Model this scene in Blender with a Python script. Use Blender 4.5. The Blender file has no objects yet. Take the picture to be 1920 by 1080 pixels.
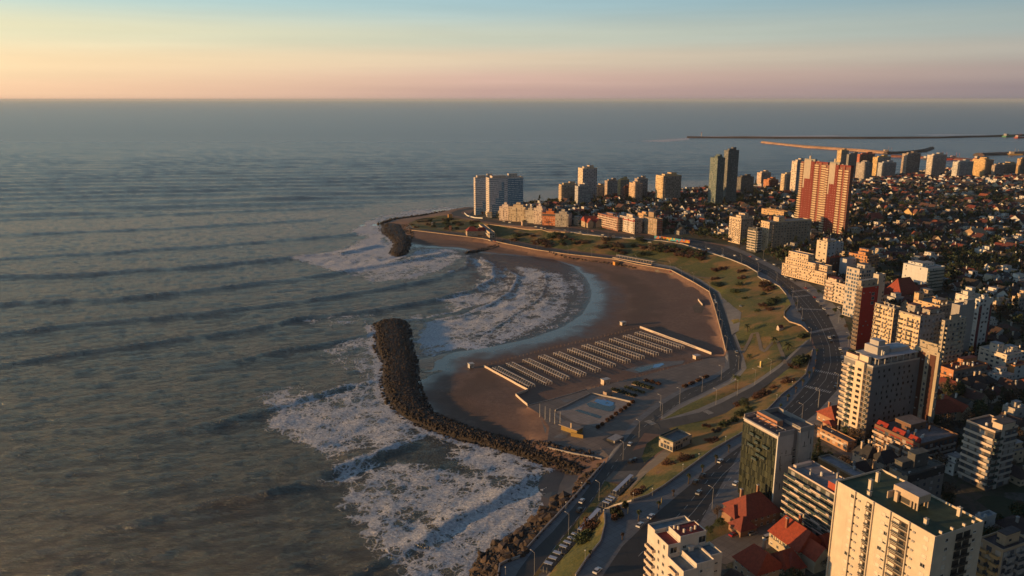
import bpy
HZ = 2.2e-5
import bpy, math, random
import numpy as np
from mathutils import Vector, Matrix, Euler
from mathutils.bvhtree import BVHTree
from mathutils.geometry import delaunay_2d_cdt
R = math.radians
rnd = random.Random(7)
SC = bpy.context.scene
COL = SC.collection
# ------------------------------------------------------------------ camera
F, CH = 1440.0, 185.0
PIT = math.atan(354 / F); SP, CP = math.sin(PIT), math.cos(PIT)
def ray(px, py):
    u = (px - 960) / F; v = (py - 540) / F
    return Vector((u, CP - v * SP, -SP - v * CP))
def un(px, py, z=0.0):
    d = ray(px, py); t = (CH - z) / -d.z
    return Vector((d.x * t, d.y * t, z))
def proj(p):
    dz = p[2] - CH; dep = p[1] * CP - dz * SP
    return 960 + F * p[0] / dep, 540 - F * (p[1] * SP + dz * CP) / dep
cam = bpy.data.cameras.new('camera'); camo = bpy.data.objects.new('camera', cam); COL.objects.link(camo)
cam.sensor_width = 36; cam.lens = 36 * F / 1920; cam.clip_start = 1; cam.clip_end = 200000
camo.location = (0, 0, CH); camo.rotation_euler = (math.pi / 2 - PIT, 0, 0); SC.camera = camo
# ------------------------------------------------------------------ materials
def newmat(name):
    m = bpy.data.materials.new(name); m.use_nodes = True
    nt = m.node_tree; b = nt.nodes['Principled BSDF']
    return m, nt, b
def N(nt, t, **k):
    n = nt.nodes.new(t)
    for a, v in k.items():
        if a.startswith('_'): n.inputs[a[1:].replace('_', ' ')].default_value = v
        else: setattr(n, a, v)
    return n
def col(c): return (c[0], c[1], c[2], 1)
def math_n(nt, op, a, b=None, c=None, clamp=False):
    n = nt.nodes.new('ShaderNodeMath'); n.operation = op; n.use_clamp = clamp
    for i, v in enumerate((a, b, c)):
        if v is None: continue
        if isinstance(v, (int, float)): n.inputs[i].default_value = v
        else: nt.links.new(v, n.inputs[i])
    return n.outputs[0]
def mixc(nt, f, a, b):
    n = nt.nodes.new('ShaderNodeMix'); n.data_type = 'RGBA'
    for i, v in ((0, f), (6, a), (7, b)):
        if isinstance(v, (int, float)): n.inputs[i].default_value = v
        elif isinstance(v, tuple): n.inputs[i].default_value = col(v)
        else: nt.links.new(v, n.inputs[i])
    return n.outputs[2]
def noise(nt, vec, scale, detail=4, rough=.6, out=0):
    n = nt.nodes.new('ShaderNodeTexNoise'); n.inputs['Scale'].default_value = scale
    n.inputs['Detail'].default_value = detail; n.inputs['Roughness'].default_value = rough
    if vec is not None: nt.links.new(vec, n.inputs['Vector'])
    return n.outputs[out]
def ramp(nt, f, a, b):
    n = nt.nodes.new('ShaderNodeMapRange'); n.interpolation_type = 'SMOOTHSTEP'
    n.inputs[1].default_value = a; n.inputs[2].default_value = b
    nt.links.new(f, n.inputs[0]); return n.outputs[0]
def geo(nt): return nt.nodes.new('ShaderNodeNewGeometry').outputs['Position']
def objc(nt): return nt.nodes.new('ShaderNodeTexCoord').outputs['Object']
def bump(nt, h, strength, dist, bsdf):
    n = nt.nodes.new('ShaderNodeBump'); n.inputs['Strength'].default_value = strength; n.inputs['Distance'].default_value = dist
    nt.links.new(h, n.inputs['Height']); nt.links.new(n.outputs[0], bsdf.inputs['Normal'])
_mc = {}
def plain(name, c, rough=.8, var=.25, scale=.6, metal=0, bmp=0, bs=4):
    """coloured material broken up by two scales of noise"""
    if name in _mc: return _mc[name]
    m, nt, b = newmat(name)
    p = geo(nt)
    n1 = noise(nt, p, scale, 5); n2 = noise(nt, p, scale * .13, 3)
    s = math_n(nt, 'ADD', math_n(nt, 'MULTIPLY', n1, .6), math_n(nt, 'MULTIPLY', n2, .4))
    f = ramp(nt, s, .35, .65)
    c0 = tuple(x * (1 - var) for x in c); c1 = tuple(min(1, x * (1 + var * .6)) for x in c)
    nt.links.new(mixc(nt, f, c0, c1), b.inputs['Base Color'])
    b.inputs['Roughness'].default_value = rough; b.inputs['Metallic'].default_value = metal
    if bmp: bump(nt, noise(nt, p, bs, 4), bmp, .1, b)
    _mc[name] = m; return m
# ------------------------------------------------------------------ objects
def tag(o, label=None, cat=None, group=None, kind=None):
    if label: o['label'] = label
    if cat: o['category'] = cat
    if group: o['group'] = group
    if kind: o['kind'] = kind
    return o
def empty(name, loc=(0, 0, 0), rz=0.0):
    o = bpy.data.objects.new(name, None); COL.objects.link(o)
    o.location = loc; o.rotation_euler = (0, 0, rz); o.empty_display_size = .5
    return o
def link(name, me, parent=None, loc=None, rz=None):
    o = bpy.data.objects.new(name, me); COL.objects.link(o)
    if parent: o.parent = parent
    if loc is not None: o.location = loc
    if rz is not None: o.rotation_euler = (0, 0, rz)
    return o
class MB:
    """collects boxes, prisms, tubes into one mesh; every face remembers its material"""
    def __init__(s): s.v = []; s.f = []; s.m = []; s.mats = []; s.uv = []
    def mi(s, mat):
        if mat not in s.mats: s.mats.append(mat)
        return s.mats.index(mat)
    def face(s, pts, mat, uv=None):
        k = len(s.v); s.v += [tuple(p) for p in pts]; s.f.append(tuple(range(k, k + len(pts)))); s.m.append(s.mi(mat))
        s.uv.append(uv or [(0, 0)] * len(pts))
    def box(s, x0, y0, z0, x1, y1, z1, mat, top=None, T=None, bottom=True):
        P = [(x0, y0, z0), (x1, y0, z0), (x1, y1, z0), (x0, y1, z0), (x0, y0, z1), (x1, y0, z1), (x1, y1, z1), (x0, y1, z1)]
        if T is not None: P = [T @ Vector(p) for p in P]
        W, D, H0, H1 = x1 - x0, y1 - y0, z0, z1
        for q, w, o in (((0, 1, 5, 4), W, 0), ((1, 2, 6, 5), D, W), ((2, 3, 7, 6), W, W + D), ((3, 0, 4, 7), D, W + D + W)):
            # u runs from the near corner on the two street faces
            if q[0] == 3: uv = [(D, H0), (0, H0), (0, H1), (D, H1)]
            else: uv = [(0, H0), (w, H0), (w, H1), (0, H1)]
            s.face([P[i] for i in q], mat, uv)
        s.face([P[i] for i in (4, 5, 6, 7)], top or mat, [(x0, y0), (x1, y0), (x1, y1), (x0, y1)])
        if bottom: s.face([P[i] for i in (3, 2, 1, 0)], mat)
    def prism(s, poly, z0, z1, mat, top=None):
        n = len(poly); u = 0
        for i in range(n):
            a, b = poly[i], poly[(i + 1) % n]; l = math.hypot(b[0] - a[0], b[1] - a[1])
            s.face([(a[0], a[1], z0), (b[0], b[1], z0), (b[0], b[1], z1), (a[0], a[1], z1)], mat, [(u, z0), (u + l, z0), (u + l, z1), (u, z1)]); u += l
        s.face([(p[0], p[1], z1) for p in poly], top or mat)
        s.face([(p[0], p[1], z0) for p in reversed(poly)], mat)
    def tube(s, p0, p1, r0, r1, mat, n=6, cap=True):
        p0, p1 = Vector(p0), Vector(p1); d = (p1 - p0).normalized()
        a = d.orthogonal().normalized(); b = d.cross(a)
        A = [p0 + (a * math.cos(t) + b * math.sin(t)) * r0 for t in (2 * math.pi * i / n for i in range(n))]
        B = [p1 + (a * math.cos(t) + b * math.sin(t)) * r1 for t in (2 * math.pi * i / n for i in range(n))]
        for i in range(n): s.face([A[i], A[(i + 1) % n], B[(i + 1) % n], B[i]], mat)
        if cap: s.face(B, mat); s.face(A[::-1], mat)
    def gable(s, x0, y0, x1, y1, z, h, ov, roof, wall, axis='x', T=None, hip=0.0):
        """pitched roof, ridge along axis, with overhang; hip 0..1 pulls the ridge ends in"""
        if axis == 'x': ym = (y0 + y1) / 2; hi = hip * (y1 - y0) / 2; r0, r1 = (x0 + hi, ym, z + h), (x1 - hi, ym, z + h)
        else: xm = (x0 + x1) / 2; hi = hip * (x1 - x0) / 2; r0, r1 = (xm, y0 + hi, z + h), (xm, y1 - hi, z + h)
        k = ov * h / (((y1 - y0) if axis == 'x' else (x1 - x0)) / 2)
        X0, Y0, X1, Y1, Z = x0 - ov, y0 - ov, x1 + ov, y1 + ov, z - k
        t = lambda p: (T @ Vector(p)) if T is not None else p
        if axis == 'x':
            ra = (r0[0] - (ov if hip == 0 else 0), ym, z + h); rb = (r1[0] + (ov if hip == 0 else 0), ym, z + h)
            s.face([t((X0, Y0, Z)), t((X1, Y0, Z)), t(rb), t(ra)], roof); s.face([t((X1, Y1, Z)), t((X0, Y1, Z)), t(ra), t(rb)], roof)
            e1 = [(X0, Y1, Z), (X0, Y0, Z), ra]; e2 = [(X1, Y0, Z), (X1, Y1, Z), rb]
            g1 = [(x0, y1, z), (x0, y0, z), (x0, ym, z + h)]; g2 = [(x1, y0, z), (x1, y1, z), (x1, ym, z + h)]
        else:
            ra = (xm, r0[1] - (ov if hip == 0 else 0), z + h); rb = (xm, r1[1] + (ov if hip == 0 else 0), z + h)
            s.face([t((X0, Y1, Z)), t((X0, Y0, Z)), t(ra), t(rb)], roof); s.face([t((X1, Y0, Z)), t((X1, Y1, Z)), t(rb), t(ra)], roof)
            e1 = [(X0, Y0, Z), (X1, Y0, Z), ra]; e2 = [(X1, Y1, Z), (X0, Y1, Z), rb]
            g1 = [(x0, y0, z), (x1, y0, z), (xm, y0, z + h)]; g2 = [(x1, y1, z), (x0, y1, z), (xm, y1, z + h)]
        if hip: s.face([t(p) for p in e1], roof); s.face([t(p) for p in e2], roof)
        else: s.face([t(p) for p in g1], wall); s.face([t(p) for p in g2], wall)
    def mesh(s, name):
        me = bpy.data.meshes.new(name); me.from_pydata(s.v, [], s.f)
        for m in s.mats: me.materials.append(m)
        me.polygons.foreach_set('material_index', s.m)
        if any(u[0] != u[1] for u in s.uv):
            uvl = me.uv_layers.new(name='UVMap'); uvl.data.foreach_set('uv', [c for u in s.uv for p in u for c in p])
        me.update(); return me
    def build(s, name, parent=None, loc=None, rz=None): return link(name, s.mesh(name), parent, loc, rz)
def poly_mesh(name, V, Fc, mats, smooth=False, mi=None):
    me = bpy.data.meshes.new(name)
    V = np.asarray(V, dtype=np.float32); Fc = np.asarray(Fc, dtype=np.int32)
    me.vertices.add(len(V)); me.vertices.foreach_set('co', V.ravel())
    k = Fc.shape[1]; me.loops.add(Fc.size); me.loops.foreach_set('vertex_index', Fc.ravel())
    me.polygons.add(len(Fc)); me.polygons.foreach_set('loop_start', np.arange(0, Fc.size, k, dtype=np.int32))
    me.polygons.foreach_set('use_smooth', np.full(len(Fc), smooth))
    for m in mats: me.materials.append(m)
    if mi is not None: me.polygons.foreach_set('material_index', np.asarray(mi, dtype=np.int32))
    me.update(); me.validate(); return me
# ------------------------------------------------------------------ numpy noise
def vnoise(x, y, seed=0):
    xi = np.floor(x).astype(np.int64); yi = np.floor(y).astype(np.int64)
    xf = x - xi; yf = y - yi; xf = xf * xf * (3 - 2 * xf); yf = yf * yf * (3 - 2 * yf)
    def h(a, b):
        n = (a * 374761393 + b * 668265263 + seed * 974634777) & 0x7fffffff
        n = ((n ^ (n >> 13)) * 1274126177) & 0x7fffffff
        return ((n ^ (n >> 16)) & 0xffff) / 65535.0
    return (h(xi, yi) * (1 - xf) + h(xi + 1, yi) * xf) * (1 - yf) + (h(xi, yi + 1) * (1 - xf) + h(xi + 1, yi + 1) * xf) * yf
def fbm(x, y, oct=4, seed=0):
    s = 0; a = .5
    for i in range(oct): s = s + a * vnoise(x * 2 ** i, y * 2 ** i, seed + i); a *= .5
    return s / (1 - .5 ** oct)
def seg_dist(X, Y, P):
    """distance, side and arc length of points to a polyline P (k,2)"""
    best = np.full(X.shape, 1e9); side = np.zeros(X.shape); arc = np.zeros(X.shape); L = 0
    for a, b in zip(P[:-1], P[1:]):
        dx, dy = b[0] - a[0], b[1] - a[1]; l2 = dx * dx + dy * dy + 1e-9
        t = np.clip(((X - a[0]) * dx + (Y - a[1]) * dy) / l2, 0, 1)
        ex, ey = X - a[0] - t * dx, Y - a[1] - t * dy; d = np.hypot(ex, ey)
        c = dx * ey - dy * ex; k = d < best
        best = np.where(k, d, best); side = np.where(k, np.sign(c), side); arc = np.where(k, L + t * math.sqrt(l2), arc); L += math.sqrt(l2)
    return best, side, arc, L
def in_poly(X, Y, P):
    ins = np.zeros(X.shape, bool); n = len(P)
    for i in range(n):
        x0, y0 = P[i][0], P[i][1]; x1, y1 = P[(i + 1) % n][0], P[(i + 1) % n][1]
        if y0 == y1: continue
        c = ((y0 > Y) != (y1 > Y)) & (X < (x1 - x0) * (Y - y0) / (y1 - y0) + x0); ins ^= c
    return ins
# ------------------------------------------------------------------ sun and sky
SAZ, SEL = R(-102), R(4.8)                       # measured from the view direction (+Y), to the left
SDIR = Vector((math.sin(SAZ) * math.cos(SEL), math.cos(SAZ) * math.cos(SEL), math.sin(SEL)))
sun = bpy.data.lights.new('sun', 'SUN'); sun.energy = 4.5; sun.angle = R(.6); sun.color = (1, .55, .20)
suno = bpy.data.objects.new('sun', sun); COL.objects.link(suno)
suno.rotation_euler = (-SDIR).to_track_quat('-Z', 'Y').to_euler(); suno.location = (0, 0, 400)
w = bpy.data.worlds.new('World'); SC.world = w; w.use_nodes = True
nt = w.node_tree; bg = nt.nodes['Background']
sky = N(nt, 'ShaderNodeTexSky', sky_type='NISHITA', sun_disc=False, sun_elevation=SEL, sun_rotation=SAZ, air_density=1.5, dust_density=2.5)
tc = nt.nodes.new('ShaderNodeTexCoord'); sx = nt.nodes.new('ShaderNodeSeparateXYZ'); nt.links.new(tc.outputs['Generated'], sx.inputs[0])
def sramp(stops):
    r = nt.nodes.new('ShaderNodeValToRGB'); r.color_ramp.interpolation = 'EASE'
    e = r.color_ramp.elements
    for i, (p, c) in enumerate(stops):
        q = e[i] if i < 2 else e.new(p)
        q.position = p
        q.color = col(tuple((x / 255) ** 2.2 for x in c))
    nt.links.new(elev, r.inputs[0]); return r.outputs[0]
elev = math_n(nt, 'POWER', math_n(nt, 'MAXIMUM', sx.outputs[2], 0.0), .5)
def q(deg): return math.sqrt(math.sin(R(deg)))
left = sramp([(0, (222, 170, 128)), (q(.6), (228, 180, 132)), (q(2.2), (232, 198, 144)), (q(4.2), (214, 206, 164)), (q(6.8), (164, 196, 192)), (q(16), (138, 174, 188)), (q(45), (56, 86, 120)), (1, (34, 56, 90))])
mid = sramp([(0, (160, 134, 128)), (q(.5), (178, 142, 130)), (q(1.3), (192, 154, 136)), (q(2.8), (200, 178, 148)), (q(4.2), (180, 184, 164)), (q(6.8), (142, 174, 180)), (q(16), (120, 154, 172)), (q(45), (48, 74, 108)), (1, (34, 56, 90))])
right = sramp([(0, (116, 110, 116)), (q(.6), (132, 118, 120)), (q(1.7), (150, 134, 128)), (q(3), (158, 154, 144)), (q(4.5), (142, 156, 154)), (q(6.8), (112, 144, 156)), (q(16), (98, 130, 152)), (q(45), (42, 66, 98)), (1, (34, 56, 90))])
az = nt.nodes.new('ShaderNodeMath'); az.operation = 'ARCTAN2'; nt.links.new(sx.outputs[0], az.inputs[0]); nt.links.new(sx.outputs[1], az.inputs[1])
n1 = nt.nodes.new('ShaderNodeMapRange'); nt.links.new(az.outputs[0], n1.inputs[0]); n1.inputs[1].default_value = R(-34); n1.inputs[2].default_value = R(-2)
n2 = nt.nodes.new('ShaderNodeMapRange'); nt.links.new(az.outputs[0], n2.inputs[0]); n2.inputs[1].default_value = R(-2); n2.inputs[2].default_value = R(34)
cc = mixc(nt, n2.outputs[0], mixc(nt, n1.outputs[0], left, mid), right)
# faint streaks of high cloud
mp = nt.nodes.new('ShaderNodeMapping'); mp.inputs['Scale'].default_value = (2, 2, 40); nt.links.new(tc.outputs['Generated'], mp.inputs[0])
st = math_n(nt, 'MULTIPLY_ADD', noise(nt, mp.outputs[0], 1.6, 5), .18, .91)
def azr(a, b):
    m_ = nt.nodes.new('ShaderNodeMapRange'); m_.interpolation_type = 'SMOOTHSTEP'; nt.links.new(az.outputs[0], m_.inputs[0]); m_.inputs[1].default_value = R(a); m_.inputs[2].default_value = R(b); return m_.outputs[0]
# sky dimmed behind the viewer, added to deepen shade on right-hand faces
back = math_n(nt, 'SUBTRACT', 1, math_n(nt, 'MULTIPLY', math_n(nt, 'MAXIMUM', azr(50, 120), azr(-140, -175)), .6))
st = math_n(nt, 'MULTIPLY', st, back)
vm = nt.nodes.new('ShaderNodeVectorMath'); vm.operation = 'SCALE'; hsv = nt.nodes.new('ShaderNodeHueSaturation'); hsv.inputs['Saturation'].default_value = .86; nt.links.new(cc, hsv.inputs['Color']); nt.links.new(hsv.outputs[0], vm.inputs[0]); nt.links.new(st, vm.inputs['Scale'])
vs = nt.nodes.new('ShaderNodeVectorMath'); vs.operation = 'SCALE'; vs.inputs['Scale'].default_value = .06; nt.links.new(sky.outputs[0], vs.inputs[0])
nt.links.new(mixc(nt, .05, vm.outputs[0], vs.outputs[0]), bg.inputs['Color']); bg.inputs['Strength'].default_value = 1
SC.view_settings.view_transform = 'Standard'; SC.view_settings.look = 'None'; SC.view_settings.exposure = .42; SC.view_settings.gamma = 1
SC.cycles.max_bounces = 5; SC.cycles.diffuse_bounces = 2; SC.cycles.glossy_bounces = 3; SC.cycles.volume_bounces = 0
# ------------------------------------------------------------------ terrain: break lines (px, py, z)
def pl(s, z=None):
    out = []
    for t in s.split():
        a = [float(x) for x in t.split(',')]
        out.append((a[0], a[1], a[2] if len(a) > 2 else z))
    return out
BR = [
 pl('820,1120 820,1080 850,1040 900,1000 950,980 980,950 985,900 960,870 900,850 800,820 740,780 700,720 690,640 735,590 790,600 800,640 860,630 930,615 990,595 1040,570 1060,545 1050,520 1010,505 950,500 890,495 840,490 760,490 710,480 690,440 700,410 760,395 820,390 880,384 960,378 1040,371 1160,361 1280,350 1335,345 1400,343 1480,338 1600,328 1700,318 1760,311 1840,306 1920,299 2300,286', -3),
 pl('845,1140 882,1075 895,1047 923,1022 965,1002 995,972 1023,958 1012,930 1010,900 1031,880 1000,857 950,845 870,825 800,800 765,760 745,710 765,680 790,672 850,660 920,650 990,635 1050,615 1090,590 1105,565 1108,545 1098,520 1075,500 1040,488 1000,482 950,478 900,474 860,467 820,464 775,464 757,455 745,440 730,425 716,420 740,411 780,406 813,401 833,396 880,391 960,384 1040,377 1160,367 1280,356 1335,351 1400,349 1480,344 1600,334 1700,324 1760,317 1840,311 1920,304 2300,292', 0),
 pl('784,446 840,449 905,455 957,466 1007,476 1065,484 1155,495 1191,503 1256,514 1298,537 1327,556 1334,578 1348,630 1358,666', 3),
 pl('772,434 840,441 905,449 957,460 1007,470 1065,478 1155,488 1193,497 1258,508 1300,530 1330,548 1338,571 1352,622 1362,660', 6.5),
 pl('1357,672 1331,674 1244,697 1158,719 1107,732 1040,754 985,768 985,782 994,806 990,836 1040,856', 3),
 pl('1359,669 1331,671 1244,694 1158,716 1107,729 1040,749 989,762 1012,776 1030,800 1025,838 1075,851 1130,862', 4.8),
 pl('1364,664,6.3 1366,692,6.1 1338,712,6 1282,734,6 1240,760,6 1197,793,6 1169,827,6.2 1142,860,6.5'),
 pl('1136,868 1118,887 1079,932 1012,1004 973,1048 950,1055 936,1062 933,1090 925,1160', 7.5),
 pl('1128,868 1110,887 1070,932 1004,1003 965,1046 944,1050 928,1060 924,1090 915,1160', 4.5),
 pl('770,425 840,433 905,440 960,450 1010,460 1065,469 1155,480 1210,493 1266,503 1314,526 1347,548 1359,577 1377,628 1394,668', 6.8),
 pl('1392,692,6.5 1368,714,6.5 1310,743,6.5 1273,760,6.5 1240,784,6.5'),
 pl('1226,800,6.6 1214,815,6.8 1190,845,7 1168,863,7.2 1134,902,7.4 1115,935,7.4 1070,991,7.5 1034,1035,7.5 1004,1074,7.5 960,1140,7.5'),
 pl('1262,832 1232,850 1200,882 1184,905 1151,940 1123,970 1084,1010 1034,1068 1000,1110 970,1160', 7.6),
 pl('1040,1180,17.6 1079,1080 1101,1047 1126,1016 1134,985 1132,958 1151,949 1184,940 1215,930 1243,913 1284,883 1335,845 1392,812 1430,778 1462,745 1490,722 1511,702 1524,664', 18),
 pl('1516,622 1502,610 1476,600 1473,588 1484,572 1474,552 1462,537 1443,527 1424,522 1420,512 1400,499 1370,487 1330,474 1280,458 1240,452 1140,445 1065,436', 18),
 pl('1065,434,18 1015,429,17 965,423,15.5 915,420,13.5 890,414,12 868,410,10.5 842,406,9.5 838,399,9 852,392,9 875,388,9.5'),
 pl('1060,439,15.5 1015,433,14 965,428,12.5 915,425,11 884,420,9.5 862,415,8.5'),
 pl('1232,790,7 1310,774,9 1353,755,10.5 1413,724,13 1461,690,15 1485,668,16.5 1516,636,17.8'),
 pl('1252,803,7.3 1270,799,7.8 1324,788,9.2 1360,776,10.2 1394,754,11.5 1437,724,13.5 1475,695,15.5 1495,676,16.5 1518,656,17.8'),
 pl('1290,1200,18 1250,1080,18 1310,985,18 1385,905,18 1470,820,18 1530,775,18 1569,732,18 1587,690,18 1572,630,18 1550,585,18 1522,552,18 1490,530,18 1455,507,18 1390,473,18 1357,460,18 1290,447,18 1240,441,18 1140,433,18 1065,424,17.5 1015,418,16.5 940,413,14.5 905,409,12.5'),
 pl('895,398,10 960,398,14 1040,390,15 1160,379,15 1280,367,15 1400,358,12 1600,342,9 1700,333,6 1840,318,5 1920,312,4 2300,300,4'),
 pl('1040,410 1200,400 1350,390 1480,375 1600,372 1760,350 1920,340 2300,325', 20),
 pl('1420,440 1560,450 1700,430 1920,400 2300,380', 23),
 pl('1640,560 1760,540 1920,500 2300,470', 25),
 pl('1700,760 1920,700 2400,650', 24), pl('1700,1000 1920,900 2400,800', 21), pl('1500,1300,20 1900,1200,20 2500,1100,21'),
 pl('1200,1000 1240,985', 18), pl('1062,884 1050,908 1046,924', .5), pl('740,418,4 765,414,6 800,409,6 830,404,7'), pl('1300,910,18 1240,960,18 1180,1030,18 1130,1120,18'),
]
def dens(P, step):
    out = []
    for a, b in zip(P[:-1], P[1:]):
        n = max(1, int((b - a).length / step))
        out += [a.lerp(b, i / n) for i in range(n)]
    return out + [P[-1]]
pts, edges, zs = [], [], []
for b in BR:
    P = dens([un(x, y, z) for x, y, z in b], 14)
    k = len(pts)
    pts += [Vector((p.x, p.y)) for p in P]; zs += [p.z for p in P]; edges += [(k + i, k + i + 1) for i in range(len(P) - 1)]
far = [(-6000, -800, -9), (6000, -800, -9), (6000, 9000, -9), (-6000, 9000, -9), (0, -800, -8), (-3000, 3000, -9), (300, -500, 18), (900, -300, 20), (3000, 0, 20), (3000, 1500, 20), (3400, 2600, 4)]
for x, y, z in far: pts.append(Vector((x, y))); zs.append(z)
vc, _, fc, ov, _, _ = delaunay_2d_cdt(pts, edges, [], 0, 1e-3)
hz = []
for i, v in enumerate(vc):
    if ov[i]: hz.append(max(zs[j] for j in ov[i]))
    else:
        j = min(range(len(pts)), key=lambda j: (pts[j] - v).length_squared); hz.append(zs[j])
TV = [Vector((v.x, v.y, z)) for v, z in zip(vc, hz)]
TIN = BVHTree.FromPolygons(TV, fc)
def Hh(x, y):
    r = TIN.ray_cast(Vector((x, y, 500)), Vector((0, 0, -1)))
    return r[0].z if r[0] is not None else -9.0
CAMP = Vector((0, 0, CH))
def at(px, py):
    d = ray(px, py).normalized(); r = TIN.ray_cast(CAMP, d)
    if r[0] is None or r[0].z < -.5: return un(px, py, 0)
    return r[0]
def W(s): return [at(x, y) for x, y, _ in pl(s, 0)]
# ------------------------------------------------------------------ surfaces (pixel outlines on the terrain), first match wins
L_LOW = '770,430 840,438 905,446 957,457 1007,467 1065,476 1155,486 1193,495 1258,506 1301,529 1331,547 1340,571 1354,622 1366,664 1368,690 1340,710 1285,732 1242,758 1199,792 1171,827 1134,872 1086,938 1036,997 997,1036 972,1070 935,1140'
R_LOW = '770,427 840,435 905,442 960,452 1010,462 1065,471 1155,482 1208,495 1264,505 1312,528 1345,550 1357,578 1374,628 1391,670 1389,691 1366,712 1309,741 1271,758 1236,783 1208,812 1186,845 1166,865 1132,903 1112,937 1068,992 1032,1037 1002,1075 960,1140'
L_AV = '1180,1180 1130,1080 1167,1024 1237,957 1320,887 1387,837 1440,795 1480,758 1502,733 1520,709 1531,680 1530,655 1519,625 1500,587 1485,557 1475,545 1455,527 1440,517 1390,493 1323,467 1280,456 1240,449 1140,442 1065,432 1015,426 940,420 905,414 875,408 850,404 846,399 858,394 880,390'
R_AV = '1290,1200 1250,1080 1310,985 1385,905 1470,820 1530,775 1569,732 1584,695 1572,632 1550,587 1522,554 1490,532 1456,509 1390,475 1355,461 1288,449 1240,443 1140,436 1065,427 1015,420 940,414 905,409 880,404 866,401 864,398 872,395 890,392'
def strip(a, b): return W(a) + W(b)[::-1]
REG = []
def reg(k, P): REG.append((k, [(p.x, p.y) for p in P]))
reg('road', strip(L_LOW, R_LOW))
reg('avenue', strip(L_AV, R_AV))
reg('ramp', strip('1232,790 1310,774 1353,755 1413,724 1461,690 1485,668 1521,634', '1240,806 1270,799 1324,787 1360,775 1394,753 1437,723 1475,694 1495,675 1525,655'))
reg('road', W('1236,783 1208,812 1240,815 1262,812 1252,800 1240,792'))
reg('grass', W('1203,858 1212,832 1232,818 1262,815 1256,834 1232,850 1208,868'))          # island
reg('road', W('1186,845 1166,865 1150,884 1200,882 1232,850 1262,832 1285,812 1256,812 1240,815 1210,838'))
reg('path', W('1184,905 1200,882 1262,832 1285,826 1240,866 1200,898 1178,920'))
reg('path', W('1150,884 1134,902 1168,905 1184,905 1200,882'))
reg('grass', W('1134,902 1115,935 1070,991 1034,1035 1004,1074 960,1140 972,1140 1012,1076 1045,1040 1090,985 1128,938 1160,908'))
reg('path', W('1168,905 1128,938 1090,985 1045,1040 1012,1076 972,1140 1000,1140 1034,1070 1084,1012 1123,972 1151,942 1184,905'))
reg('pavement', W('1362,660 1366,664 1368,690 1340,710 1285,732 1242,758 1199,792 1171,827 1134,872 1086,938 1036,997 997,1036 972,1070 935,1140 920,1140 936,1064 952,1055 973,1048 1012,1004 1079,932 1118,887 1136,868 1142,855 1160,826 1188,790 1230,755 1275,730 1330,707 1358,690'))
reg('plaza', W('1359,669 1331,671 1244,694 1158,716 1107,729 1040,749 989,762 1012,776 1030,800 1025,838 1075,851 1130,862 1142,855 1160,826 1188,790 1230,755 1275,730 1330,707 1362,690'))
reg('pavement', W('1362,660 1359,669 1362,690 1372,690 1366,664'))
reg('pavement', W('1394,668 1400,690 1382,712 1318,745 1275,766 1243,786 1236,783 1271,758 1309,741 1366,712 1389,691 1391,670 1374,628 1357,578 1345,550 1350,548 1362,577 1380,628'))
reg('pavement', strip('1064,1140 1079,1080 1101,1047 1126,1016 1134,985 1132,958 1151,949 1184,940 1215,930 1243,913 1284,883 1335,845 1392,812 1430,778 1462,745 1490,722 1511,702 1522,672 1524,652', '1110,1140 1130,1080 1167,1024 1237,957 1320,887 1387,837 1440,795 1480,758 1502,733 1520,709 1531,680 1530,655'))
reg('pavement', strip('1516,622 1502,610 1476,600 1473,588 1484,572 1474,552 1462,537 1443,527 1424,522 1420,512 1400,499 1370,487 1330,474 1280,458 1240,452 1140,445 1065,434 1015,428 940,422', '1519,625 1503,590 1500,587 1485,557 1475,545 1455,527 1440,517 1430,511 1400,497 1390,493 1323,467 1280,456 1240,449 1140,442 1065,432 1015,426 940,420'))
reg('pavement', W('1222,793 1310,766 1353,747 1413,717 1461,683 1485,662 1510,640 1521,634 1485,668 1461,690 1413,724 1353,755 1310,774 1232,792'))
reg('pavement', W('1250,1080 1310,985 1385,905 1470,820 1530,775 1569,732 1584,695 1572,632 1550,587 1522,554 1490,532 1456,509 1390,475 1355,461 1375,462 1410,476 1470,508 1515,530 1555,560 1580,590 1596,632 1608,700 1592,740 1545,785 1490,832 1400,915 1330,990 1275,1085'))
reg('grass', W('1300,985 1345,935 1372,925 1440,962 1400,985 1345,1008 1318,1022'))
reg('path', W('1322,1022 1345,1008 1400,985 1440,964 1475,958 1482,985 1455,1022 1405,1040 1362,1058 1330,1050'))               # side street
reg('path', W('1500,800 1560,840 1625,880 1640,868 1590,815 1535,780'))
reg('pavement', W('1340,548 1350,548 1314,524 1266,500 1210,490 1155,478 1155,482 1210,495 1264,505 1312,528'))
reg('grass', W('1060,436 1140,445 1240,452 1280,458 1330,474 1370,487 1400,499 1420,512 1424,522 1443,527 1462,537 1474,552 1484,572 1473,588 1476,600 1502,610 1516,622 1521,634 1485,662 1461,683 1413,717 1353,747 1310,766 1225,793 1243,786 1275,766 1318,745 1382,712 1400,690 1394,668 1380,628 1362,577 1350,548 1314,524 1266,500 1210,490 1155,479 1065,469 1010,460 960,450 935,445 905,440 945,425 1015,430'))
reg('grass', W('1252,803 1270,799 1324,787 1360,775 1394,753 1437,723 1475,694 1495,675 1525,655 1524,664 1511,702 1490,722 1462,745 1430,778 1392,812 1335,845 1284,883 1243,913 1215,930 1184,940 1151,949 1132,958 1134,985 1126,1016 1101,1047 1079,1080 1064,1140 1000,1140 1034,1068 1084,1010 1123,970 1151,940 1184,905 1200,898 1240,866 1285,826 1262,818 1262,812'))
reg('grass', W('780,432 840,433 905,440 945,425 915,420 890,414 868,410 842,406 820,404 780,412 765,420'))
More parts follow.
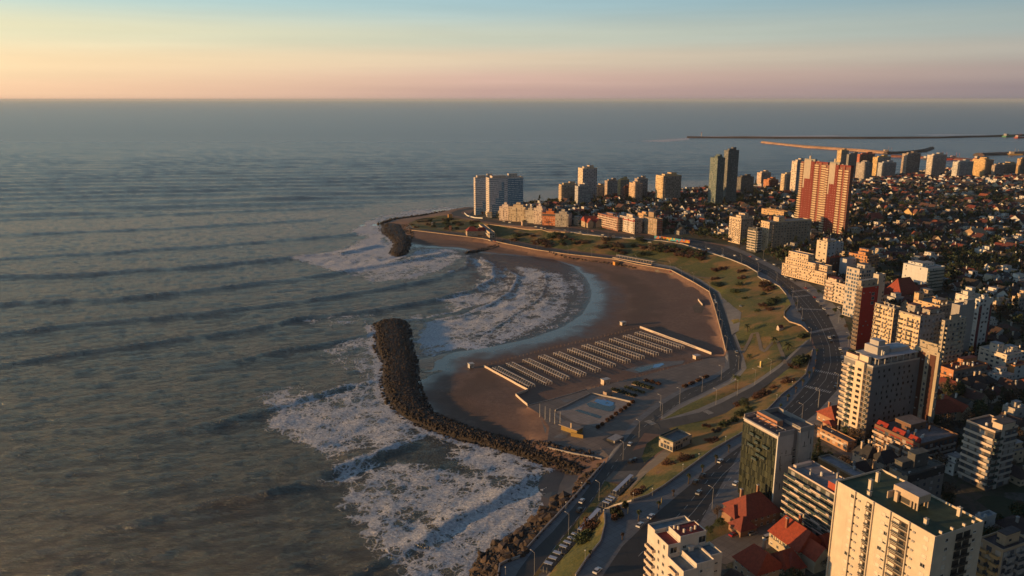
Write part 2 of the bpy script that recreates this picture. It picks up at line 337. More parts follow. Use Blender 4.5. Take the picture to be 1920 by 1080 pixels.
reg('pavement', W('760,428 770,430 840,438 840,436 780,425 768,418'))
reg('pocket', W('1030,960 1018,945 1012,930 1008,905 1028,878 1062,876 1085,892 1076,912 1070,930 1048,945'))
reg('rockbed', W('845,1140 882,1075 895,1047 923,1022 965,1002 995,972 1023,958 1040,935 1075,930 1078,905 1100,885 1136,866 1118,887 1079,932 1012,1004 973,1048 950,1055 936,1062 933,1140'))
shore = [un(x, y, 0) for x, y, z in BR[1]]
front = W('1275,1085 1330,990 1400,915 1490,832 1545,785 1592,740 1608,700 1596,632 1580,590 1555,560 1515,530 1470,508 1410,476 1375,462 1290,447 1240,441 1140,433 1065,424 1015,418 940,413 905,409 880,404 890,392')
# inner edge: everything landward of the avenue is city
CITY = [(p.x, p.y) for p in front] + [(p.x, p.y) for p in shore if p.y > 1050 and p.x > -60] + [(3400, 3400), (3400, -700), (60, -700)]
REG.append(('city', CITY))
# ------------------------------------------------------------------ ground materials
def m_sand():
    m, nt, b = newmat('sand'); p = geo(nt)
    s = nt.nodes.new('ShaderNodeSeparateXYZ'); nt.links.new(p, s.inputs[0])
    n = noise(nt, p, .05, 5); z = math_n(nt, 'ADD', s.outputs[2], math_n(nt, 'MULTIPLY_ADD', n, 1.2, -.6))
    f = noise(nt, p, .35, 6, .65); f2 = noise(nt, p, .03, 4)
    dry = mixc(nt, ramp(nt, f, .3, .7), (.15, .088, .066), (.235, .145, .105))
    dry = mixc(nt, ramp(nt, f2, .35, .7), dry, (.17, .098, .072))
    mp = nt.nodes.new('ShaderNodeMapping'); mp.inputs['Rotation'].default_value = (0, 0, R(52)); mp.inputs['Scale'].default_value = (.25, 1.6, 1); nt.links.new(p, mp.inputs[0])
    tr = ramp(nt, noise(nt, mp.outputs[0], .5, 4, .7), .5, .72)
    dry = mixc(nt, math_n(nt, 'MULTIPLY', tr, .45), dry, (.09, .056, .042))
    band = math_n(nt, 'MULTIPLY', ramp(nt, z, .9, 1.3), math_n(nt, 'SUBTRACT', 1, ramp(nt, z, 1.5, 2.0)))
    dry = mixc(nt, math_n(nt, 'MULTIPLY', band, math_n(nt, 'MULTIPLY', f, 1.1)), dry, (.09, .055, .04))   # wrack line
    wet = ramp(nt, z, 1.1, .1)
    nt.links.new(mixc(nt, wet, dry, (.06, .048, .045)), b.inputs['Base Color'])
    rg = nt.nodes.new('ShaderNodeMapRange'); nt.links.new(wet, rg.inputs[0]); rg.inputs[3].default_value = .95; rg.inputs[4].default_value = .2
    nt.links.new(rg.outputs[0], b.inputs['Roughness'])
    bump(nt, f, .5, .25, b); return m
def m_grass():
    m, nt, b = newmat('grass'); p = geo(nt)
    a = noise(nt, p, .6, 6, .7); c = noise(nt, p, .035, 4, .6); d = noise(nt, p, .12, 4, .6)
    g = mixc(nt, ramp(nt, a, .3, .7), (.05, .068, .016), (.13, .125, .032))
    g = mixc(nt, ramp(nt, c, .44, .64), g, (.25, .145, .05))
    g = mixc(nt, ramp(nt, d, .52, .72), g, (.055, .075, .022))
    g = mixc(nt, ramp(nt, noise(nt, p, .07, 5, .7), .6, .7), g, (.16, .10, .06))
    nt.links.new(g, b.inputs['Base Color']); b.inputs['Roughness'].default_value = .95
    bump(nt, noise(nt, p, 1.1, 5, .75), 1, .5, b); return m
def m_asphalt(name, c=.045):
    m, nt, b = newmat(name); p = geo(nt)
    a = noise(nt, p, 2.5, 4, .7); d = noise(nt, p, .07, 4, .6)
    mp = nt.nodes.new('ShaderNodeMapping'); mp.inputs['Scale'].default_value = (.4, .05, 1); mp.inputs['Rotation'].default_value = (0, 0, R(-38)); nt.links.new(p, mp.inputs[0])
    st = noise(nt, mp.outputs[0], 1, 3)
    g = mixc(nt, ramp(nt, a, .3, .7), (c * .8, c * .8, c * .85), (c * 1.25, c * 1.22, c * 1.2))
    g = mixc(nt, math_n(nt, 'MULTIPLY', ramp(nt, d, .4, .7), .5), g, (c * 1.7, c * 1.6, c * 1.5))
    g = mixc(nt, math_n(nt, 'MULTIPLY', ramp(nt, st, .5, .7), .4), g, (c * .6, c * .6, c * .6))
    nt.links.new(g, b.inputs['Base Color']); b.inputs['Roughness'].default_value = .85; return m
def m_paving(name, c, cell=2.2, rot=24, line=.55):
    m, nt, b = newmat(name); p = geo(nt)
    mp = nt.nodes.new('ShaderNodeMapping'); mp.inputs['Rotation'].default_value = (0, 0, R(-rot)); nt.links.new(p, mp.inputs[0])
    br = nt.nodes.new('ShaderNodeTexBrick'); br.offset = 0; nt.links.new(mp.outputs[0], br.inputs['Vector'])
    br.inputs['Scale'].default_value = 1 / cell; br.inputs['Brick Width'].default_value = 1; br.inputs['Row Height'].default_value = 1; br.inputs['Mortar Size'].default_value = .03
    br.inputs['Color1'].default_value = col(c); br.inputs['Color2'].default_value = col(tuple(x * .8 for x in c)); br.inputs['Mortar'].default_value = col(tuple(x * line for x in c))
    d = noise(nt, p, .12, 5, .65)
    g = mixc(nt, math_n(nt, 'MULTIPLY', ramp(nt, d, .4, .7), .6), br.outputs[0], tuple(x * .62 for x in c))
    nt.links.new(g, b.inputs['Base Color']); b.inputs['Roughness'].default_value = .85; return m
def m_city():
    m, nt, b = newmat('city_soil'); p = geo(nt)
    v = nt.nodes.new('ShaderNodeTexVoronoi'); v.inputs['Scale'].default_value = .06; nt.links.new(p, v.inputs['Vector'])
    s = nt.nodes.new('ShaderNodeSeparateColor'); nt.links.new(v.outputs['Color'], s.inputs[0])
    g = mixc(nt, ramp(nt, s.outputs[0], .35, .5), (.03, .042, .018), (.075, .065, .05))
    g = mixc(nt, ramp(nt, s.outputs[1], .6, .7), g, (.10, .095, .085))
    g = mixc(nt, ramp(nt, noise(nt, p, .3, 5, .7), .4, .7), g, (.035, .045, .02))
    nt.links.new(g, b.inputs['Base Color']); b.inputs['Roughness'].default_value = .95; bump(nt, noise(nt, p, .5, 4), 1, .5, b); return m
GM = {'sand': m_sand(), 'grass': m_grass(), 'road': m_asphalt('asphalt', .05), 'avenue': m_asphalt('asphalt_avenue', .04), 'ramp': m_asphalt('asphalt_ramp', .06),
      'pavement': m_paving('pavement_tiles', (.19, .19, .195), 3.0, 40), 'plaza': m_paving('plaza_paving', (.21, .17, .145), 4.5, 38), 'path': m_paving('path_slabs', (.2, .175, .15), 3, 40),
      'city': m_city(), 'pocket': plain('wet_dark_sand', (.05, .036, .03), .5, .3, .3), 'rockbed': plain('rock_bed', (.09, .062, .045), .9, .5, .3, bmp=1, bs=1)}
# ------------------------------------------------------------------ the ground as sheets that share their edges
P2, E2, seen = [], [], {}
def addp(x, y):
    k = (round(x * 4), round(y * 4))
    if k not in seen: seen[k] = len(P2); P2.append(Vector((x, y)))
    return seen[k]
def addline(L, closed=False):
    ids = [addp(x, y) for x, y in L]
    if closed: ids.append(ids[0])
    for a, b in zip(ids[:-1], ids[1:]):
        if a != b: E2.append((a, b))
for k, P in REG:
    Q = [Vector(p) for p in P]
    if k != 'city': Q = dens(Q + [Q[0]], 9)[:-1]
    addline([(p.x, p.y) for p in Q], True)
for i, b in enumerate(BR[1:]):
    addline([(p.x, p.y) for p in dens([un(x, y, z) for x, y, z in b], 14)])
for x, y, z in far: addp(x, y)
for iy in range(0, 120):
    for ix in range(-12, 60):
        x, y = ix * 9 + 3 * vn if (vn := rnd.random()) else 0, 130 + iy * 9 + 3 * rnd.random()
        if Hh(x, y) > -2.5: addp(x, y)
for y in range(1200, 3600, 90):
    for x in range(-200, 2800, 90):
        if Hh(x, y) > -2: addp(x, y)
vc2, _, fc2, _, _, _ = delaunay_2d_cdt(P2, E2, [], 0, 2e-2)
V2 = np.array([(v.x, v.y, Hh(v.x, v.y)) for v in vc2])
F2 = np.array([f for f in fc2])
C2 = V2[F2].mean(axis=1)
cls = np.full(len(F2), -1); names = []
for i, (k, P) in enumerate(REG):
    names.append(k); m_ = (cls < 0) & in_poly(C2[:, 0], C2[:, 1], P); cls[m_] = i
lab = np.array([names[c] if c >= 0 else 'sand' for c in cls])
# small swells of the grass slope
used = {k: np.unique(F2[lab == k]) for k in set(lab)}
touch = np.zeros(len(V2), int)
for k in used: touch[used[k]] += 1
gi = used.get('grass', np.array([], int)); gi = gi[touch[gi] == 1]
V2[gi, 2] += 4.6 * (fbm(V2[gi, 0] / 26, V2[gi, 1] / 26, 3, 5) - .5)
SI = used['sand']; SI = SI[(touch[SI] == 1) & (V2[SI, 2] > 1)]
V2[SI, 2] += .8 * (fbm(V2[SI, 0] / 16, V2[SI, 1] / 16, 3, 9) - .5)
TV = [Vector(v) for v in V2]; TIN = BVHTree.FromPolygons(TV, [tuple(f) for f in F2.tolist()])
GN = {'sand': 'beach_sand', 'grass': 'grass_slope', 'road': 'coast_road', 'avenue': 'avenue_road', 'ramp': 'ramp_road', 'pavement': 'pavement', 'plaza': 'beach_plaza_ground', 'path': 'path', 'city': 'city_ground', 'rockbed': 'shore_terrain', 'pocket': 'pocket_beach_sand'}
for k in GN:
    f = F2[lab == k]
    if not len(f): continue
    ids, inv = np.unique(f, return_inverse=True)
    v = V2[ids]; f = inv.reshape(-1, 3)
    a = np.cross(v[f[:, 1]] - v[f[:, 0]], v[f[:, 2]] - v[f[:, 0]])[:, 2]; f[a < 0] = f[a < 0][:, ::-1]
    tag(link(GN[k], poly_mesh(GN[k], v, f, [GM[k]], smooth=k in ('grass', 'sand'))), kind='structure')
def drape(name, px, mat, off=.06, step=6, parent=None, world=None):
    """thin sheet that follows the ground inside an outline"""
    P = world or [(p.x, p.y) for p in W(px)]
    Q = dens([Vector(p) for p in P] + [Vector(P[0])], step)[:-1]
    v, _, f, _, _, _ = delaunay_2d_cdt(Q, [], [tuple(range(len(Q)))], 1, 1e-3)
    if not len(f): return None
    VV = [(a.x, a.y, Hh(a.x, a.y) + off) for a in v]
    FF = []
    for t in f:
        t = list(t)
        n = (VV[t[1]][0] - VV[t[0]][0]) * (VV[t[2]][1] - VV[t[0]][1]) - (VV[t[1]][1] - VV[t[0]][1]) * (VV[t[2]][0] - VV[t[0]][0])
        FF.append(t if n > 0 else t[::-1])
    me = bpy.data.meshes.new(name); me.from_pydata(VV, [], FF); me.materials.append(mat); me.update()
    return link(name, me, parent)
# ------------------------------------------------------------------ sea
def m_sea():
    m, nt, b = newmat('sea_water'); p = geo(nt)
    at_ = nt.nodes.new('ShaderNodeAttribute'); at_.attribute_name = 'foam'; fo = at_.outputs['Fac']
    wv = nt.nodes.new('ShaderNodeAttribute'); wv.attribute_name = 'shal'
    def mapped(rot, sc):
        mp = nt.nodes.new('ShaderNodeMapping'); mp.inputs['Rotation'].default_value = (0, 0, R(rot)); mp.inputs['Scale'].default_value = sc; nt.links.new(p, mp.inputs[0]); return mp.outputs[0]
    # ripples, elongated along the crests
    r1 = noise(nt, mapped(-22, (.5, 1.5, 1)), .28, 5, .68)
    r2 = noise(nt, mapped(15, (.6, 1.6, 1)), 1.1, 4, .65)
    r3 = noise(nt, mapped(-22, (.35, 1.3, 1)), .06, 4, .6)
    h = math_n(nt, 'ADD', math_n(nt, 'MULTIPLY', r1, 2.3), math_n(nt, 'ADD', math_n(nt, 'MULTIPLY', r2, 1.05), math_n(nt, 'MULTIPLY', r3, 1.6)))
    # foam lace
    wn = nt.nodes.new('ShaderNodeTexNoise'); wn.inputs['Scale'].default_value = .22; wn.inputs['Detail'].default_value = 4; nt.links.new(p, wn.inputs['Vector'])
    wa = nt.nodes.new('ShaderNodeVectorMath'); wa.operation = 'MULTIPLY_ADD'; nt.links.new(wn.outputs['Color'], wa.inputs[0]); wa.inputs[1].default_value = (5, 5, 0); nt.links.new(p, wa.inputs[2])
    vo = nt.nodes.new('ShaderNodeTexVoronoi'); vo.feature = 'DISTANCE_TO_EDGE'; vo.inputs['Scale'].default_value = .16; nt.links.new(wa.outputs[0], vo.inputs['Vector'])
    vo2 = nt.nodes.new('ShaderNodeTexVoronoi'); vo2.feature = 'DISTANCE_TO_EDGE'; vo2.inputs['Scale'].default_value = .47; nt.links.new(wa.outputs[0], vo2.inputs['Vector'])
    lace = math_n(nt, 'MINIMUM', math_n(nt, 'MULTIPLY', vo.outputs['Distance'], 2.3), math_n(nt, 'MULTIPLY_ADD', vo2.outputs['Distance'], 2.4, .08))
    big = noise(nt, p, .09, 5, .7)
    th = math_n(nt, 'SUBTRACT', math_n(nt, 'MULTIPLY', fo, .93), math_n(nt, 'ADD', lace, math_n(nt, 'MULTIPLY_ADD', big, 1.5, -.52)))
    fm = ramp(nt, th, -.02, .17)
    fcol = mixc(nt, ramp(nt, noise(nt, p, .7, 5, .75), .35, .65), (.42, .44, .48), (.85, .85, .87))
    sp_ = nt.nodes.new('ShaderNodeSeparateXYZ'); nt.links.new(p, sp_.inputs[0])
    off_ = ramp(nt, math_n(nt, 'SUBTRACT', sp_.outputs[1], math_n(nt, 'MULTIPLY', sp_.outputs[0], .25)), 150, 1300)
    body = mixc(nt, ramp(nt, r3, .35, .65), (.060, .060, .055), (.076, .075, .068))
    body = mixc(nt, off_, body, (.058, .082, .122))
    body = mixc(nt, math_n(nt, 'MULTIPLY', wv.outputs['Fac'], .8), body, (.055, .055, .058))
    body = mixc(nt, math_n(nt, 'MULTIPLY', ramp(nt, fo, .1, .9), .35), body, (.14, .15, .145))
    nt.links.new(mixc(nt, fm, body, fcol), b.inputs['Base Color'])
    farf = ramp(nt, sp_.outputs[1], 1500, 4300)
    rr = nt.nodes.new('ShaderNodeMapRange'); nt.links.new(fm, rr.inputs[0]); nt.links.new(math_n(nt, 'MULTIPLY_ADD', farf, .14, .16), rr.inputs[3]); rr.inputs[4].default_value = .9
    nt.links.new(rr.outputs[0], b.inputs['Roughness']); b.inputs['IOR'].default_value = 1.33
    nt.links.new(math_n(nt, 'MULTIPLY_ADD', wv.outputs['Fac'], -.3, .5), b.inputs['Specular IOR Level'])
    hh = math_n(nt, 'ADD', math_n(nt, 'MULTIPLY', h, math_n(nt, 'MULTIPLY_ADD', wv.outputs['Fac'], -.93, 1)), math_n(nt, 'MULTIPLY', fm, .6))
    hh = math_n(nt, 'MULTIPLY', hh, math_n(nt, 'MULTIPLY_ADD', farf, -.6, 1))
    bump(nt, hh, 1.0, 1.05, b)
    return m
def PW(s): return [tuple(un(x, y, 0))[:2] for x, y, _ in pl(s, 0)]
SW = [  # crest line, height, width, foam amount
 ('-300,500 0,484 200,473 400,460 560,447 690,436', 1.5, 6, 0), ('-300,540 0,518 180,512 400,497 545,482 640,476 720,458', 2.0, 6.5, (540, 1)),
 ('-300,590 0,568 200,560 330,548 480,530 640,510 760,490 860,470', 1.8, 6.5, 0), ('-300,650 0,624 200,603 400,583 560,565 700,545 820,520 872,500 878,480', 1.7, 6, (800, .5)),
 ('-200,720 0,682 100,665 300,640 480,613 560,597 680,583 747,573 820,559 880,546 925,522 925,500 903,483', 1.6, 5.5, (820, .95)),
 ('250,700 450,676 552,654 631,639 697,624', 1.5, 5, (660, .9)), ('200,830 350,800 480,775 560,750 640,728 708,714', 1.7, 5, (500, .85)),
 ('100,1010 250,975 400,945 500,925 590,893 669,859 732,834 797,808', 2.1, 5.5, (600, .9)), ('560,1110 640,1085 760,1028 840,985 882,963 923,941 998,880', 1.5, 4.5, (740, .9)),
 ('817,600 863,590 913,571 953,547 970,523 947,503', .8, 4, (0, 1)), ('797,652 880,634 947,601 1000,566 1030,533 1013,507', .35, 3, (0, .8)),
 ('780,668 913,651 997,624 1057,588 1075,547 1060,520', .12, 2.2, (0, .55)), ('760,600 800,596 850,583 900,570', .5, 3.5, (0, .8)),
 ('-300,455 0,440 300,428 620,410', 1.3, 7, 0), ('-300,425 0,412 400,398 700,385', 1.3, 8, 0), ('-300,395 0,386 500,372 880,362', 1.2, 9, 0)]
FP = [('500,735 560,720 605,742 650,728 700,715 712,730 722,752 742,782 775,803 800,812 720,835 640,850 590,845 550,830 510,808 490,770', .72),
 ('690,622 640,640 600,660 640,690 690,712 712,712 705,660', .5), ('800,815 870,836 960,862 1030,880 1022,930 1005,965 955,1000 905,1035 860,1090 760,1090 700,1020 655,975 640,920 680,878 740,862 820,880 870,885 840,850', .80),
 ('620,860 700,850 740,862 700,900 650,930 600,900', .45),
 ('545,483 600,500 640,512 700,507 765,480 738,478 727,455 715,435 720,418 690,415 655,435 690,445 650,468', 1.1), ('690,432 700,418 790,402 880,392 840,388 760,395 700,408', .75),
 ('640,508 700,530 770,523 830,503 872,482 850,467 775,465 765,482 720,492', .72), ('850,590 870,575 913,571 953,547 970,523 947,503 903,483 875,480 900,520 880,546 820,560', .62),
 ('790,655 880,634 947,601 1000,566 1028,533 1010,505 970,500 975,530 955,550 915,574 865,592 800,605 775,640', .88), ('1028,533 1013,507 1060,515 1075,547 1057,588 997,624 913,651 790,668 797,652 880,634 947,601 1000,566', .68),
 ('1075,500 1098,520 1108,545 1105,565 1090,590 1050,615 990,635 920,650 850,660 797,670 797,652 913,650 997,624 1057,588 1075,547 1060,515', .46), ('560,600 640,590 710,588 690,605 620,612', .45), ('1000,985 1035,940 1045,950 1010,985 960,1010 900,1060 860,1095 850,1070', .9), ('780,620 800,600 790,590 760,590 775,610', .5),
 ('1205,264 1290,259 1290,262 1240,266', 1.6), ('1290,255.5 1560,254 1600,255.5 1290,257.5', 1.7), ('1700,252 1930,247 1930,251 1760,254', 1.7)]
def sea():
    ys = [95.0]
    while ys[-1] < 4200: ys.append(ys[-1] + max(1.5, ys[-1] * .0052))
    ys = np.array(ys)
    xs = np.concatenate([np.linspace(-1.1, -.72, 40)[:-1], np.linspace(-.72, .25, 520)[:-1], np.linspace(.25, 1.4, 80)])
    A, Y = np.meshgrid(xs, ys); X = A * np.maximum(Y, 160)
    nr, nc = X.shape
    Z = np.zeros_like(X); fo = np.zeros_like(X)
    wx, wy = X + 9 * (fbm(X / 45, Y / 45, 3, 1) - .5), Y + 9 * (fbm(X / 45, Y / 45, 3, 2) - .5)
    for s, amp, wd, fm in SW:
        L = PW(s); d, side, arc, tot = seg_dist(wx, wy, L)
        taper = np.clip(arc / 60, 0, 1) * np.clip((tot - arc) / 25, .15, 1) if amp > .6 else 1
        nv = .82 + .36 * vnoise(arc / 28, arc * 0, int(amp * 10))
        sd = d * side         # + = seaward side (left of travel) for lines drawn left to right
        pr = np.exp(-(np.where(sd > 0, d / (wd * 1.5), d / (wd * .8))) ** 2) - .18 * np.exp(-(((sd + wd * 1.9) / (wd * 1.6)) ** 2))
        Z += amp * .74 * taper * nv * pr
        if fm:
            px0, st = fm
            pxx = 960 + F * X / (Y * CP + CH * SP)
            on = np.clip((pxx - px0) / 40, 0, 1) if px0 else 1
            fo = np.maximum(fo, st * on * np.exp(-(np.where(sd > 0, d / (wd * .45), d / (wd * (.9 if amp > .6 else .5)))) ** 2) * (.75 + .5 * vnoise(arc / 6, arc * 0 + 3)))
    # open-sea swell further out
    L0 = PW('-1500,470 -300,425 0,412 400,398 700,385 880,372 1100,350 2400,300')
    d, side, arc, tot = seg_dist(X, Y, L0)
    out = np.clip(d * side / 60, 0, 1)
    th = R(9); ph = (-(X + 40 * fbm(X / 300, Y / 300, 2, 4)) * math.sin(th) + (Y + 60 * fbm(X / 260, Y / 260, 3, 8)) * math.cos(th)) * 2 * math.pi / 78
    crest = np.exp(2.6 * (np.cos(ph) - 1)) - .25
    Z += out * np.clip((4200 - Y) / 2200, 0, 1) * 3.0 * crest * (.35 + .9 * fbm(X / 130, Y / 70, 3, 6))
    # chop
    k = np.clip(900 / Y, .2, 1)
    Z += k * 1.5 * (fbm((X * .93 + Y * .37) / 15, (Y * .93 - X * .37) / 7, 4, 11) - .5) + .5 * (fbm(X / 60, Y / 34, 3, 12) - .5)
    # shallow water on the beach
    w1 = PW('1064,498 1075,500 1098,520 1108,545 1105,565 1090,590 1050,615 990,635 920,650 850,660 790,672')
    d1, s1, _, _ = seg_dist(X, Y, PW('775,464 820,464 860,467 900,474 950,478 1000,482 1040,488 1075,500 1098,520 1108,545 1105,565 1090,590 1050,615 990,635 920,650 850,660 790,672'))
    sh = np.clip(1 - d1 / 38, 0, 1)
    far1 = PW('690,400 1150,400 1150,700 800,700 690,640'); inb = in_poly(X, Y, PW('780,460 1150,400 1150,700 775,690 772,610 900,560 920,500 860,480'))
    sh = np.where(inb, sh, 0)
    Z *= (1 - sh) ** 1.3 * .97 + .03
    Z += .02
    for s, dn in FP:
        L = PW(s); L = L + [L[0]]
        ins = in_poly(wx, wy, L); d, _, _, _ = seg_dist(wx, wy, L)
        far_ = np.hypot(X, Y) > 2500
        e = np.where(far_, 25.0, 15.0)
        fo = np.maximum(fo, dn * np.clip(.5 + np.where(ins, d, -d) / e, 0, 1) * (.7 + .6 * fbm(X / 22, Y / 22, 3, 21)))
    fo *= np.where(np.hypot(X, Y) > 2500, 1.6, .3 + 1.35 * fbm(X / 20 + 40, Y / 15, 5, 31))
    # foam collars against the rocks
    for s, st in (('694,610 700,623 697,648 713,686 708,717 719,749 738,777 773,796 826,818 889,834 952,853 1031,876', 1.0), ('710,433 727,447 737,457 727,477', .9), ('1034,935 1023,958 995,972 965,1002 923,1022 895,1047 882,1075', 1.0), ('747,412 780,407 813,402 833,397 880,392', .8)):
        d, _, arc, _ = seg_dist(X, Y, PW(s)); fo = np.maximum(fo, st * np.exp(-(d / 6) ** 2) * (.6 + .6 * vnoise(arc / 7, arc * 0 + 9)))
    V = np.stack([X, Y, Z], -1).reshape(-1, 3)
    i = np.arange((nr - 1) * (nc - 1)); r, c = i // (nc - 1), i % (nc - 1); a = r * nc + c
    Fc = np.stack([a, a + 1, a + nc + 1, a + nc], -1)
    me = poly_mesh('sea', V, Fc, [m_sea()], smooth=True)
    for nme, arr in (('foam', fo), ('shal', sh)):
        at_ = me.attributes.new(nme, 'FLOAT', 'POINT'); at_.data.foreach_set('value', np.clip(arr, 0, 1.2).astype(np.float32).ravel())
    tag(link('sea', me), kind='structure'); sea_mat = me.materials[0]
    # the far ocean out to the horizon, meeting the near sheet edge to edge
    far_m, nt, b = newmat('far_sea'); p = geo(nt)
    mp = nt.nodes.new('ShaderNodeMapping'); mp.inputs['Rotation'].default_value = (0, 0, R(-9)); mp.inputs['Scale'].default_value = (.25, 1.5, 1); nt.links.new(p, mp.inputs[0])
    b.inputs['Base Color'].default_value = (.075, .072, .056, 1); b.inputs['Roughness'].default_value = .3; b.inputs['IOR'].default_value = 1.33
    bump(nt, noise(nt, mp.outputs[0], .02, 6, .7), 1, 9, b)
    y0 = float(ys[-1]); xa, xb = float(xs[0]) * y0, float(xs[-1]) * y0
    B = 90000
    V = [(xa, y0, 0), (xb, y0, 0), (B, y0, 0), (B, B, 0), (-B, B, 0), (-B, y0, 0), (-B, -3000, 0), (xs[0] * 160, 95, 0), (xa, y0, 0), (xs[0] * 160, -3000, 0), (B, 95, 0), (xs[-1] * 160, 95, 0)]
    me = bpy.data.meshes.new('far_sea'); me.from_pydata(V, [], [(5, 0, 1, 2, 3, 4), (6, 9, 7, 0, 5), (11, 10, 2, 1)]); me.materials.append(sea_mat); me.update()
    tag(link('far_sea', me), kind='structure')
sea()
# ------------------------------------------------------------------ breakwaters and rocky shore
def m_rock(name, c, wet=True):
    m, nt, b = newmat(name); p = geo(nt)
    a = noise(nt, p, .5, 5, .7)
    n = nt.nodes.new('ShaderNodeTexWhiteNoise'); at_ = nt.nodes.new('ShaderNodeAttribute'); at_.attribute_name = 'tone'
    g = mixc(nt, ramp(nt, a, .3, .7), tuple(x * .6 for x in c), c)
    g = mixc(nt, at_.outputs['Fac'], g, tuple(min(1, x * 3.2) for x in c))
    s = nt.nodes.new('ShaderNodeSeparateXYZ'); nt.links.new(p, s.inputs[0])
    f = ramp(nt, math_n(nt, 'ADD', s.outputs[2], math_n(nt, 'MULTIPLY_ADD', a, 1.6, -.8)), 1.6, .6)
    g = mixc(nt, math_n(nt, 'MULTIPLY', f, .75), g, (.028, .022, .018))
    nt.links.new(g, b.inputs['Base Color']); b.inputs['Roughness'].default_value = .8
    bump(nt, noise(nt, p, 1.5, 4, .7), .8, .3, b); return m
ICO = [(0, 0, -1), (.72, -.53, -.45), (-.28, -.85, -.45), (-.89, 0, -.45), (-.28, .85, -.45), (.72, .53, -.45), (.28, -.85, .45), (-.72, -.53, .45), (-.72, .53, .45), (.28, .85, .45), (.89, 0, .45), (0, 0, 1)]
ICF = [(0, 2, 1), (0, 3, 2), (0, 4, 3), (0, 5, 4), (0, 1, 5), (1, 2, 6), (2, 3, 7), (3, 4, 8), (4, 5, 9), (5, 1, 10), (1, 6, 10), (2, 7, 6), (3, 8, 7), (4, 9, 8), (5, 10, 9), (6, 7, 11), (7, 8, 11), (8, 9, 11), (9, 10, 11), (10, 6, 11)]
def rocks(name, spots, mat, kind='stuff'):
    n = len(spots); rs = np.random.RandomState(len(spots)); S = np.array(spots)
    base = np.array(ICO); V = np.empty((n, 12, 3)); T = np.empty((n, 12))
    for i in range(n):
        x, y, z, r, tone = S[i]
        v = base * (1 + rs.uniform(-.3, .3, (12, 1))) * rs.uniform(.65, 1.25, 3)
        e = Euler(tuple(rs.uniform(0, 6.28, 3))).to_matrix(); v = v @ np.array(e).T
        V[i] = v * r + (x, y, z); T[i] = tone
    Fc = (np.array(ICF)[None] + (np.arange(n) * 12)[:, None, None]).reshape(-1, 3)
    me = poly_mesh(name, V.reshape(-1, 3), Fc, [mat])
    a = me.attributes.new('tone', 'FLOAT', 'POINT'); a.data.foreach_set('value', T.astype(np.float32).ravel())
    return tag(link(name, me), kind=kind)
def breakwater(name, Lp, Rp, crest, n, rr, mat, cz=None):
    """rubble mound between two waterlines: core ridge plus boulders"""
    A, Bp = [Vector((p[0], p[1], 0)) for p in PW(Lp)], [Vector((p[0], p[1], 0)) for p in PW(Rp)]
    def resample(P, k):
        d = [0]
        for a, b in zip(P[:-1], P[1:]): d.append(d[-1] + (b - a).length)
        out = []
        for i in range(k):
            t = d[-1] * i / (k - 1); j = max(0, min(len(P) - 2, next((q for q in range(len(d) - 1) if d[q + 1] >= t), len(P) - 2)))
            out.append(P[j].lerp(P[j + 1], (t - d[j]) / max(1e-6, d[j + 1] - d[j])))
        return out
    K = 60; A, Bp = resample(A, K), resample(Bp, K)
    prof = [(0, -1.2), (.16, .45), (.34, .95), (.5, 1), (.66, .95), (.84, .5), (1, -1.2)]
    V, Fc = [], []
    for i in range(K):
        e = min(1, (i + .5) / 4) if True else 1
        for t, h in prof:
            p = A[i].lerp(Bp[i], t); g = max(0, Hh(p.x, p.y)); V.append((p.x, p.y, max(h * crest * e, h * 1.0) if h > 0 else -1.5))
    m = len(prof)
    for i in range(K - 1):
        for j in range(m - 1): Fc.append((i * m + j, i * m + j + 1, (i + 1) * m + j + 1, (i + 1) * m + j))
    me = poly_mesh(name + '_core', V, [f[::-1] for f in Fc], [mat])
    tag(link(name + '_terrain', me), kind='structure')
    sp = []
    for _ in range(n):
        s = rnd.random() * (K - 1); i = min(K - 2, int(s)); t = rnd.uniform(0.0, 1.0)
        p = A[i].lerp(A[i + 1], s - i).lerp(Bp[i].lerp(Bp[i + 1], s - i), t)
        tt = min(1, max(0, t)); h = next(a[1] + (b[1] - a[1]) * (tt - a[0]) / (b[0] - a[0]) for a, b in zip(prof[:-1], prof[1:]) if b[0] >= tt)
        z = max(-.3, h * crest * min(1, (s + .5) / 4), Hh(p.x, p.y) - .1)
        mid = .3 < t < .75
        r = rr[0] + (rr[1] - rr[0]) * rnd.random() ** 1.8; r *= (.6 if mid else 1)
        sp.append((p.x, p.y, z + rnd.uniform(-.2, .5) * r, r, (rnd.uniform(.3, .85) if t > .4 + rnd.uniform(-.08, .08) else rnd.uniform(0, .1)) + (.45 if rnd.random() < .02 else 0)))
    rocks(name + '_boulders', sp, mat)
rk = m_rock('boulder_rock', (.026, .017, .013)); rk2 = m_rock('cliff_rock', (.042, .028, .021))
breakwater('near_breakwater', '735,600 700,606 694,616 700,630 697,648 713,686 708,717 719,749 738,777 773,796 826,818 889,834 952,853 1031,876 1085,900',
           '737,598 765,602 772,620 774,639 784,676 788,711 801,755 820,778 858,793 921,815 984,834 1031,846 1070,855 1125,868', 3.1, 7500, (.3, 1.15), rk)
breakwater('far_breakwater', '742,481 728,477 737,457 727,447 712,436 709,428 716,420', '745,481 765,478 770,460 776,447 775,440 770,434 765,428', 4, 1500, (.5, 1.4), rk)
breakwater('low_groyne', '872,476 900,473 925,469 947,463', '872,473 900,468 925,464 945,459', 1.8, 260, (.6, 1.1), rk)
sp = []
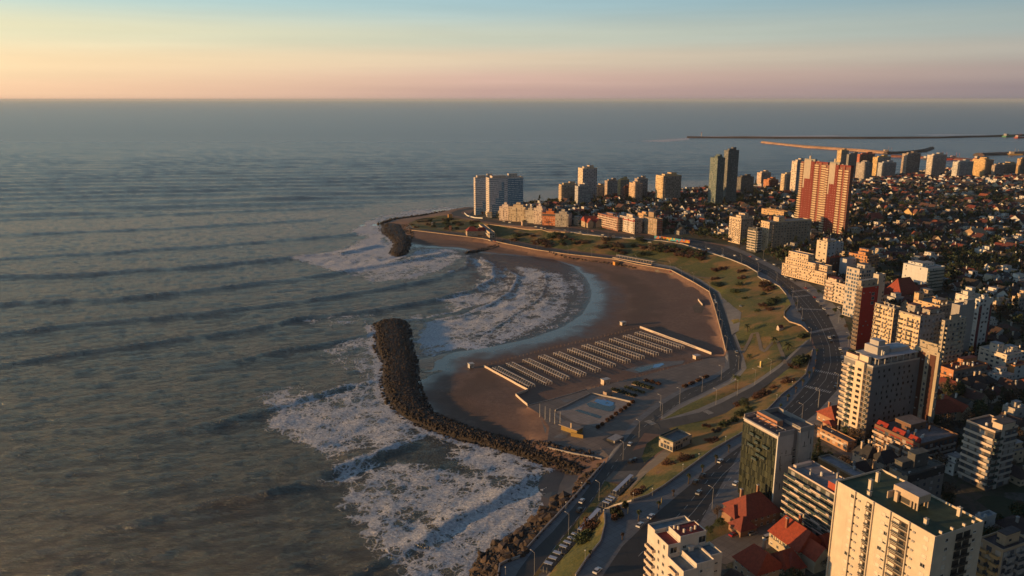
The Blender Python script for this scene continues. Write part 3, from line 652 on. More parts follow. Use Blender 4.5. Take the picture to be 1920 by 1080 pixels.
for _ in range(9000):
    px, py = rnd.uniform(860, 1132), rnd.uniform(862, 1085)
    p = at(px, py)
    P = [r[1] for r in REG if r[0] == 'rockbed'][0]
    if in_poly(np.array([p.x]), np.array([p.y]), P)[0]:
        if p.z < 1.2 and rnd.random() < .35: continue
        big = rnd.random() < .06
        sp.append((p.x, p.y, p.z + rnd.uniform(-.6, .3), rnd.uniform(1.6, 3.4) if big else rnd.uniform(.3, 1.2), rnd.uniform(0, .2) + (.35 if rnd.random() < .08 else 0)))
rocks('shore_rocks', sp, rk2)
sp = [(p.x + rnd.gauss(0, 1.2), p.y + rnd.gauss(0, 2.5), p.z + .2, rnd.uniform(.6, 1.5), .5) for p in dens(W('1030,472 1065,483 1100,488 1150,494 1190,502'), .9)]
sp += [(p.x + rnd.gauss(0, 2), p.y + rnd.gauss(0, 3), .3, rnd.uniform(1, 2.6), .05) for p in dens([un(x, y, 0) for x, y, z in pl('713,420 740,411 780,406 813,401 833,397 880,391', 0)], .8)]
rocks('seawall_foot_rocks', sp, rk2)
# ------------------------------------------------------------------ buildings: materials
def fac(wall, glass=(.03, .035, .045), du=3.4, wu=.5, wv=.48, blind=.3, dv=2.9, var=.12, band=None):
    """wall with rows of windows in metres; panes, blinds and frames differ window by window"""
    key = ('fac', wall, glass, du, wu, wv, blind, dv, band)
    if key in _mc: return _mc[key]
    m, nt, b = newmat('facade_%d' % len(_mc))
    uv = nt.nodes.new('ShaderNodeUVMap'); s = nt.nodes.new('ShaderNodeSeparateXYZ'); nt.links.new(uv.outputs[0], s.inputs[0])
    u = math_n(nt, 'DIVIDE', s.outputs[0], du); v = math_n(nt, 'DIVIDE', s.outputs[1], dv)
    fu, fv = math_n(nt, 'FRACT', u), math_n(nt, 'FRACT', v)
    cu, cv = math_n(nt, 'FLOOR', u), math_n(nt, 'FLOOR', v)
    mu = math_n(nt, 'LESS_THAN', math_n(nt, 'ABSOLUTE', math_n(nt, 'SUBTRACT', fu, .5)), wu / 2)
    mv = math_n(nt, 'LESS_THAN', math_n(nt, 'ABSOLUTE', math_n(nt, 'SUBTRACT', fv, .55)), wv / 2)
    msk = math_n(nt, 'MULTIPLY', mu, mv)
    cx = nt.nodes.new('ShaderNodeCombineXYZ'); nt.links.new(cu, cx.inputs[0]); nt.links.new(cv, cx.inputs[1])
    wn = nt.nodes.new('ShaderNodeTexWhiteNoise'); wn.noise_dimensions = '3D'; nt.links.new(cx.outputs[0], wn.inputs['Vector'])
    oi = nt.nodes.new('ShaderNodeObjectInfo'); nt.links.new(oi.outputs['Random'], cx.inputs[2])
    p = geo(nt); st = noise(nt, p, .35, 5, .7)
    mp = nt.nodes.new('ShaderNodeMapping'); mp.inputs['Scale'].default_value = (.9, .9, .06); nt.links.new(p, mp.inputs[0])
    dr = noise(nt, mp.outputs[0], 1.0, 4, .6)
    wc = mixc(nt, ramp(nt, st, .3, .7), tuple(x * (1 - var) for x in wall), wall)
    wc = mixc(nt, math_n(nt, 'MULTIPLY', ramp(nt, dr, .5, .75), .35), wc, tuple(x * .62 for x in wall))
    slab = math_n(nt, 'LESS_THAN', fv, .07)
    wc = mixc(nt, math_n(nt, 'MULTIPLY', slab, .35 if band is None else 1.0), wc, tuple(x * .7 for x in wall) if band is None else band)
    bl = math_n(nt, 'LESS_THAN', wn.outputs['Value'], blind)
    gl = mixc(nt, bl, mixc(nt, wn.outputs['Value'], glass, tuple(min(1, x * 3) for x in glass)), tuple(min(.8, x * .55 + .22) for x in wall))
    nt.links.new(mixc(nt, msk, wc, gl), b.inputs['Base Color'])
    rg = math_n(nt, 'MULTIPLY', msk, math_n(nt, 'SUBTRACT', 1, bl))
    r = nt.nodes.new('ShaderNodeMapRange'); nt.links.new(rg, r.inputs[0]); r.inputs[3].default_value = .85; r.inputs[4].default_value = .12
    nt.links.new(r.outputs[0], b.inputs['Roughness'])
    bump(nt, math_n(nt, 'SUBTRACT', 1, msk), .6, .15, b)
    _mc[key] = m; return m
def stucco(c): 
    k = ('st', c)
    if k not in _mc:
        m, nt, b = newmat('stucco_%d' % len(_mc)); p = geo(nt)
        mp = nt.nodes.new('ShaderNodeMapping'); mp.inputs['Scale'].default_value = (.8, .8, .07); nt.links.new(p, mp.inputs[0])
        a = noise(nt, mp.outputs[0], 1, 5, .65); d = noise(nt, p, .25, 5, .65)
        g = mixc(nt, ramp(nt, d, .35, .7), tuple(x * .86 for x in c), c)
        g = mixc(nt, math_n(nt, 'MULTIPLY', ramp(nt, a, .52, .72), .4), g, tuple(x * .6 for x in c))
        nt.links.new(g, b.inputs['Base Color']); b.inputs['Roughness'].default_value = .88; _mc[k] = m
    return _mc[k]
def roofm(c): return plain('roofing_%d_%d_%d' % tuple(int(x * 999) for x in c), c, .85, .35, .5)
def tiles(c):
    k = ('tl', c)
    if k not in _mc:
        m, nt, b = newmat('roof_tiles_%d' % len(_mc)); p = geo(nt)
        wv = nt.nodes.new('ShaderNodeTexWave'); wv.bands_direction = 'Z'; wv.inputs['Scale'].default_value = 1.2; wv.inputs['Distortion'].default_value = .6; nt.links.new(p, wv.inputs['Vector'])
        d = noise(nt, p, .9, 6, .7)
        oi = nt.nodes.new('ShaderNodeObjectInfo')
        g = mixc(nt, ramp(nt, d, .3, .7), tuple(x * .6 for x in c), c)
        g = mixc(nt, math_n(nt, 'MULTIPLY', wv.outputs['Fac'], .3), g, tuple(x * .5 for x in c))
        nt.links.new(g, b.inputs['Base Color']); b.inputs['Roughness'].default_value = .85; bump(nt, wv.outputs['Fac'], .5, .08, b); _mc[k] = m
    return _mc[k]
WHITE, CREAM, PINKW, GREY, DGREY, BRICK, RED, TAN, BLUE = (.62, .61, .59), (.6, .52, .42), (.6, .5, .44), (.4, .39, .38), (.13, .13, .135), (.27, .09, .05), (.33, .035, .03), (.4, .3, .2), (.12, .24, .36)
def glassm():
    m, nt, b = newmat('window_glass'); b.inputs['Base Color'].default_value = (.02, .025, .03, 1); b.inputs['Roughness'].default_value = .06; b.inputs['IOR'].default_value = 1.5
    bump(nt, noise(nt, geo(nt), .8, 2), .12, .1, b); return m
GLASS = glassm(); FRAME = plain('window_frame_white', (.55, .54, .52), .5, .1); DFR = plain('window_frame_dark', (.04, .04, .04), .5, .1)
BLIND = plain('roller_blind', (.62, .55, .46), .7, .12); RAIL = plain('metal_rail', (.3, .3, .31), .5, .1); GRAIL = None
def grail():
    m, nt, b = newmat('rail_glass'); b.inputs['Base Color'].default_value = (.05, .075, .075, 1); b.inputs['Roughness'].default_value = .08; return m
GRAIL = grail()
_me = {}
def winme(w, h, style='dark'):
    k = ('w', round(w, 2), round(h, 2), style)
    if k in _me: return _me[k]
    mb = MB(); fr = DFR if style in ('black', 'slot') else FRAME
    if style == 'slot': mb.box(0, -.05, 0, w, 0, h, DFR)
    else:
        t = .07
        mb.box(0, -.1, 0, w, 0, t, fr); mb.box(0, -.1, h - t, w, 0, h, fr); mb.box(0, -.1, t, t, 0, h - t, fr); mb.box(w - t, -.1, t, w, 0, h - t, fr)
        if style == 'blind': mb.box(t, -.06, t, w - t, 0, h - t, BLIND)
        elif style == 'half': mb.box(t, -.04, t, w - t, 0, h * .5, GLASS); mb.box(t, -.06, h * .5, w - t, 0, h - t, BLIND)
        else: mb.box(t, -.04, t, w - t, 0, h - t, GLASS)
        if style != 'blind': mb.box(w / 2 - .03, -.07, t, w / 2 + .03, -.04, h - t, fr)
        mb.box(-.05, -.16, -.08, w + .05, 0, 0, fr)
    _me[k] = mb.mesh('window'); return _me[k]
def balme(w, d, rail='solid', wall=None, hr=.95, sides=True, slab=.16):
    k = ('b', round(w, 2), round(d, 2), rail, wall, hr)
    if k in _me: return _me[k]
    mb = MB(); m = stucco(wall or WHITE); mb.box(0, -d, -slab, w, 0, 0, m)
    r = {'solid': m, 'glass': GRAIL, 'bars': RAIL, 'dark': DFR}[rail]; t = .1 if rail == 'solid' else .04
    if rail == 'bars':
        mb.box(0, -d, hr - .06, w, -d + .05, hr, r); mb.box(0, -d, hr * .5, w, -d + .04, hr * .5 + .05, r)
        n = max(2, int(w / .35))
        for i in range(n + 1): mb.box(i * (w - .04) / n, -d, 0, i * (w - .04) / n + .04, -d + .03, hr - .06, r)
    else: mb.box(0, -d, 0, w, -d + t, hr, r)
    if sides: mb.box(0, -d + t, 0, t, 0, hr, r); mb.box(w - t, -d + t, 0, w, 0, hr, r)
    _me[k] = mb.mesh('balcony'); return _me[k]
def boxme(w, d, h, mat, name='box'):
    k = ('x', round(w, 2), round(d, 2), round(h, 2), mat.name)
    if k not in _me: mb = MB(); mb.box(0, -d, 0, w, 0, h, mat); _me[k] = mb.mesh(name)
    return _me[k]
def solve(L, B, Rr, yt, yb=None, h=None, al=24.0, zg=None):
    def base(hh):
        z = 20.0 if zg is None else zg
        for _ in range(4):
            p = un(B, yt, z + hh)
            if zg is None: z = max(1.0, Hh(p.x, p.y))
        return p, z
    if h is None:
        lo, hi = 1.0, 130.0
        for _ in range(30):
            mid = (lo + hi) / 2; p, z = base(mid)
            if proj((p.x, p.y, z))[1] < yb: lo = mid
            else: hi = mid
        h = (lo + hi) / 2
    p, z = base(h)
    dep = p.y * CP - (p.z - CH) * SP
    def wid(px, ang):
        c, s = math.cos(R(ang)), math.sin(R(ang)); k = (px - 960) / F
        den = c - k * s * CP
        return (k * dep - p.x) / den if abs(den) > 1e-3 else 8
    WR, WL = wid(Rr, al), wid(L, al + 90)
    cl = lambda v: 8 if not (2 < v) else min(v, 75)
    return p, z, h, cl(WL), cl(WR)
BLD = []
class Building:
    def __init__(s, name, label, cat, L, B, Rr, yt, yb=None, h=None, al=24.0, zg=None, WL=None, WR=None, short=None):
        p, z, s.h, s.WL, s.WR = solve(L, B, Rr, yt, yb, h, al, zg)
        if WL: s.WL = WL
        if WR: s.WR = WR
        s.root = tag(empty(name, (p.x, p.y, z - .0), R(al)), label, cat); s.z = z; s.al = al; s.p = p
        s.el = {}; s.roof = None
        BLD.append((s, short or label, (L + Rr) / 2, (yt + proj((p.x, p.y, z))[1]) / 2))
    def face(s, f, me, name, u, z, w, d=0.0):
        if f == 'R': o = link(name, me, s.root, (u, -d, z), 0)
        elif f == 'L': o = link(name, me, s.root, (-d, u + w, z), -math.pi / 2)
        return o
    def many(s, name, items):
        """items: (face, mesh, u, z, w, d); the first hundred are parts, any more one part"""
        items = sorted(items, key=lambda t: -t[3])
        for f, me, u, z, w, *d in items[:100]: s.face(f, me, name, u, z, w, *d)
        rest = items[100:]
        if rest:
            V, Fc, M, mats, k = [], [], [], [], 0
            for f, me, u, z, w, *d in rest:
                dd = d[0] if d else 0
                T = Matrix.Translation((u, -dd, z)) if f == 'R' else Matrix.Translation((-dd, u + w, z)) @ Matrix.Rotation(-math.pi / 2, 4, 'Z')
                mi = []
                for mm in me.materials:
                    if mm not in mats: mats.append(mm)
                    mi.append(mats.index(mm))
                V += [T @ v.co for v in me.vertices]
                for q in me.polygons: Fc.append([k + i for i in q.vertices]); M.append(mi[q.material_index])
                k = len(V)
            me = bpy.data.meshes.new(name); me.from_pydata(V, [], Fc)
            for mm in mats: me.materials.append(mm)
            me.polygons.foreach_set('material_index', M); me.update(); link(name, me, s.root)['kind'] = 'stuff'
    def vol(s, x0, y0, x1, y1, z0, z1, mat, roof=None, par=.9, name='body', parmat=None, rel=True):
        if rel: x0, x1, y0, y1 = x0 * s.WR, x1 * s.WR, y0 * s.WL, y1 * s.WL
        mb = MB(); mb.box(x0, y0, z0, x1, y1, z1, mat, bottom=False); mb.build(name, s.root)
        if roof:
            t = .22
            mb = MB(); mb.box(x0 + t + .02, y0 + t + .02, z1 + .003, x1 - t - .02, y1 - t - .02, z1 + .14, roof, bottom=False); s.roof = mb.build('roof', s.root)
            if par:
                pm = parmat or stucco(WHITE); mb = MB()
                mb.box(x0, y0, z1, x1, y0 + t, z1 + par, pm); mb.box(x0, y1 - t, z1, x1, y1, z1 + par, pm)
                mb.box(x0, y0 + t, z1, x0 + t, y1 - t, z1 + par, pm); mb.box(x1 - t, y0 + t, z1, x1, y1 - t, z1 + par, pm)
                mb.build('parapet', s.root)
    def roofbits(s, n, z, wall, seed=1, area=(.1, .1, .9, .9)):
        r = random.Random(seed)
        for _ in range(n):
            x = s.WR * r.uniform(area[0], area[2]); y = s.WL * r.uniform(area[1], area[3]); k = r.random()
            mb = MB()
            if k < .4:
                mb.tube((0, 0, 0), (0, 0, .25), .5, .5, stucco(GREY), 10); mb.tube((0, 0, .25), (0, 0, 1.5), .55, .55, stucco(WHITE), 10); mb.tube((0, 0, 1.5), (0, 0, 1.75), .55, .2, stucco(WHITE), 10); mb.build('water_tank', s.roof or s.root, (x, y, z))
            elif k < .75:
                mb.box(-.4, -.3, 0, .4, .3, r.uniform(1.4, 2.4), stucco(wall)); mb.box(-.5, -.4, 2.45, .5, .4, 2.6, stucco(wall)); mb.tube((0, 0, 1.3), (0, 0, 2.9), .16, .16, RAIL, 6); mb.build('chimney', s.roof or s.root, (x, y, z))
            else:
                mb.box(-.5, -.25, .1, .5, .25, .85, stucco(WHITE)); mb.tube((0, -.26, .47), (0, -.3, .47), .3, .3, DFR, 8); mb.build('air_conditioner', s.roof or s.root, (x, y, z))
    def mast(s, x, y, z, h):
        mb = MB(); mb.tube((0, 0, 0), (0, 0, h), .07, .03, RAIL, 5); mb.tube((-.8, 0, h * .8), (.8, 0, h * .8), .03, .03, RAIL, 4); mb.tube((-.5, 0, h * .9), (.5, 0, h * .9), .03, .03, RAIL, 4); mb.build('antenna', s.root, (x, y, z))
def tower(label, L, B, Rr, yt, yb=None, h=None, al=24, wall=WHITE, wall2=None, roof=(.3, .3, .3), bl=None, br=None, pent=((.3, .3, .7, .7, 3),), bits=3, du=3.4, wu=.5, wv=.48, blind=.3, name='apartment_building', cat='building', WL=None, WR=None, zg=None, short=None, parc=None, glass=(.03, .035, .045), band=None, hip=None, dv=2.9, strips=()):
    """a mid-rise or tower: walls, roof, parapet, roof houses, balconies per floor and face"""
    b = Building(name, label, cat, L, B, Rr, yt, yb, h, al, zg, WL, WR, short)
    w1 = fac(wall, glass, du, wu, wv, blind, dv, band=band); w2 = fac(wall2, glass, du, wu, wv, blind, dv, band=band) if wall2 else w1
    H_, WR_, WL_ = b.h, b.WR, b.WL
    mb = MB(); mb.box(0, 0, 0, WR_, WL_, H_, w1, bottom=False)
    if wall2: mb.m[0] = mb.mi(w2); mb.m[2] = mb.mi(w2)      # the right-hand street face (and its opposite), often with its shade put into the colour
    mb.build('body', b.root); t = .25; pm = stucco(parc or wall); par = .9
    if hip is None:
        mb = MB(); mb.box(t, t, H_ + .003, WR_ - t, WL_ - t, H_ + .12, roofm(roof), bottom=False); b.roof = mb.build('roof', b.root)
        mb = MB(); mb.box(0, 0, H_, WR_, t, H_ + par, pm); mb.box(0, WL_ - t, H_, WR_, WL_, H_ + par, pm)
        mb.box(0, t, H_, t, WL_ - t, H_ + par, pm); mb.box(WR_ - t, t, H_, WR_, WL_ - t, H_ + par, pm); mb.build('parapet', b.root)
    else:
        mb = MB(); mb.gable(0, 0, WR_, WL_, H_, hip, .5, tiles(roof), stucco(wall), 'x' if WR_ > WL_ else 'y', hip=.8); mb.build('roof', b.root)
    for i, (x0, y0, x1, y1, hh) in enumerate(pent):
        mb = MB(); mb.box(x0 * WR_, y0 * WL_, H_ + .125, x1 * WR_, y1 * WL_, H_ + hh, fac(parc or wall, glass, 5, .25, .3, .2), bottom=False)
        mb.box(x0 * WR_ - .2, y0 * WL_ - .2, H_ + hh, x1 * WR_ + .2, y1 * WL_ + .2, H_ + hh + .2, roofm(roof if hip is None else GREY)); mb.build('penthouse', b.root)
    b.roofbits(bits, H_ + .12, wall, int(L * 7 + yt))
    nf = max(1, int(round(H_ / dv)))
    its = []
    for f, spec in (('L', bl), ('R', br)):
        if not spec: continue
        Wf = WL_ if f == 'L' else WR_
        for sp_ in spec:
            a0, a1, rail, bw = sp_[:4]; dp = sp_[4] if len(sp_) > 4 else 1.2
            w_ = (a1 - a0) * Wf
            for k in range(1, nf): its.append((f, balme(w_, dp, rail, bw), a0 * Wf, k * dv, w_))
    b.many('balcony', its)
    if b.p.y < 520 and H_ > 12:
        r = random.Random(int(L)); ac = boxme(.8, .35, .55, RAIL, 'air_conditioner'); q = []
        for _ in range(16): f = r.choice('LR'); q.append((f, ac, r.uniform(.5, (WL_ if f == 'L' else WR_) - 1.5), r.randrange(1, nf) * dv + 1.9, .8, .02))
        b.many('air_conditioner', q)
    for f, a0, a1, z0, z1, c in strips:      # painted or clad vertical fields of the facade
        Wf = WL_ if f == 'L' else WR_; w_ = (a1 - a0) * Wf
        mb = MB(); mb.box(0, -.18, 0, w_, 0, (z1 - z0) * H_, c if not isinstance(c, tuple) else stucco(c)); b.face(f, mb.mesh('wall_panel'), 'wall_panel', a0 * Wf, z0 * H_, w_)
    return b
# ------------------------------------------------------------------ near buildings, one by one
def hero_green():
    b = Building('apartment_tower', 'tall cream tower with green flat roof and blinds, nearest at bottom right', 'building', 1568, 1755, 1845, 1011, h=42, short='green-roofed cream tower')
    H_, WL, WR = b.h, b.WL, b.WR; cr = stucco(CREAM); gr = roofm((.055, .085, .045)); fl = 2.95; nf = int(H_ / fl)
    b.vol(0, 0, 1, 1, 0, H_, cr, gr, .8, parmat=cr)
    # fins and recessed bays on the long face (u from the near corner)
    U = lambda px: max(0, min(WL, WL * (1755 - px) / (1755 - 1568.) * 1.0))
    for px in (1755, 1712, 1678, 1646, 1610, 1571):
        mb = MB(); mb.box(0, -.55, 0, .3, 0, H_ + .75, cr); b.face('L', mb.mesh('fin'), 'fin', min(U(px), WL - .3), 0, .3)
    wins, bals, acs = [], [], []
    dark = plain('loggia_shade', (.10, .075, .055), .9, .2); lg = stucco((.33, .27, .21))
    for k in range(nf):
        z = H_ - (k + 1) * fl + .9
        for px, w, st in ((1604, 1.5, 'blind'), (1588, 1.2, 'slot0'), (1664, 1.5, 'blind'), (1684, 1.5, 'blind') if False else (1672, 1.3, 'half'), (1740, 1.6, 'blind'), (1724, 1.1, 'slot0')):
            if st == 'slot0': continue
            wins.append(('L', winme(w, 1.25, 'dark' if rnd.random() < .18 else st), U(px) - w / 2, z, w))
        for pa, pb in ((1646, 1633), (1712, 1682)):
            u0, u1 = U(pa), U(pb); w = u1 - u0 if u1 > u0 else u0 - u1; u = min(u0, u1)
        # loggias: two bays of dark openings with slim rails
        for ua, ub in ((U(1644), U(1631)), (U(1710), U(1681))):
            ua, ub = min(ua, ub), max(ua, ub); w = ub - ua - .1
            mb_k = ('log', round(w, 2))
            if mb_k not in _me:
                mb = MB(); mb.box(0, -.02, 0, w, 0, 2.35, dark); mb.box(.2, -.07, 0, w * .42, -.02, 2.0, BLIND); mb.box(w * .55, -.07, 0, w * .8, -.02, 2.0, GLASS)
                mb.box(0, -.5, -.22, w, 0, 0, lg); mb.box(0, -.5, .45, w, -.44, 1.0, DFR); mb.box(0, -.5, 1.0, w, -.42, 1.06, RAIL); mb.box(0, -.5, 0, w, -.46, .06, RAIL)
                _me[mb_k] = mb.mesh('balcony')
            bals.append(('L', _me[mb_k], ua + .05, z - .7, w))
        for px in (1620, 1722):
            acs.append(('L', boxme(.8, .35, .55, RAIL, 'air_conditioner'), U(px), z + .2, .8)); acs.append(('L', winme(.6, .5, 'black'), U(px) + 1.4, z + .4, .6))
        for f0, w in ((.2, 1.3), (.78, 1.3)): wins.append(('R', winme(w, 1.1, rnd.choice(['dark', 'half', 'blind'])), WR * f0, z, w))
        for f0 in (.42, .58):
            w = WR * .14
            k2 = ('lr', round(w, 2))
            if k2 not in _me:
                mb = MB(); mb.box(0, -.02, 0, w, 0, 2.2, DFR); mb.box(0, -.7, -.15, w, 0, 0, lg); mb.box(0, -.7, 0, w, -.64, .95, DFR); _me[k2] = mb.mesh('balcony')
            bals.append(('R', _me[k2], WR * f0, z - .7, w))
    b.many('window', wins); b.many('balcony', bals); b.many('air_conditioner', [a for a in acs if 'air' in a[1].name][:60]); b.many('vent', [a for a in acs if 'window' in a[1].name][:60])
    # floor joints on the blank part
    # roof house on stilts
    cx, cy = WR * .5, WL * .47
    mb = MB(); cc_ = stucco((.5, .4, .3))
    mb.box(cx - 2.2, cy - 4.5, H_ + 2.6, cx + 3.2, cy + 4.5, H_ + 5.0, cc_, roofm((.26, .25, .25))); mb.box(cx - 1.8, cy - 2, H_ + .145, cx + 2.8, cy + 3.4, H_ + 2.6, stucco((.36, .28, .21)))
    mb.box(cx - 1.83, cy - 1.4, H_ + .5, cx - 1.8, cy + 2.6, H_ + 2.2, DFR)
    for yy in (-4.3, -3.2): 
        for xx in (-1.9, 2.6): mb.box(cx + xx, cy + yy, H_ + .145, cx + xx + .5, cy + yy + .5, H_ + 2.6, cc_)
    mb.box(cx - 3.2, cy + 2, H_ + .145, cx - 2.3, cy + 3.2, H_ + 3.6, cc_); mb.box(cx - 4.8, cy + 4.2, H_ + .8, cx - 2.3, cy + 4.5, H_ + 3.2, cc_)
    mb.build('roof_house', b.root)
    for x, y, hh in ((.3, .78, 3.4), (.62, .86, 3.2), (.12, .70, 1.6), (.85, .16, 2.8), (.2, .18, 1.8)):
        mb = MB(); mb.box(-.5, -.5, 0, .5, .5, hh, cr); mb.box(-.6, -.6, hh, .6, .6, hh + .15, cr); mb.tube((0, 0, hh + .15), (0, 0, hh + .5), .2, .2, RAIL); mb.build('chimney', b.root, (x * WR, y * WL, H_ + .14))
    for f0 in (.12, .35, .6, .8):
        mb = MB(); mb.box(0, 0, 0, .5, .9, .8, cr); mb.build('parapet_pier', b.root, (f0 * WR, .25, H_ + .8))
hero_green()
def glass_wall(name, c0, c1, bw=1.3, bh=2.9):
    m, nt, b = newmat(name); uv = nt.nodes.new('ShaderNodeUVMap')
    br = nt.nodes.new('ShaderNodeTexBrick'); nt.links.new(uv.outputs[0], br.inputs['Vector']); br.offset = .5; br.inputs['Scale'].default_value = 1
    br.inputs['Brick Width'].default_value = bw; br.inputs['Row Height'].default_value = bh; br.inputs['Mortar Size'].default_value = .06
    br.inputs['Color1'].default_value = col(c0); br.inputs['Color2'].default_value = col(c1); br.inputs['Mortar'].default_value = (.02, .022, .02, 1)
    nt.links.new(br.outputs[0], b.inputs['Base Color']); b.inputs['Roughness'].default_value = .12; b.inputs['Metallic'].default_value = .25; bump(nt, noise(nt, geo(nt), .25, 3), .25, .4, b); return m
def hero_glass():
    b = Building('glass_hotel', 'hotel block with green glass front and pale panelled side wall', 'building', 1395, 1461, 1527, 820, yb=966, short='green glass hotel')
    H_, WL, WR = b.h, b.WL, b.WR; pan = stucco((.5, .44, .41)); gl = glass_wall('curtain_wall', (.012, .018, .018), (.10, .11, .075), .75)
    mb = MB(); mb.box(0, 0, 0, WR * .42, WL, H_, pan, bottom=False); mb.box(WR * .42, 1.6, 0, WR * .6, WL, H_, stucco((.25, .23, .23)), bottom=False); mb.box(WR * .6, 0, 0, WR, WL, H_, pan, bottom=False); mb.build('body', b.root)
    # curtain wall as a projecting glass box with a pale edge
    mb = MB(); w = WL - .8; mb.box(0, -.35, 0, w, 0, H_ - 1.2, gl, bottom=False); b.face('L', mb.mesh('glass_front'), 'glass_front', .8, 0, w)
    mb = MB(); mb.box(0, -.5, 0, .5, 0, H_ - .1, stucco(WHITE)); b.face('L', mb.mesh('edge_frame'), 'edge_frame', 0, 0, .5)
    mb = MB(); mb.box(0, -.5, 0, WL, 0, .45, stucco(WHITE)); b.face('L', mb.mesh('edge_frame'), 'edge_frame', 0, H_ - .1, WL)
    r = random.Random(3); its = []
    for k in range(9):
        for j in range(2 if k < 5 else 1):
            w = r.uniform(2, 3.6); u = WL * (.25 if k % 2 else .42) + r.uniform(-1, 2) + j * 3.4
            its.append(('L', balme(w, 1.1, 'glass', DGREY), u, H_ - 4.5 - k * 2.55, w, .35))
    b.many('balcony', its[:9])
    slots = []
    for i in range(52):
        u = r.uniform(.03, .95)
        if .4 < u < .62: continue
        z = r.uniform(1, H_ - 3)
        w, h = (.28, r.uniform(1.0, 3.4)) if r.random() < .6 else (r.uniform(.8, 2.6), .12)
        if u < .4: w = min(w, (.41 - u) * WR)
        else: w = min(w, (.99 - u) * WR)
        slots.append(('R', winme(max(.15, w), h, 'slot'), u * WR, z, w))
    for k in range(9):
        slots.append(('R', winme(WR * .16, .9, 'dark'), WR * .43, 2 + k * 3, WR * .16, -1.6))
    b.many('window', slots)
    # roof: open concrete frame round a sunken deck
    dk = roofm((.09, .09, .10)); mb = MB(); mb.box(.3, .3, H_ + .003, WR * .42 - .1, WL - .3, H_ + .2, dk); mb.box(WR * .6 + .1, .3, H_ + .003, WR - .3, WL - .3, H_ + .2, dk); mb.box(WR * .42, 1.9, H_ + .003, WR * .6, WL - .3, H_ + .2, dk); mb.build('roof', b.root)
    fm = stucco((.34, .31, .30)); mb = MB(); z = H_ + 2.0
    for (x0, y0, x1, y1) in ((0, 0, WR * .42, .4), (WR * .6, 0, WR, .4), (0, WL - .4, WR, WL), (0, .4, .4, WL - .4), (WR - .4, .4, WR, WL - .4)): mb.box(x0, y0, H_, x1, y1, H_ + (2.0 if y0 != .4 or x0 > 1 else .5), fm)
    mb.build('parapet', b.root); mb = MB()
    for i in range(6): mb.box(.4, 2 + i * (WL - 4) / 5, z - .25, 4.5, 2.25 + i * (WL - 4) / 5, z, fm)
    mb.box(4.2, 1.2, z - .3, 4.6, WL - 1.2, z - .02, fm); mb.build('pergola', b.root)
    mb = MB(); mb.box(5.4, WL * .35, H_ + .21, 8.6, WL - 1.5, H_ + 2.9, stucco((.42, .2, .12)), roofm((.2, .22, .2))); mb.build('penthouse', b.root)
    mb = MB(); mb.box(WR * .66, 1.2, H_ + .21, WR * .9, WL * .5, H_ + 1.6, stucco((.35, .33, .32)), dk); mb.build('roof_house', b.root)
hero_glass()
def hero_stripes():
    b = Building('balcony_building', 'long hotel with stacked pale balcony bands, left of cream tower', 'building', 1478, 1592, 1640, 944, h=23.5, al=24, short='balcony band hotel')
    H_, WL, WR = b.h, b.WL, b.WR
    b.vol(0, 0, 1, 1, 0, H_, fac((.1, .095, .09), (.03, .035, .035), 2.2, .8, .8, .12), roofm((.27, .25, .25)), .6, parmat=stucco(PINKW))
    fl = H_ / 8; r = random.Random(5); its = []; pans = []; pc = stucco((.62, .5, .42))
    for k in range(8):
        z = k * fl + .25
        its.append(('L', balme(WL + .6, 1.7, 'glass', (.55, .45, .38), .9, False, .28), -.3, z, WL + .6))
        u = -.3
        i = k % 2
        while u < WL - 2:
            w = r.uniform(3.2, 5.5); w = min(w, WL + .3 - u)
            if i % 2 == 0:
                pans.append(('L', boxme(w, .14, .5, pc, 'balcony_front'), u, z + (.25 if k % 2 else -.05), w, 1.72))
            i += 1; u += w
        for q in range(int(WL / 3.4)):
            if r.random() < .22: pans.append(('L', boxme(1.5, .7, .08, pc, 'table'), q * 3.4 + .6, z + .7, 1.5, .8))
    b.many('balcony', its); b.many('balcony_front', [p for p in pans if 'front' in p[1].name]); b.many('balcony_table', [p for p in pans if 'table' in p[1].name])
    mb = MB(); mb.box(1.5, WL * .04, H_ + .15, WR * .55, WL * .38, H_ + 3.2, stucco((.38, .07, .04)), roofm((.24, .3, .36))); mb.build('penthouse', b.root)
    mb = MB(); mb.box(2, WL * .93, H_ + .15, WR * .8, WL * .98, H_ + 1.4, stucco(PINKW)); mb.build('roof_wall', b.root)
    b.roofbits(3, H_ + .14, GREY, 9, (.2, .5, .9, .9))
hero_stripes()
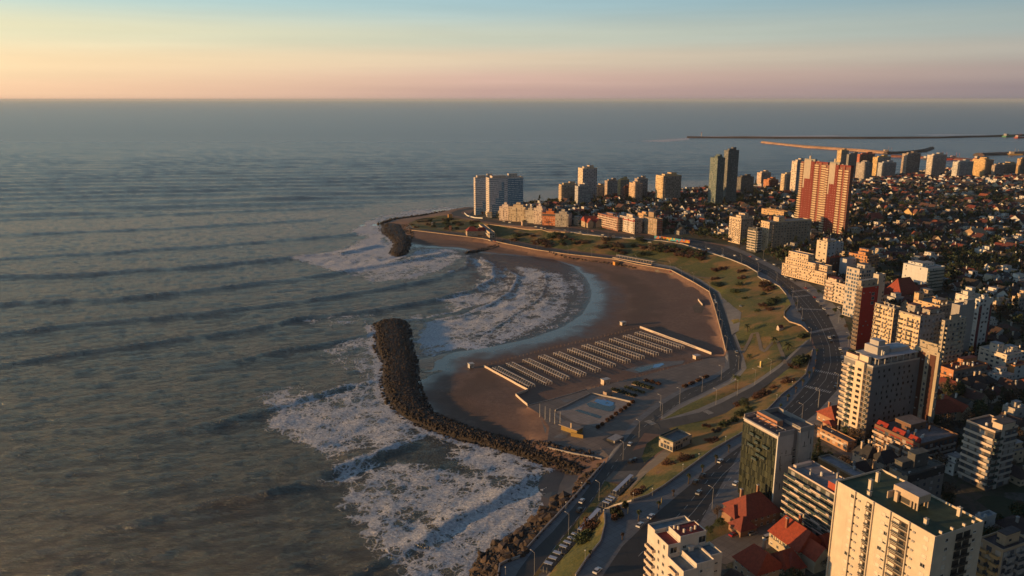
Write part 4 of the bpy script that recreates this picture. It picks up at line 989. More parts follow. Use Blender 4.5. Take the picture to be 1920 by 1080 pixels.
def hero_mid():
    b = Building('apartment_tower', 'tall beige tower with white window strip and balconies beside avenue', 'building', 1583, 1637, 1726, 690, yb=832, short='beige tower with white strip')
    H_, WL, WR = b.h, b.WL, b.WR; fl = 2.85; nf = int(H_ / fl)
    b.vol(0, 0, 1, 1, 7, H_, stucco((.2, .2, .215)), roofm((.3, .27, .27)), .9, parmat=stucco((.42, .4, .38)))
    mb = MB(); mb.box(1.5, 2, 0, WR, WL - 1, 7, fac((.2, .18, .16), du=4, wu=.7, wv=.7), bottom=False)
    for i in range(5): mb.box(.1, .3 + i * (WL - 1) / 4, 0, .6, .8 + i * (WL - 1) / 4, 7, stucco(CREAM))
    mb.build('ground_floor', b.root)
    # white strip with one window per floor, proud of the face
    ws = WL * .30; u0 = WL * .22
    mb = MB(); mb.box(0, -1.6, 0, ws, 0, H_ - 5, stucco((.7, .56, .43))); b.face('L', mb.mesh('wall_panel'), 'wall_panel', u0, 6.5, ws)
    cr = (.56, .46, .36); mb = MB(); mb.box(0, -.12, 0, WL * .2, 0, H_ - 9, stucco((.2, .16, .13))); b.face('L', mb.mesh('wall_panel'), 'wall_panel', .1, 8, WL * .2)
    wins, bals = [], []
    for k in range(nf - 2):
        z = 7.2 + k * fl
        wins.append(('L', winme(2.2, 1.3, 'black'), u0 + ws * .22, z + .8, 2.2, 1.6))
        bals.append(('L', balme(u0 - .1, 1.5, 'bars', cr), 0.05, z, u0 - .1)); bals.append(('L', balme(WL * .2, 1.7, 'glass', cr), u0 + ws + .05, z, WL * .2)); bals.append(('L', balme(WL * .27, 1.3, 'solid', cr), WL * .72, z, WL * .27))
        wins.append(('L', winme(2.4, 2.0, 'half'), u0 + ws + .4, z + .05, 2.4)); wins.append(('L', winme(1.8, 2.0, 'blind'), WL * .76, z + .05, 1.8)); wins.append(('L', winme(1.8, 2.0, 'dark'), .8, z + .05, 1.8, .12))
    r = random.Random(8)
    for k in range(nf - 2):
        for i in range(8):
            if r.random() < .62:
                wins.append(('R', winme(.7 if r.random() < .6 else 1.1, 1.3, 'black'), WR * (.12 + .105 * i) + (k % 2) * .6, 8 + k * fl, .8))
    b.many('window', wins); b.many('balcony', bals)
    st = stucco((.42, .4, .39)); mb = MB()
    mb.box(WR * .12, WL * .12, H_ + .15, WR * .95, WL * .8, H_ + 3.6, fac((.33, .32, .32), du=3), roofm((.38, .4, .42)), bottom=False); mb.box(WR * .1, WL * .04, H_ + 3.6, WR * .97, WL * .82, H_ + 3.8, stucco((.42, .42, .44)))
    mb.build('penthouse', b.root)
    for (x0, y0, x1, y1, z0, z1) in ((.25, .3, .5, .75, 3.8, 7.6), (.32, .4, .46, .7, 7.6, 10), (.55, .3, .92, .7, 3.8, 5.6)):
        mb = MB(); mb.box(WR * x0, WL * y0, H_ + z0, WR * x1, WL * y1, H_ + z1, st, roofm((.4, .42, .45)), bottom=False); mb.build('roof_house', b.root)
    mb = MB(); 
    for i in range(7): mb.box(WR * (.12 + i * .13), .4, H_ + .15, WR * (.12 + i * .13) + .3, .7, H_ + 3.6, st)
    mb.build('terrace_columns', b.root)
    mb = MB(); mb.box(.6, WL * .55, H_ + .15, 2.6, WL - .5, H_ + 3, stucco((.66, .53, .42)), roofm((.2, .06, .05))); mb.box(.4, WL * .2, H_ + .15, 2.2, WL * .5, H_ + 4.4, stucco((.7, .56, .43))); mb.build('roof_house', b.root)
    b.roofbits(5, H_ + 3.8, WHITE, 4, (.2, .2, .9, .7))
hero_mid()
def hero_white():
    b = Building('apartment_building', 'white stepped block with red and teal roofs, bottom edge of the photo', 'building', 1214, 1282, 1362, 1069, h=20, al=22, short='white stepped block')
    H_, WL, WR = b.h, b.WL, b.WR; wh = stucco((.62, .56, .5)); teal = roofm((.16, .21, .23)); red = roofm((.24, .035, .03)); fl = 3.0
    b.vol(0, 0, .30, .42, 0, H_ - 1.5, wh, teal, 1.0, parmat=wh); b.vol(.3, 0, .72, .42, 0, H_, wh, teal, 1.0, parmat=wh, name='body'); b.vol(.72, .1, 1, .42, 0, H_, wh, teal, 1.1, parmat=wh)
    b.vol(0, .42, .95, 1, 0, H_, wh, None, 0)
    b.vol(0, .42, .28, .8, H_, H_ + 3.0, wh, red, .5, 'upper_floor', wh); b.vol(.28, .42, .9, .74, H_, H_ + 5.2, wh, red, .5, 'upper_floor', wh); b.vol(0, .8, .9, 1, H_, H_ + 3.6, wh, teal, .9, 'upper_floor', wh)
    b.vol(.28, .74, .9, .8, H_, H_ + 3.6, wh, teal, 0, 'upper_floor', wh)
    its, bl = [], []
    its += [('R', winme(2.6, 2.2, 'dark'), WR * .05, H_ + .2, 2.6, -.42 * WL), ('R', winme(2.8, 2.4, 'dark'), WR * .72, H_ + 1.6, 2.8, -.42 * WL), ('R', winme(1.4, 1.9, 'dark'), WR * .34, H_ + .2, 1.4, -.42 * WL)]
    for k in range(6):
        z = H_ - 2.6 - k * fl
        for f0, w in ((.52, 1.6), (.38, 1.0)): its.append(('R', winme(w, 1.1, 'blind' if f0 > .5 else 'dark'), WR * f0, z, w))
        its.append(('R', winme(1.3, 1.1, 'half'), WR * .82, z, 1.3, -.1 * WL))
        its.append(('L', winme(1.2, 1.2, 'dark'), WL * .5, z, 1.2)); its.append(('L', winme(1.0, 1.2, 'dark'), WL * .64, z, 1.0))
        bl.append(('L', balme(WL * .22, 1.3, 'solid', (.62, .5, .4)), WL * .76, z - .9, WL * .22)); bl.append(('L', balme(WL * .2, 1.3, 'solid', (.62, .5, .4)), WL * .12, z - .9, WL * .2))
        its.append(('L', winme(1.8, 2, 'half'), WL * .8, z - .85, 1.8))
    its += [('L', winme(1.0, 1.6, 'dark'), WL * .5, H_ + .8, 1.0), ('L', winme(1.0, 1.6, 'dark'), WL * .66, H_ + .8, 1.0)]
    b.many('window', its); b.many('balcony', bl)
    r = random.Random(2)
    for x, y in ((.34, .66), (.4, .62), (.45, .52), (.62, .52), (.74, .54)):
        mb = MB(); mb.tube((0, 0, 0), (0, 0, 1.1), .4, .4, wh, 10); mb.tube((0, 0, 1.1), (0, 0, 1.4), .45, .3, wh, 10); mb.build('roof_vent', b.root, (WR * x, WL * y, H_ + 5.34))
    mb = MB(); mb.box(-.9, -.5, 0, .9, .5, 1.6, wh); mb.box(-1.1, -.6, 1.6, 1.1, .6, 1.75, wh); mb.build('barbecue', b.root, (WR * .5, WL * .38, H_ + .14))
hero_white()
# ------------------------------------------------------------------ the other buildings (pixel of left edge, near corner, right edge, top, base)
P1 = ((.3, .3, .7, .7, 3.2),); P2_ = ((.15, .2, .5, .6, 3.2), (.55, .3, .85, .8, 5)); P0 = ()
sb = lambda c=None, r='solid': ((.04, .96, r, c),)
T = tower
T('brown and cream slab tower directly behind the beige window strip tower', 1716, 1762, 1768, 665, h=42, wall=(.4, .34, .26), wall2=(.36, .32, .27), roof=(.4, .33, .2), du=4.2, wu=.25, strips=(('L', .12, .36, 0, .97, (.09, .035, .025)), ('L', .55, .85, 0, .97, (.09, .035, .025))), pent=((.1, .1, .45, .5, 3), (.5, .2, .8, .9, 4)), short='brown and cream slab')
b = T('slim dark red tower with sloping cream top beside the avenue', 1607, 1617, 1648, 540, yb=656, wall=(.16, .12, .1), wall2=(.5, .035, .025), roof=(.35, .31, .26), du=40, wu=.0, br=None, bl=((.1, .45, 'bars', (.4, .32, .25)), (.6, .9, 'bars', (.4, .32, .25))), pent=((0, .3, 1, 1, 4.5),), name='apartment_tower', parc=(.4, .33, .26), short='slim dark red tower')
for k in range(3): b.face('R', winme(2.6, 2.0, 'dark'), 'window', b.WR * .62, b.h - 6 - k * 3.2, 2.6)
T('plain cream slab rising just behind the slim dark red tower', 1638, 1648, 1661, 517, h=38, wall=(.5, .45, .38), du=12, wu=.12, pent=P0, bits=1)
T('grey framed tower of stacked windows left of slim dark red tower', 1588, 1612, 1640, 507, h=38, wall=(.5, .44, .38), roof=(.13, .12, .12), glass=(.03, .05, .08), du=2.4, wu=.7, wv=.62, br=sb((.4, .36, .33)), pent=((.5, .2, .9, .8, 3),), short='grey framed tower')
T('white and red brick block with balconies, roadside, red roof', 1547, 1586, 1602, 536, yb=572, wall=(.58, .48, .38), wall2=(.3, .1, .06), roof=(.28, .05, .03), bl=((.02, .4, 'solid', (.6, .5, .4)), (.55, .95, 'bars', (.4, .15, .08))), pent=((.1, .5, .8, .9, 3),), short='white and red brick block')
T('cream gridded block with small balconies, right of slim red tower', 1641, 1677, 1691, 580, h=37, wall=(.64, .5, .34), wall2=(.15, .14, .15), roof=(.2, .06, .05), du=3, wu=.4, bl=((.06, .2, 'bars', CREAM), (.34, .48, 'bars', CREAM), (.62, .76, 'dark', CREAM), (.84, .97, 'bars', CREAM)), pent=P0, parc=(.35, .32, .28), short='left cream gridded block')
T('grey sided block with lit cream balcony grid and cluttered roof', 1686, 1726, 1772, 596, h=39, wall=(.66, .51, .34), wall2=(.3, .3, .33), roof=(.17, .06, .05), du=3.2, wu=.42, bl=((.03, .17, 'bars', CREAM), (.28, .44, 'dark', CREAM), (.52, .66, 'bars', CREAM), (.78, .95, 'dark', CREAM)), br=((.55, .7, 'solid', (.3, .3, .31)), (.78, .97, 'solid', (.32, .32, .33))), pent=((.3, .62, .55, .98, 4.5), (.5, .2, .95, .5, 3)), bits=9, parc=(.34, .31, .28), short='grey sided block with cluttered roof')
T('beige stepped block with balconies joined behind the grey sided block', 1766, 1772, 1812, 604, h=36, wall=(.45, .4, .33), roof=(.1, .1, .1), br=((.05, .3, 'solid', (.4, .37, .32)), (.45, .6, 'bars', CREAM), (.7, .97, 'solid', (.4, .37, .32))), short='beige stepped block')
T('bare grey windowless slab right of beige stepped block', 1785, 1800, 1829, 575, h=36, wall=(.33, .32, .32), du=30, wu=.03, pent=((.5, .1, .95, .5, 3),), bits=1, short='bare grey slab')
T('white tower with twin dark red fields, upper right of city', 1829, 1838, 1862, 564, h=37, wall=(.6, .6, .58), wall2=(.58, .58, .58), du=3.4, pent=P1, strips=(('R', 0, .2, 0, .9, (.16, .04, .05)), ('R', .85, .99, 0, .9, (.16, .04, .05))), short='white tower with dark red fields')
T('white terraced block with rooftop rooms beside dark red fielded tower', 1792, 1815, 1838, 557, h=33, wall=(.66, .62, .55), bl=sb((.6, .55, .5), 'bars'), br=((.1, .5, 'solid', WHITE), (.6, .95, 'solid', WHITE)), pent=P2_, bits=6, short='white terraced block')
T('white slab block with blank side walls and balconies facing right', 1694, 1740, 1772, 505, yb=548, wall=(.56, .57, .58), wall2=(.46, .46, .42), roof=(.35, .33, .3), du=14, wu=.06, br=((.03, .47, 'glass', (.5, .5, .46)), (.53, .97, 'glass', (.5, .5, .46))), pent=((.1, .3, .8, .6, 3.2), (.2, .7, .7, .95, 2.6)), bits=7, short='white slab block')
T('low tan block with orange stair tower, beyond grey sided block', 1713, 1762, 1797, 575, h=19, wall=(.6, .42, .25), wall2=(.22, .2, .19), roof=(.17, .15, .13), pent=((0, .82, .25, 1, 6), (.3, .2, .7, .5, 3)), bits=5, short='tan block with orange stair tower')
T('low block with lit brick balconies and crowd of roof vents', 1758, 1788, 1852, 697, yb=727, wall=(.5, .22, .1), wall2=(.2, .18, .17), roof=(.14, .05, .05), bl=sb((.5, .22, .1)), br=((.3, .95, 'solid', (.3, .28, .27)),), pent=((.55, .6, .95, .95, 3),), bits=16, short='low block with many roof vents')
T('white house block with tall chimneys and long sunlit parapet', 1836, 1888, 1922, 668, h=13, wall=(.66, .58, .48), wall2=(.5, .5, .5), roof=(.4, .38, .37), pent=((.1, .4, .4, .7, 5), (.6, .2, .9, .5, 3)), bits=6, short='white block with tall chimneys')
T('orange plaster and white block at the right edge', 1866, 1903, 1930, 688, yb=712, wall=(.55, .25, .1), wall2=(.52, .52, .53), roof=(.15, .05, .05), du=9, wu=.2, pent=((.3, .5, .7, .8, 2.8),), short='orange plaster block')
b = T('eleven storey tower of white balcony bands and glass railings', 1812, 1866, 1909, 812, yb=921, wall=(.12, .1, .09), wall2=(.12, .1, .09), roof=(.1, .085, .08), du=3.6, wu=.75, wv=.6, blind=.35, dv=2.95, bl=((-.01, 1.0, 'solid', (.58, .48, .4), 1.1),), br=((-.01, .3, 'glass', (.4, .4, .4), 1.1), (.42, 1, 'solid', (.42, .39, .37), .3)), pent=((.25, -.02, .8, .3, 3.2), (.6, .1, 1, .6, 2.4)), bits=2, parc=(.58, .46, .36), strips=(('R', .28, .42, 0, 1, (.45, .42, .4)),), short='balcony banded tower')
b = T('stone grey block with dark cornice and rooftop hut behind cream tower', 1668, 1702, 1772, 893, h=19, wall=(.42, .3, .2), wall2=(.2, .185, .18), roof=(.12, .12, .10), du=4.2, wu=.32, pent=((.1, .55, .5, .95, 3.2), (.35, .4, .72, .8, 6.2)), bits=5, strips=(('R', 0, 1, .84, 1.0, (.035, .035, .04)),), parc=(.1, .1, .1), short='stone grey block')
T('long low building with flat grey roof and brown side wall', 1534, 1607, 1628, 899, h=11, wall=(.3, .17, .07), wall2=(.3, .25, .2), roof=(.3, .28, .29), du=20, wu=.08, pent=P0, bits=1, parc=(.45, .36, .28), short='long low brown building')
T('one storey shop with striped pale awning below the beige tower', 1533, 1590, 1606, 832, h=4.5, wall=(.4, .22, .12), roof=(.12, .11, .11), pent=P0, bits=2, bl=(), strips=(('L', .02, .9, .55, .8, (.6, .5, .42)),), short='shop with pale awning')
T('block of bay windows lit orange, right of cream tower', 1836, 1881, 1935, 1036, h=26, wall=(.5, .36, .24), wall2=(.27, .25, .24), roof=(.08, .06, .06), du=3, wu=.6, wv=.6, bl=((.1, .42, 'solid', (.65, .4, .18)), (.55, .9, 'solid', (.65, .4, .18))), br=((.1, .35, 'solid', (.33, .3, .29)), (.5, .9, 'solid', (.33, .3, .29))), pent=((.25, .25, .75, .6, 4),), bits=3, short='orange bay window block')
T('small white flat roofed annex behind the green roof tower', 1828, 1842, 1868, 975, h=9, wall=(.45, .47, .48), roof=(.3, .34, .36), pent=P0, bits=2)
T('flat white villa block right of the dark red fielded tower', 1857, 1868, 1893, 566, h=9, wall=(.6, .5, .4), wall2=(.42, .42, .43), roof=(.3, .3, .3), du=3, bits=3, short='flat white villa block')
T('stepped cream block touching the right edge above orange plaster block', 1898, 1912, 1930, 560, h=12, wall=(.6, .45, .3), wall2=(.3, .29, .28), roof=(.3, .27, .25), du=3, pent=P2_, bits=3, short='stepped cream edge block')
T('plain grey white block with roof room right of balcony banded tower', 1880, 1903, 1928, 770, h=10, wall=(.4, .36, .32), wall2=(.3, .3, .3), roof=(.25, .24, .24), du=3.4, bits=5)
# the mansard block of red slopes
b = T('red mansard roofed block with cream balcony bands and skylights', 1640, 1724, 1797, 836, yb=880, wall=(.2, .11, .07), wall2=(.09, .05, .045), roof=(.2, .18, .18), du=3.2, wu=.6, wv=.6, bl=((0, .3, 'solid', (.6, .45, .34)), (.36, .66, 'solid', (.6, .45, .34)), (.72, 1, 'solid', (.6, .45, .34))), br=((.1, .45, 'solid', (.35, .3, .28)), (.55, .9, 'solid', (.35, .3, .28))), pent=((.35, .5, .75, .85, 3.6),), bits=14, short='red mansard block')
rt = tiles((.36, .035, .02))
for a0, a1 in ((0, .24), (.36, .62), (.72, .95)):
    u0, u1 = b.WL * (1 - a1), b.WL * (1 - a0); mb = MB()
    mb.face([(-.35, u1, b.h - 1), (-.35, u0, b.h - 1), (2.4, u0, b.h + 2.6), (2.4, u1, b.h + 2.6)], rt); mb.face([(-.35, u0, b.h - 1), (2.4, u0, b.h - 1), (2.4, u0, b.h + 2.6)], rt); mb.face([(2.4, u1, b.h - 1), (-.35, u1, b.h - 1), (2.4, u1, b.h + 2.6)], rt); mb.face([(2.4, u0, b.h - 1), (2.4, u1, b.h - 1), (2.4, u1, b.h + 2.6), (2.4, u0, b.h + 2.6)], rt)
    mb.build('mansard_roof', b.root)
    mb = MB(); q = (u0 + u1) / 2; mb.face([(.35, q + .8, b.h + .1), (.35, q - .8, b.h + .1), (1.4, q - .8, b.h + 1.45), (1.4, q + .8, b.h + 1.45)], GLASS); mb.build('skylight', b.root)
# middle distance, along the avenue
b = T('cream terraced block stepping up in three levels beside avenue', 1467, 1550, 1568, 514, yb=536, wall=(.62, .47, .32), wall2=(.3, .12, .07), roof=(.33, .28, .25), du=2.6, wu=.45, bl=((.02, .3, 'solid', (.66, .52, .38)), (.34, .62, 'solid', (.66, .52, .38)), (.66, .95, 'bars', (.66, .52, .38))), pent=P0, bits=4, al=28, short='cream terraced block')
for (x0, y0, x1, y1, z) in ((.2, .3, 1, .98, 6), (.35, .5, 1.0, .95, 12), (.5, .1, 1, .4, 5)):
    b.vol(x0, y0, x1, y1, b.h + .13, b.h + z, fac((.62, .47, .32), du=2.6), roofm((.3, .27, .25)), .7, 'upper_floor', stucco((.62, .5, .38)))
T('white block with dark red roof rising behind cream terraced block', 1532, 1552, 1568, 455, h=25, wall=(.6, .5, .38), wall2=(.52, .52, .55), roof=(.22, .04, .04), du=6, wu=.3, pent=P1, al=28)
T('slim dark red brick block beside the cream terraced block', 1550, 1556, 1578, 484, yb=520, wall=(.33, .07, .03), wall2=(.09, .05, .045), roof=(.1, .08, .08), du=4, wu=.3, pent=P0, al=26, short='slim red brick block')
T('brick block with balcony bands, below the twin red towers', 1592, 1626, 1648, 482, h=20, wall=(.52, .25, .11), wall2=(.3, .16, .1), roof=(.2, .15, .13), bl=sb((.55, .3, .15)), br=sb((.35, .2, .13)), pent=P2_, al=26, short='brick block with bands')
T('thin white party wall block left of the brick banded block', 1585, 1588, 1606, 488, h=17, wall=(.5, .5, .52), du=20, wu=.05, pent=P0, bits=0, al=26)
T('cream slab with cylinder tank on roof, behind avenue', 1427, 1443, 1522, 418, yb=472, wall=(.6, .45, .3), wall2=(.33, .27, .22), roof=(.25, .24, .24), du=4, wu=.35, br=((.08, .3, 'solid', (.36, .3, .25)), (.4, .6, 'solid', (.36, .3, .25)), (.7, .95, 'solid', (.36, .3, .25))), pent=((.25, .2, .4, .8, 5),), al=20, short='cream slab with cylinder tank')
T('white tower with black glass balcony stripes next to cream slab', 1403, 1420, 1429, 430, yb=474, wall=(.08, .08, .08), wall2=(.1, .1, .1), roof=(.3, .3, .3), bl=sb((.6, .52, .42)), br=sb((.5, .48, .46)), pent=P0, al=28, short='black and white striped tower')
T('pale narrow tower with roof huts, leftmost of the avenue group', 1368, 1390, 1413, 411, yb=458, wall=(.64, .5, .36), wall2=(.34, .29, .25), roof=(.3, .28, .27), du=3, bl=((.1, .4, 'bars', CREAM), (.6, .9, 'bars', CREAM)), pent=P2_, al=26, short='pale narrow tower')
T('long tan low-rise with square windows left of twin towers', 1428, 1470, 1478, 398, h=12, wall=(.55, .36, .18), wall2=(.3, .22, .16), roof=(.2, .17, .16), du=3, pent=P0, al=30)
T('pale blue flat block at the foot of twin red towers', 1535, 1560, 1582, 458, h=16, wall=(.42, .46, .5), roof=(.35, .38, .42), du=6, wu=.25, pent=P1, al=28)
T('small brown modern office with glass corner by the mural', 1208, 1232, 1243, 412, yb=442, wall=(.35, .25, .17), wall2=(.35, .1, .05), glass=(.1, .1, .09), roof=(.2, .18, .17), du=2.4, wu=.7, wv=.6, pent=((.5, .5, .9, .9, 7),), al=28, short='brown office by the mural')
T('orange lit low block behind the brown office', 1196, 1213, 1222, 403, h=13, wall=(.6, .38, .2), wall2=(.35, .3, .28), pent=P1, al=28)
T('white hotel with five balcony rows facing the bay', 1121, 1159, 1178, 409, yb=434, wall=(.3, .14, .1), wall2=(.12, .07, .06), roof=(.3, .3, .32), bl=((.02, .98, 'solid', (.62, .52, .42)),), br=((.05, .95, 'solid', (.3, .28, .27)),), pent=((.3, .4, .7, .7, 3),), bits=5, al=28, short='white balconied bay hotel')
T('red cornice apartment block right of the white bay hotel', 1162, 1190, 1205, 411, yb=439, wall=(.6, .5, .42), wall2=(.3, .27, .26), roof=(.3, .28, .28), bl=((.05, .3, 'solid', WHITE), (.4, .65, 'solid', WHITE), (.75, .95, 'solid', WHITE)), strips=(('L', 0, 1, .82, .95, (.32, .04, .03)),), pent=((.3, .3, .6, .7, 4),), bits=3, al=28, short='red cornice block')
# the sunlit row on the headland
for (lb, L_, B_, R_, yt, yb_, w1, w2, ro, bal, sh) in (
 ('pink white end block of the sunlit headland row', 936, 953, 954, 388, 413, (.64, .53, .47), (.3, .3, .32), (.5, .45, .42), 1, 'pink white end block'),
 ('wide cream block with roof hut in headland row', 954, 984, 985, 388, 415, (.5, .41, .3), (.3, .26, .24), (.3, .25, .22), 1, 'wide cream headland block'),
 ('low grey cream block in middle of headland row', 985, 1000, 1001, 395, 418, (.48, .42, .34), (.3, .3, .3), (.4, .36, .34), 0, 'low grey cream block'),
 ('white corner block with stacked roof rooms in headland row', 1001, 1016, 1017, 391, 420, (.66, .55, .47), (.36, .36, .38), (.5, .45, .42), 1, 'white corner headland block'),
 ('orange brick block with mansard roof and pale window surrounds', 1017, 1040, 1041, 400, 422, (.48, .15, .05), (.16, .08, .06), (.12, .09, .09), 0, 'orange brick headland block'),
 ('grey block in shade at right end of headland row', 1041, 1053, 1066, 401, 425, (.36, .33, .3), (.26, .26, .27), (.25, .25, .26), 1, 'grey shaded headland block')):
    b = T(lb, L_ - 1, L_, R_, yt + (.012 * 0), yb=yb_, WL=15, wall=w1, wall2=w1, roof=ro, du=2.6, wu=.5, wv=.5, blind=.5, glass=(.06, .05, .05), br=((.06, .45, 'solid', w1), (.55, .94, 'solid', w1)) if bal else None, pent=((.2, .3, .8, .7, 3.2), (.35, .45, .6, .65, 6)), bits=2, al=-22, short=sh, strips=(('R', 0, 1, .8, .98, (.1, .07, .07)),) if 'mansard' in lb else ())
# blue and white hotel towers on the point
bt = plain('blue_cladding', (.10, .26, .42), .5, .1)
def hot(lb, L_, B_, R_, yt, h_, blue, sh):
    b = T(lb, L_, B_, R_, yt, h=h_, wall=(.6, .52, .46), wall2=(.74, .74, .77), roof=(.5, .46, .42), du=1.3, wu=.9, wv=.36, blind=.15, glass=(.07, .09, .12), pent=((.1, .1, .5, .8, 3.5), (.6, .3, .85, .7, 5.5)), bits=3, al=22, short=sh, name='hotel_tower', cat='tower')
    H_, WR = b.h, b.WR; n = len(blue); me_b = fac((.13, .27, .42), (.3, .36, .42), 1.3, .9, .3, .1)
    for i, (f0, f1, t) in enumerate(blue):
        mb = MB(); mb.box(0, -.2, 0, (f1 - f0) * WR, 0, t * H_, me_b); b.face('R', mb.mesh('wall_panel'), 'wall_panel', f0 * WR, 0, 0)
    return b
hot('white hotel slab, left and rear, with stepped blue base', 888, 891, 930, 334, 57, ((0, .35, .2), (.35, .7, .36), (.7, 1, .5)), 'left rear hotel slab')
hot('broad white and blue hotel slab with one sunlit edge, on the point', 911, 917, 981, 335, 58, ((.08, .18, .34), (.18, .28, .5), (.28, .36, .68), (.36, .44, .9), (.54, 1, .985)), 'front hotel slab')
b = T('low curved podium in front of the hotel slabs on the point', 886, 914, 922, 399, yb=409, wall=(.55, .42, .22), wall2=(.3, .3, .3), roof=(.28, .25, .22), du=2.2, wu=.5, bl=sb((.5, .4, .25)), pent=P0, bits=2, al=-4, short='hotel podium')
# towers behind the headland
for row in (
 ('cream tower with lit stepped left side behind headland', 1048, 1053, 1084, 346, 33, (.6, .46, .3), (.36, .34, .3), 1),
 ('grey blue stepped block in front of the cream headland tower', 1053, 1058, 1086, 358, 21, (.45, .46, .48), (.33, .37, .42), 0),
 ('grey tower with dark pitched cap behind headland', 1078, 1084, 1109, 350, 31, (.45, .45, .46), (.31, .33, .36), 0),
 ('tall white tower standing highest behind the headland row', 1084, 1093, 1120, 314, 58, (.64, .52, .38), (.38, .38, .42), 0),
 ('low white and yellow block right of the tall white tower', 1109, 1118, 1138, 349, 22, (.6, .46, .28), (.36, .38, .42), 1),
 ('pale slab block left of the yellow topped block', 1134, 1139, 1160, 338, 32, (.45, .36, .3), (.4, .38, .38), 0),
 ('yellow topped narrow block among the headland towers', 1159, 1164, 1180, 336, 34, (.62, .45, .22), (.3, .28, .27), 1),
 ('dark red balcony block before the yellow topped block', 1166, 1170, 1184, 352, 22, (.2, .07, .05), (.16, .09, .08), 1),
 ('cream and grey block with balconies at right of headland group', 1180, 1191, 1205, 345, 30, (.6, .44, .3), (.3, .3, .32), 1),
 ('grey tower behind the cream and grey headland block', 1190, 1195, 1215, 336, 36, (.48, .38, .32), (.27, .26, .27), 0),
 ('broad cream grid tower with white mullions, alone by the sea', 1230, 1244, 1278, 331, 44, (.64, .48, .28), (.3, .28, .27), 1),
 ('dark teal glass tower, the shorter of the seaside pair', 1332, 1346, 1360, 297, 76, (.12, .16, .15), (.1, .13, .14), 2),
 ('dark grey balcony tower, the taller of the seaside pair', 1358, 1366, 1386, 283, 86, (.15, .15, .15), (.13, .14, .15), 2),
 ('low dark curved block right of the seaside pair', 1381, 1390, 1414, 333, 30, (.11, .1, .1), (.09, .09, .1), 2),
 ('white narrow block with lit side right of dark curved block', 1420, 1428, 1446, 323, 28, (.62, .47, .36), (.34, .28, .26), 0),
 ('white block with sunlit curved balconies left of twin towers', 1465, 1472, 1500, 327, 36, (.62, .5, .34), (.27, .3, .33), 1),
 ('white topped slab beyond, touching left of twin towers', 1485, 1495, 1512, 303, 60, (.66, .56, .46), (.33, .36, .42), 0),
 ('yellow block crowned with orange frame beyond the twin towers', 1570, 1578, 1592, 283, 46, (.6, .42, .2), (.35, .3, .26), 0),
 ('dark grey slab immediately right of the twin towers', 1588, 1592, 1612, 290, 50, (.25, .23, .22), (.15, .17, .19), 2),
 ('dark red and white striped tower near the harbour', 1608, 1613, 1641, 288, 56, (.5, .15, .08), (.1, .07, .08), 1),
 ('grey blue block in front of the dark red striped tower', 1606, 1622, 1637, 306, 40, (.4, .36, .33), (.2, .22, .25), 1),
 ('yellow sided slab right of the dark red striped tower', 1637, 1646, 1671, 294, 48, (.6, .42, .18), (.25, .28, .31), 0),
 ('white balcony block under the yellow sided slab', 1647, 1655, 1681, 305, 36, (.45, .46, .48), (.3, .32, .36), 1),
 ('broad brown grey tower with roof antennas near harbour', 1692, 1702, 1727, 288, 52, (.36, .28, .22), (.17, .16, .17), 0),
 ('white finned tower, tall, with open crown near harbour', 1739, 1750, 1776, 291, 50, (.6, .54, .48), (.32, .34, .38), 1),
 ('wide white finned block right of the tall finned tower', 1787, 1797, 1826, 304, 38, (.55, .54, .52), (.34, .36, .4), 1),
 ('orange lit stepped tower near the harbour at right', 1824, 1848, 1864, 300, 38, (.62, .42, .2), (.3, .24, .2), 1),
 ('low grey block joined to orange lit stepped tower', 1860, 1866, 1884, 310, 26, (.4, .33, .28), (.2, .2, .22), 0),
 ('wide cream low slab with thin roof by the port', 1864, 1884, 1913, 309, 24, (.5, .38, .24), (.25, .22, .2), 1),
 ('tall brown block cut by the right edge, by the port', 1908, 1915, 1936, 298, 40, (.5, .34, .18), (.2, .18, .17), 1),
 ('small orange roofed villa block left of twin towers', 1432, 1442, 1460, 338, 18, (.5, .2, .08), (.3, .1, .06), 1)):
    lb, L_, B_, R_, yt, h_, w1, w2, k = row  # warm sunlit tone and cooler shaded tone are put into the face colours
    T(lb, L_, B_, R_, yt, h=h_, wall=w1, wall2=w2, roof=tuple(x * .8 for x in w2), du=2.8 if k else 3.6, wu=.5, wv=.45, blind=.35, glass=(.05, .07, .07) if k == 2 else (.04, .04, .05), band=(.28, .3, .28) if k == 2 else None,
      bl=((.05, .95, 'solid', w1),) if k == 1 else None, br=((.08, .45, 'solid', w2), (.55, .92, 'solid', w2)) if k == 1 else None, pent=P2_, bits=3, al=rnd.choice([16, 19, 22]) if L_ < 1300 else rnd.choice([20, 24, 28]), short=' '.join(lb.split()[:4]))
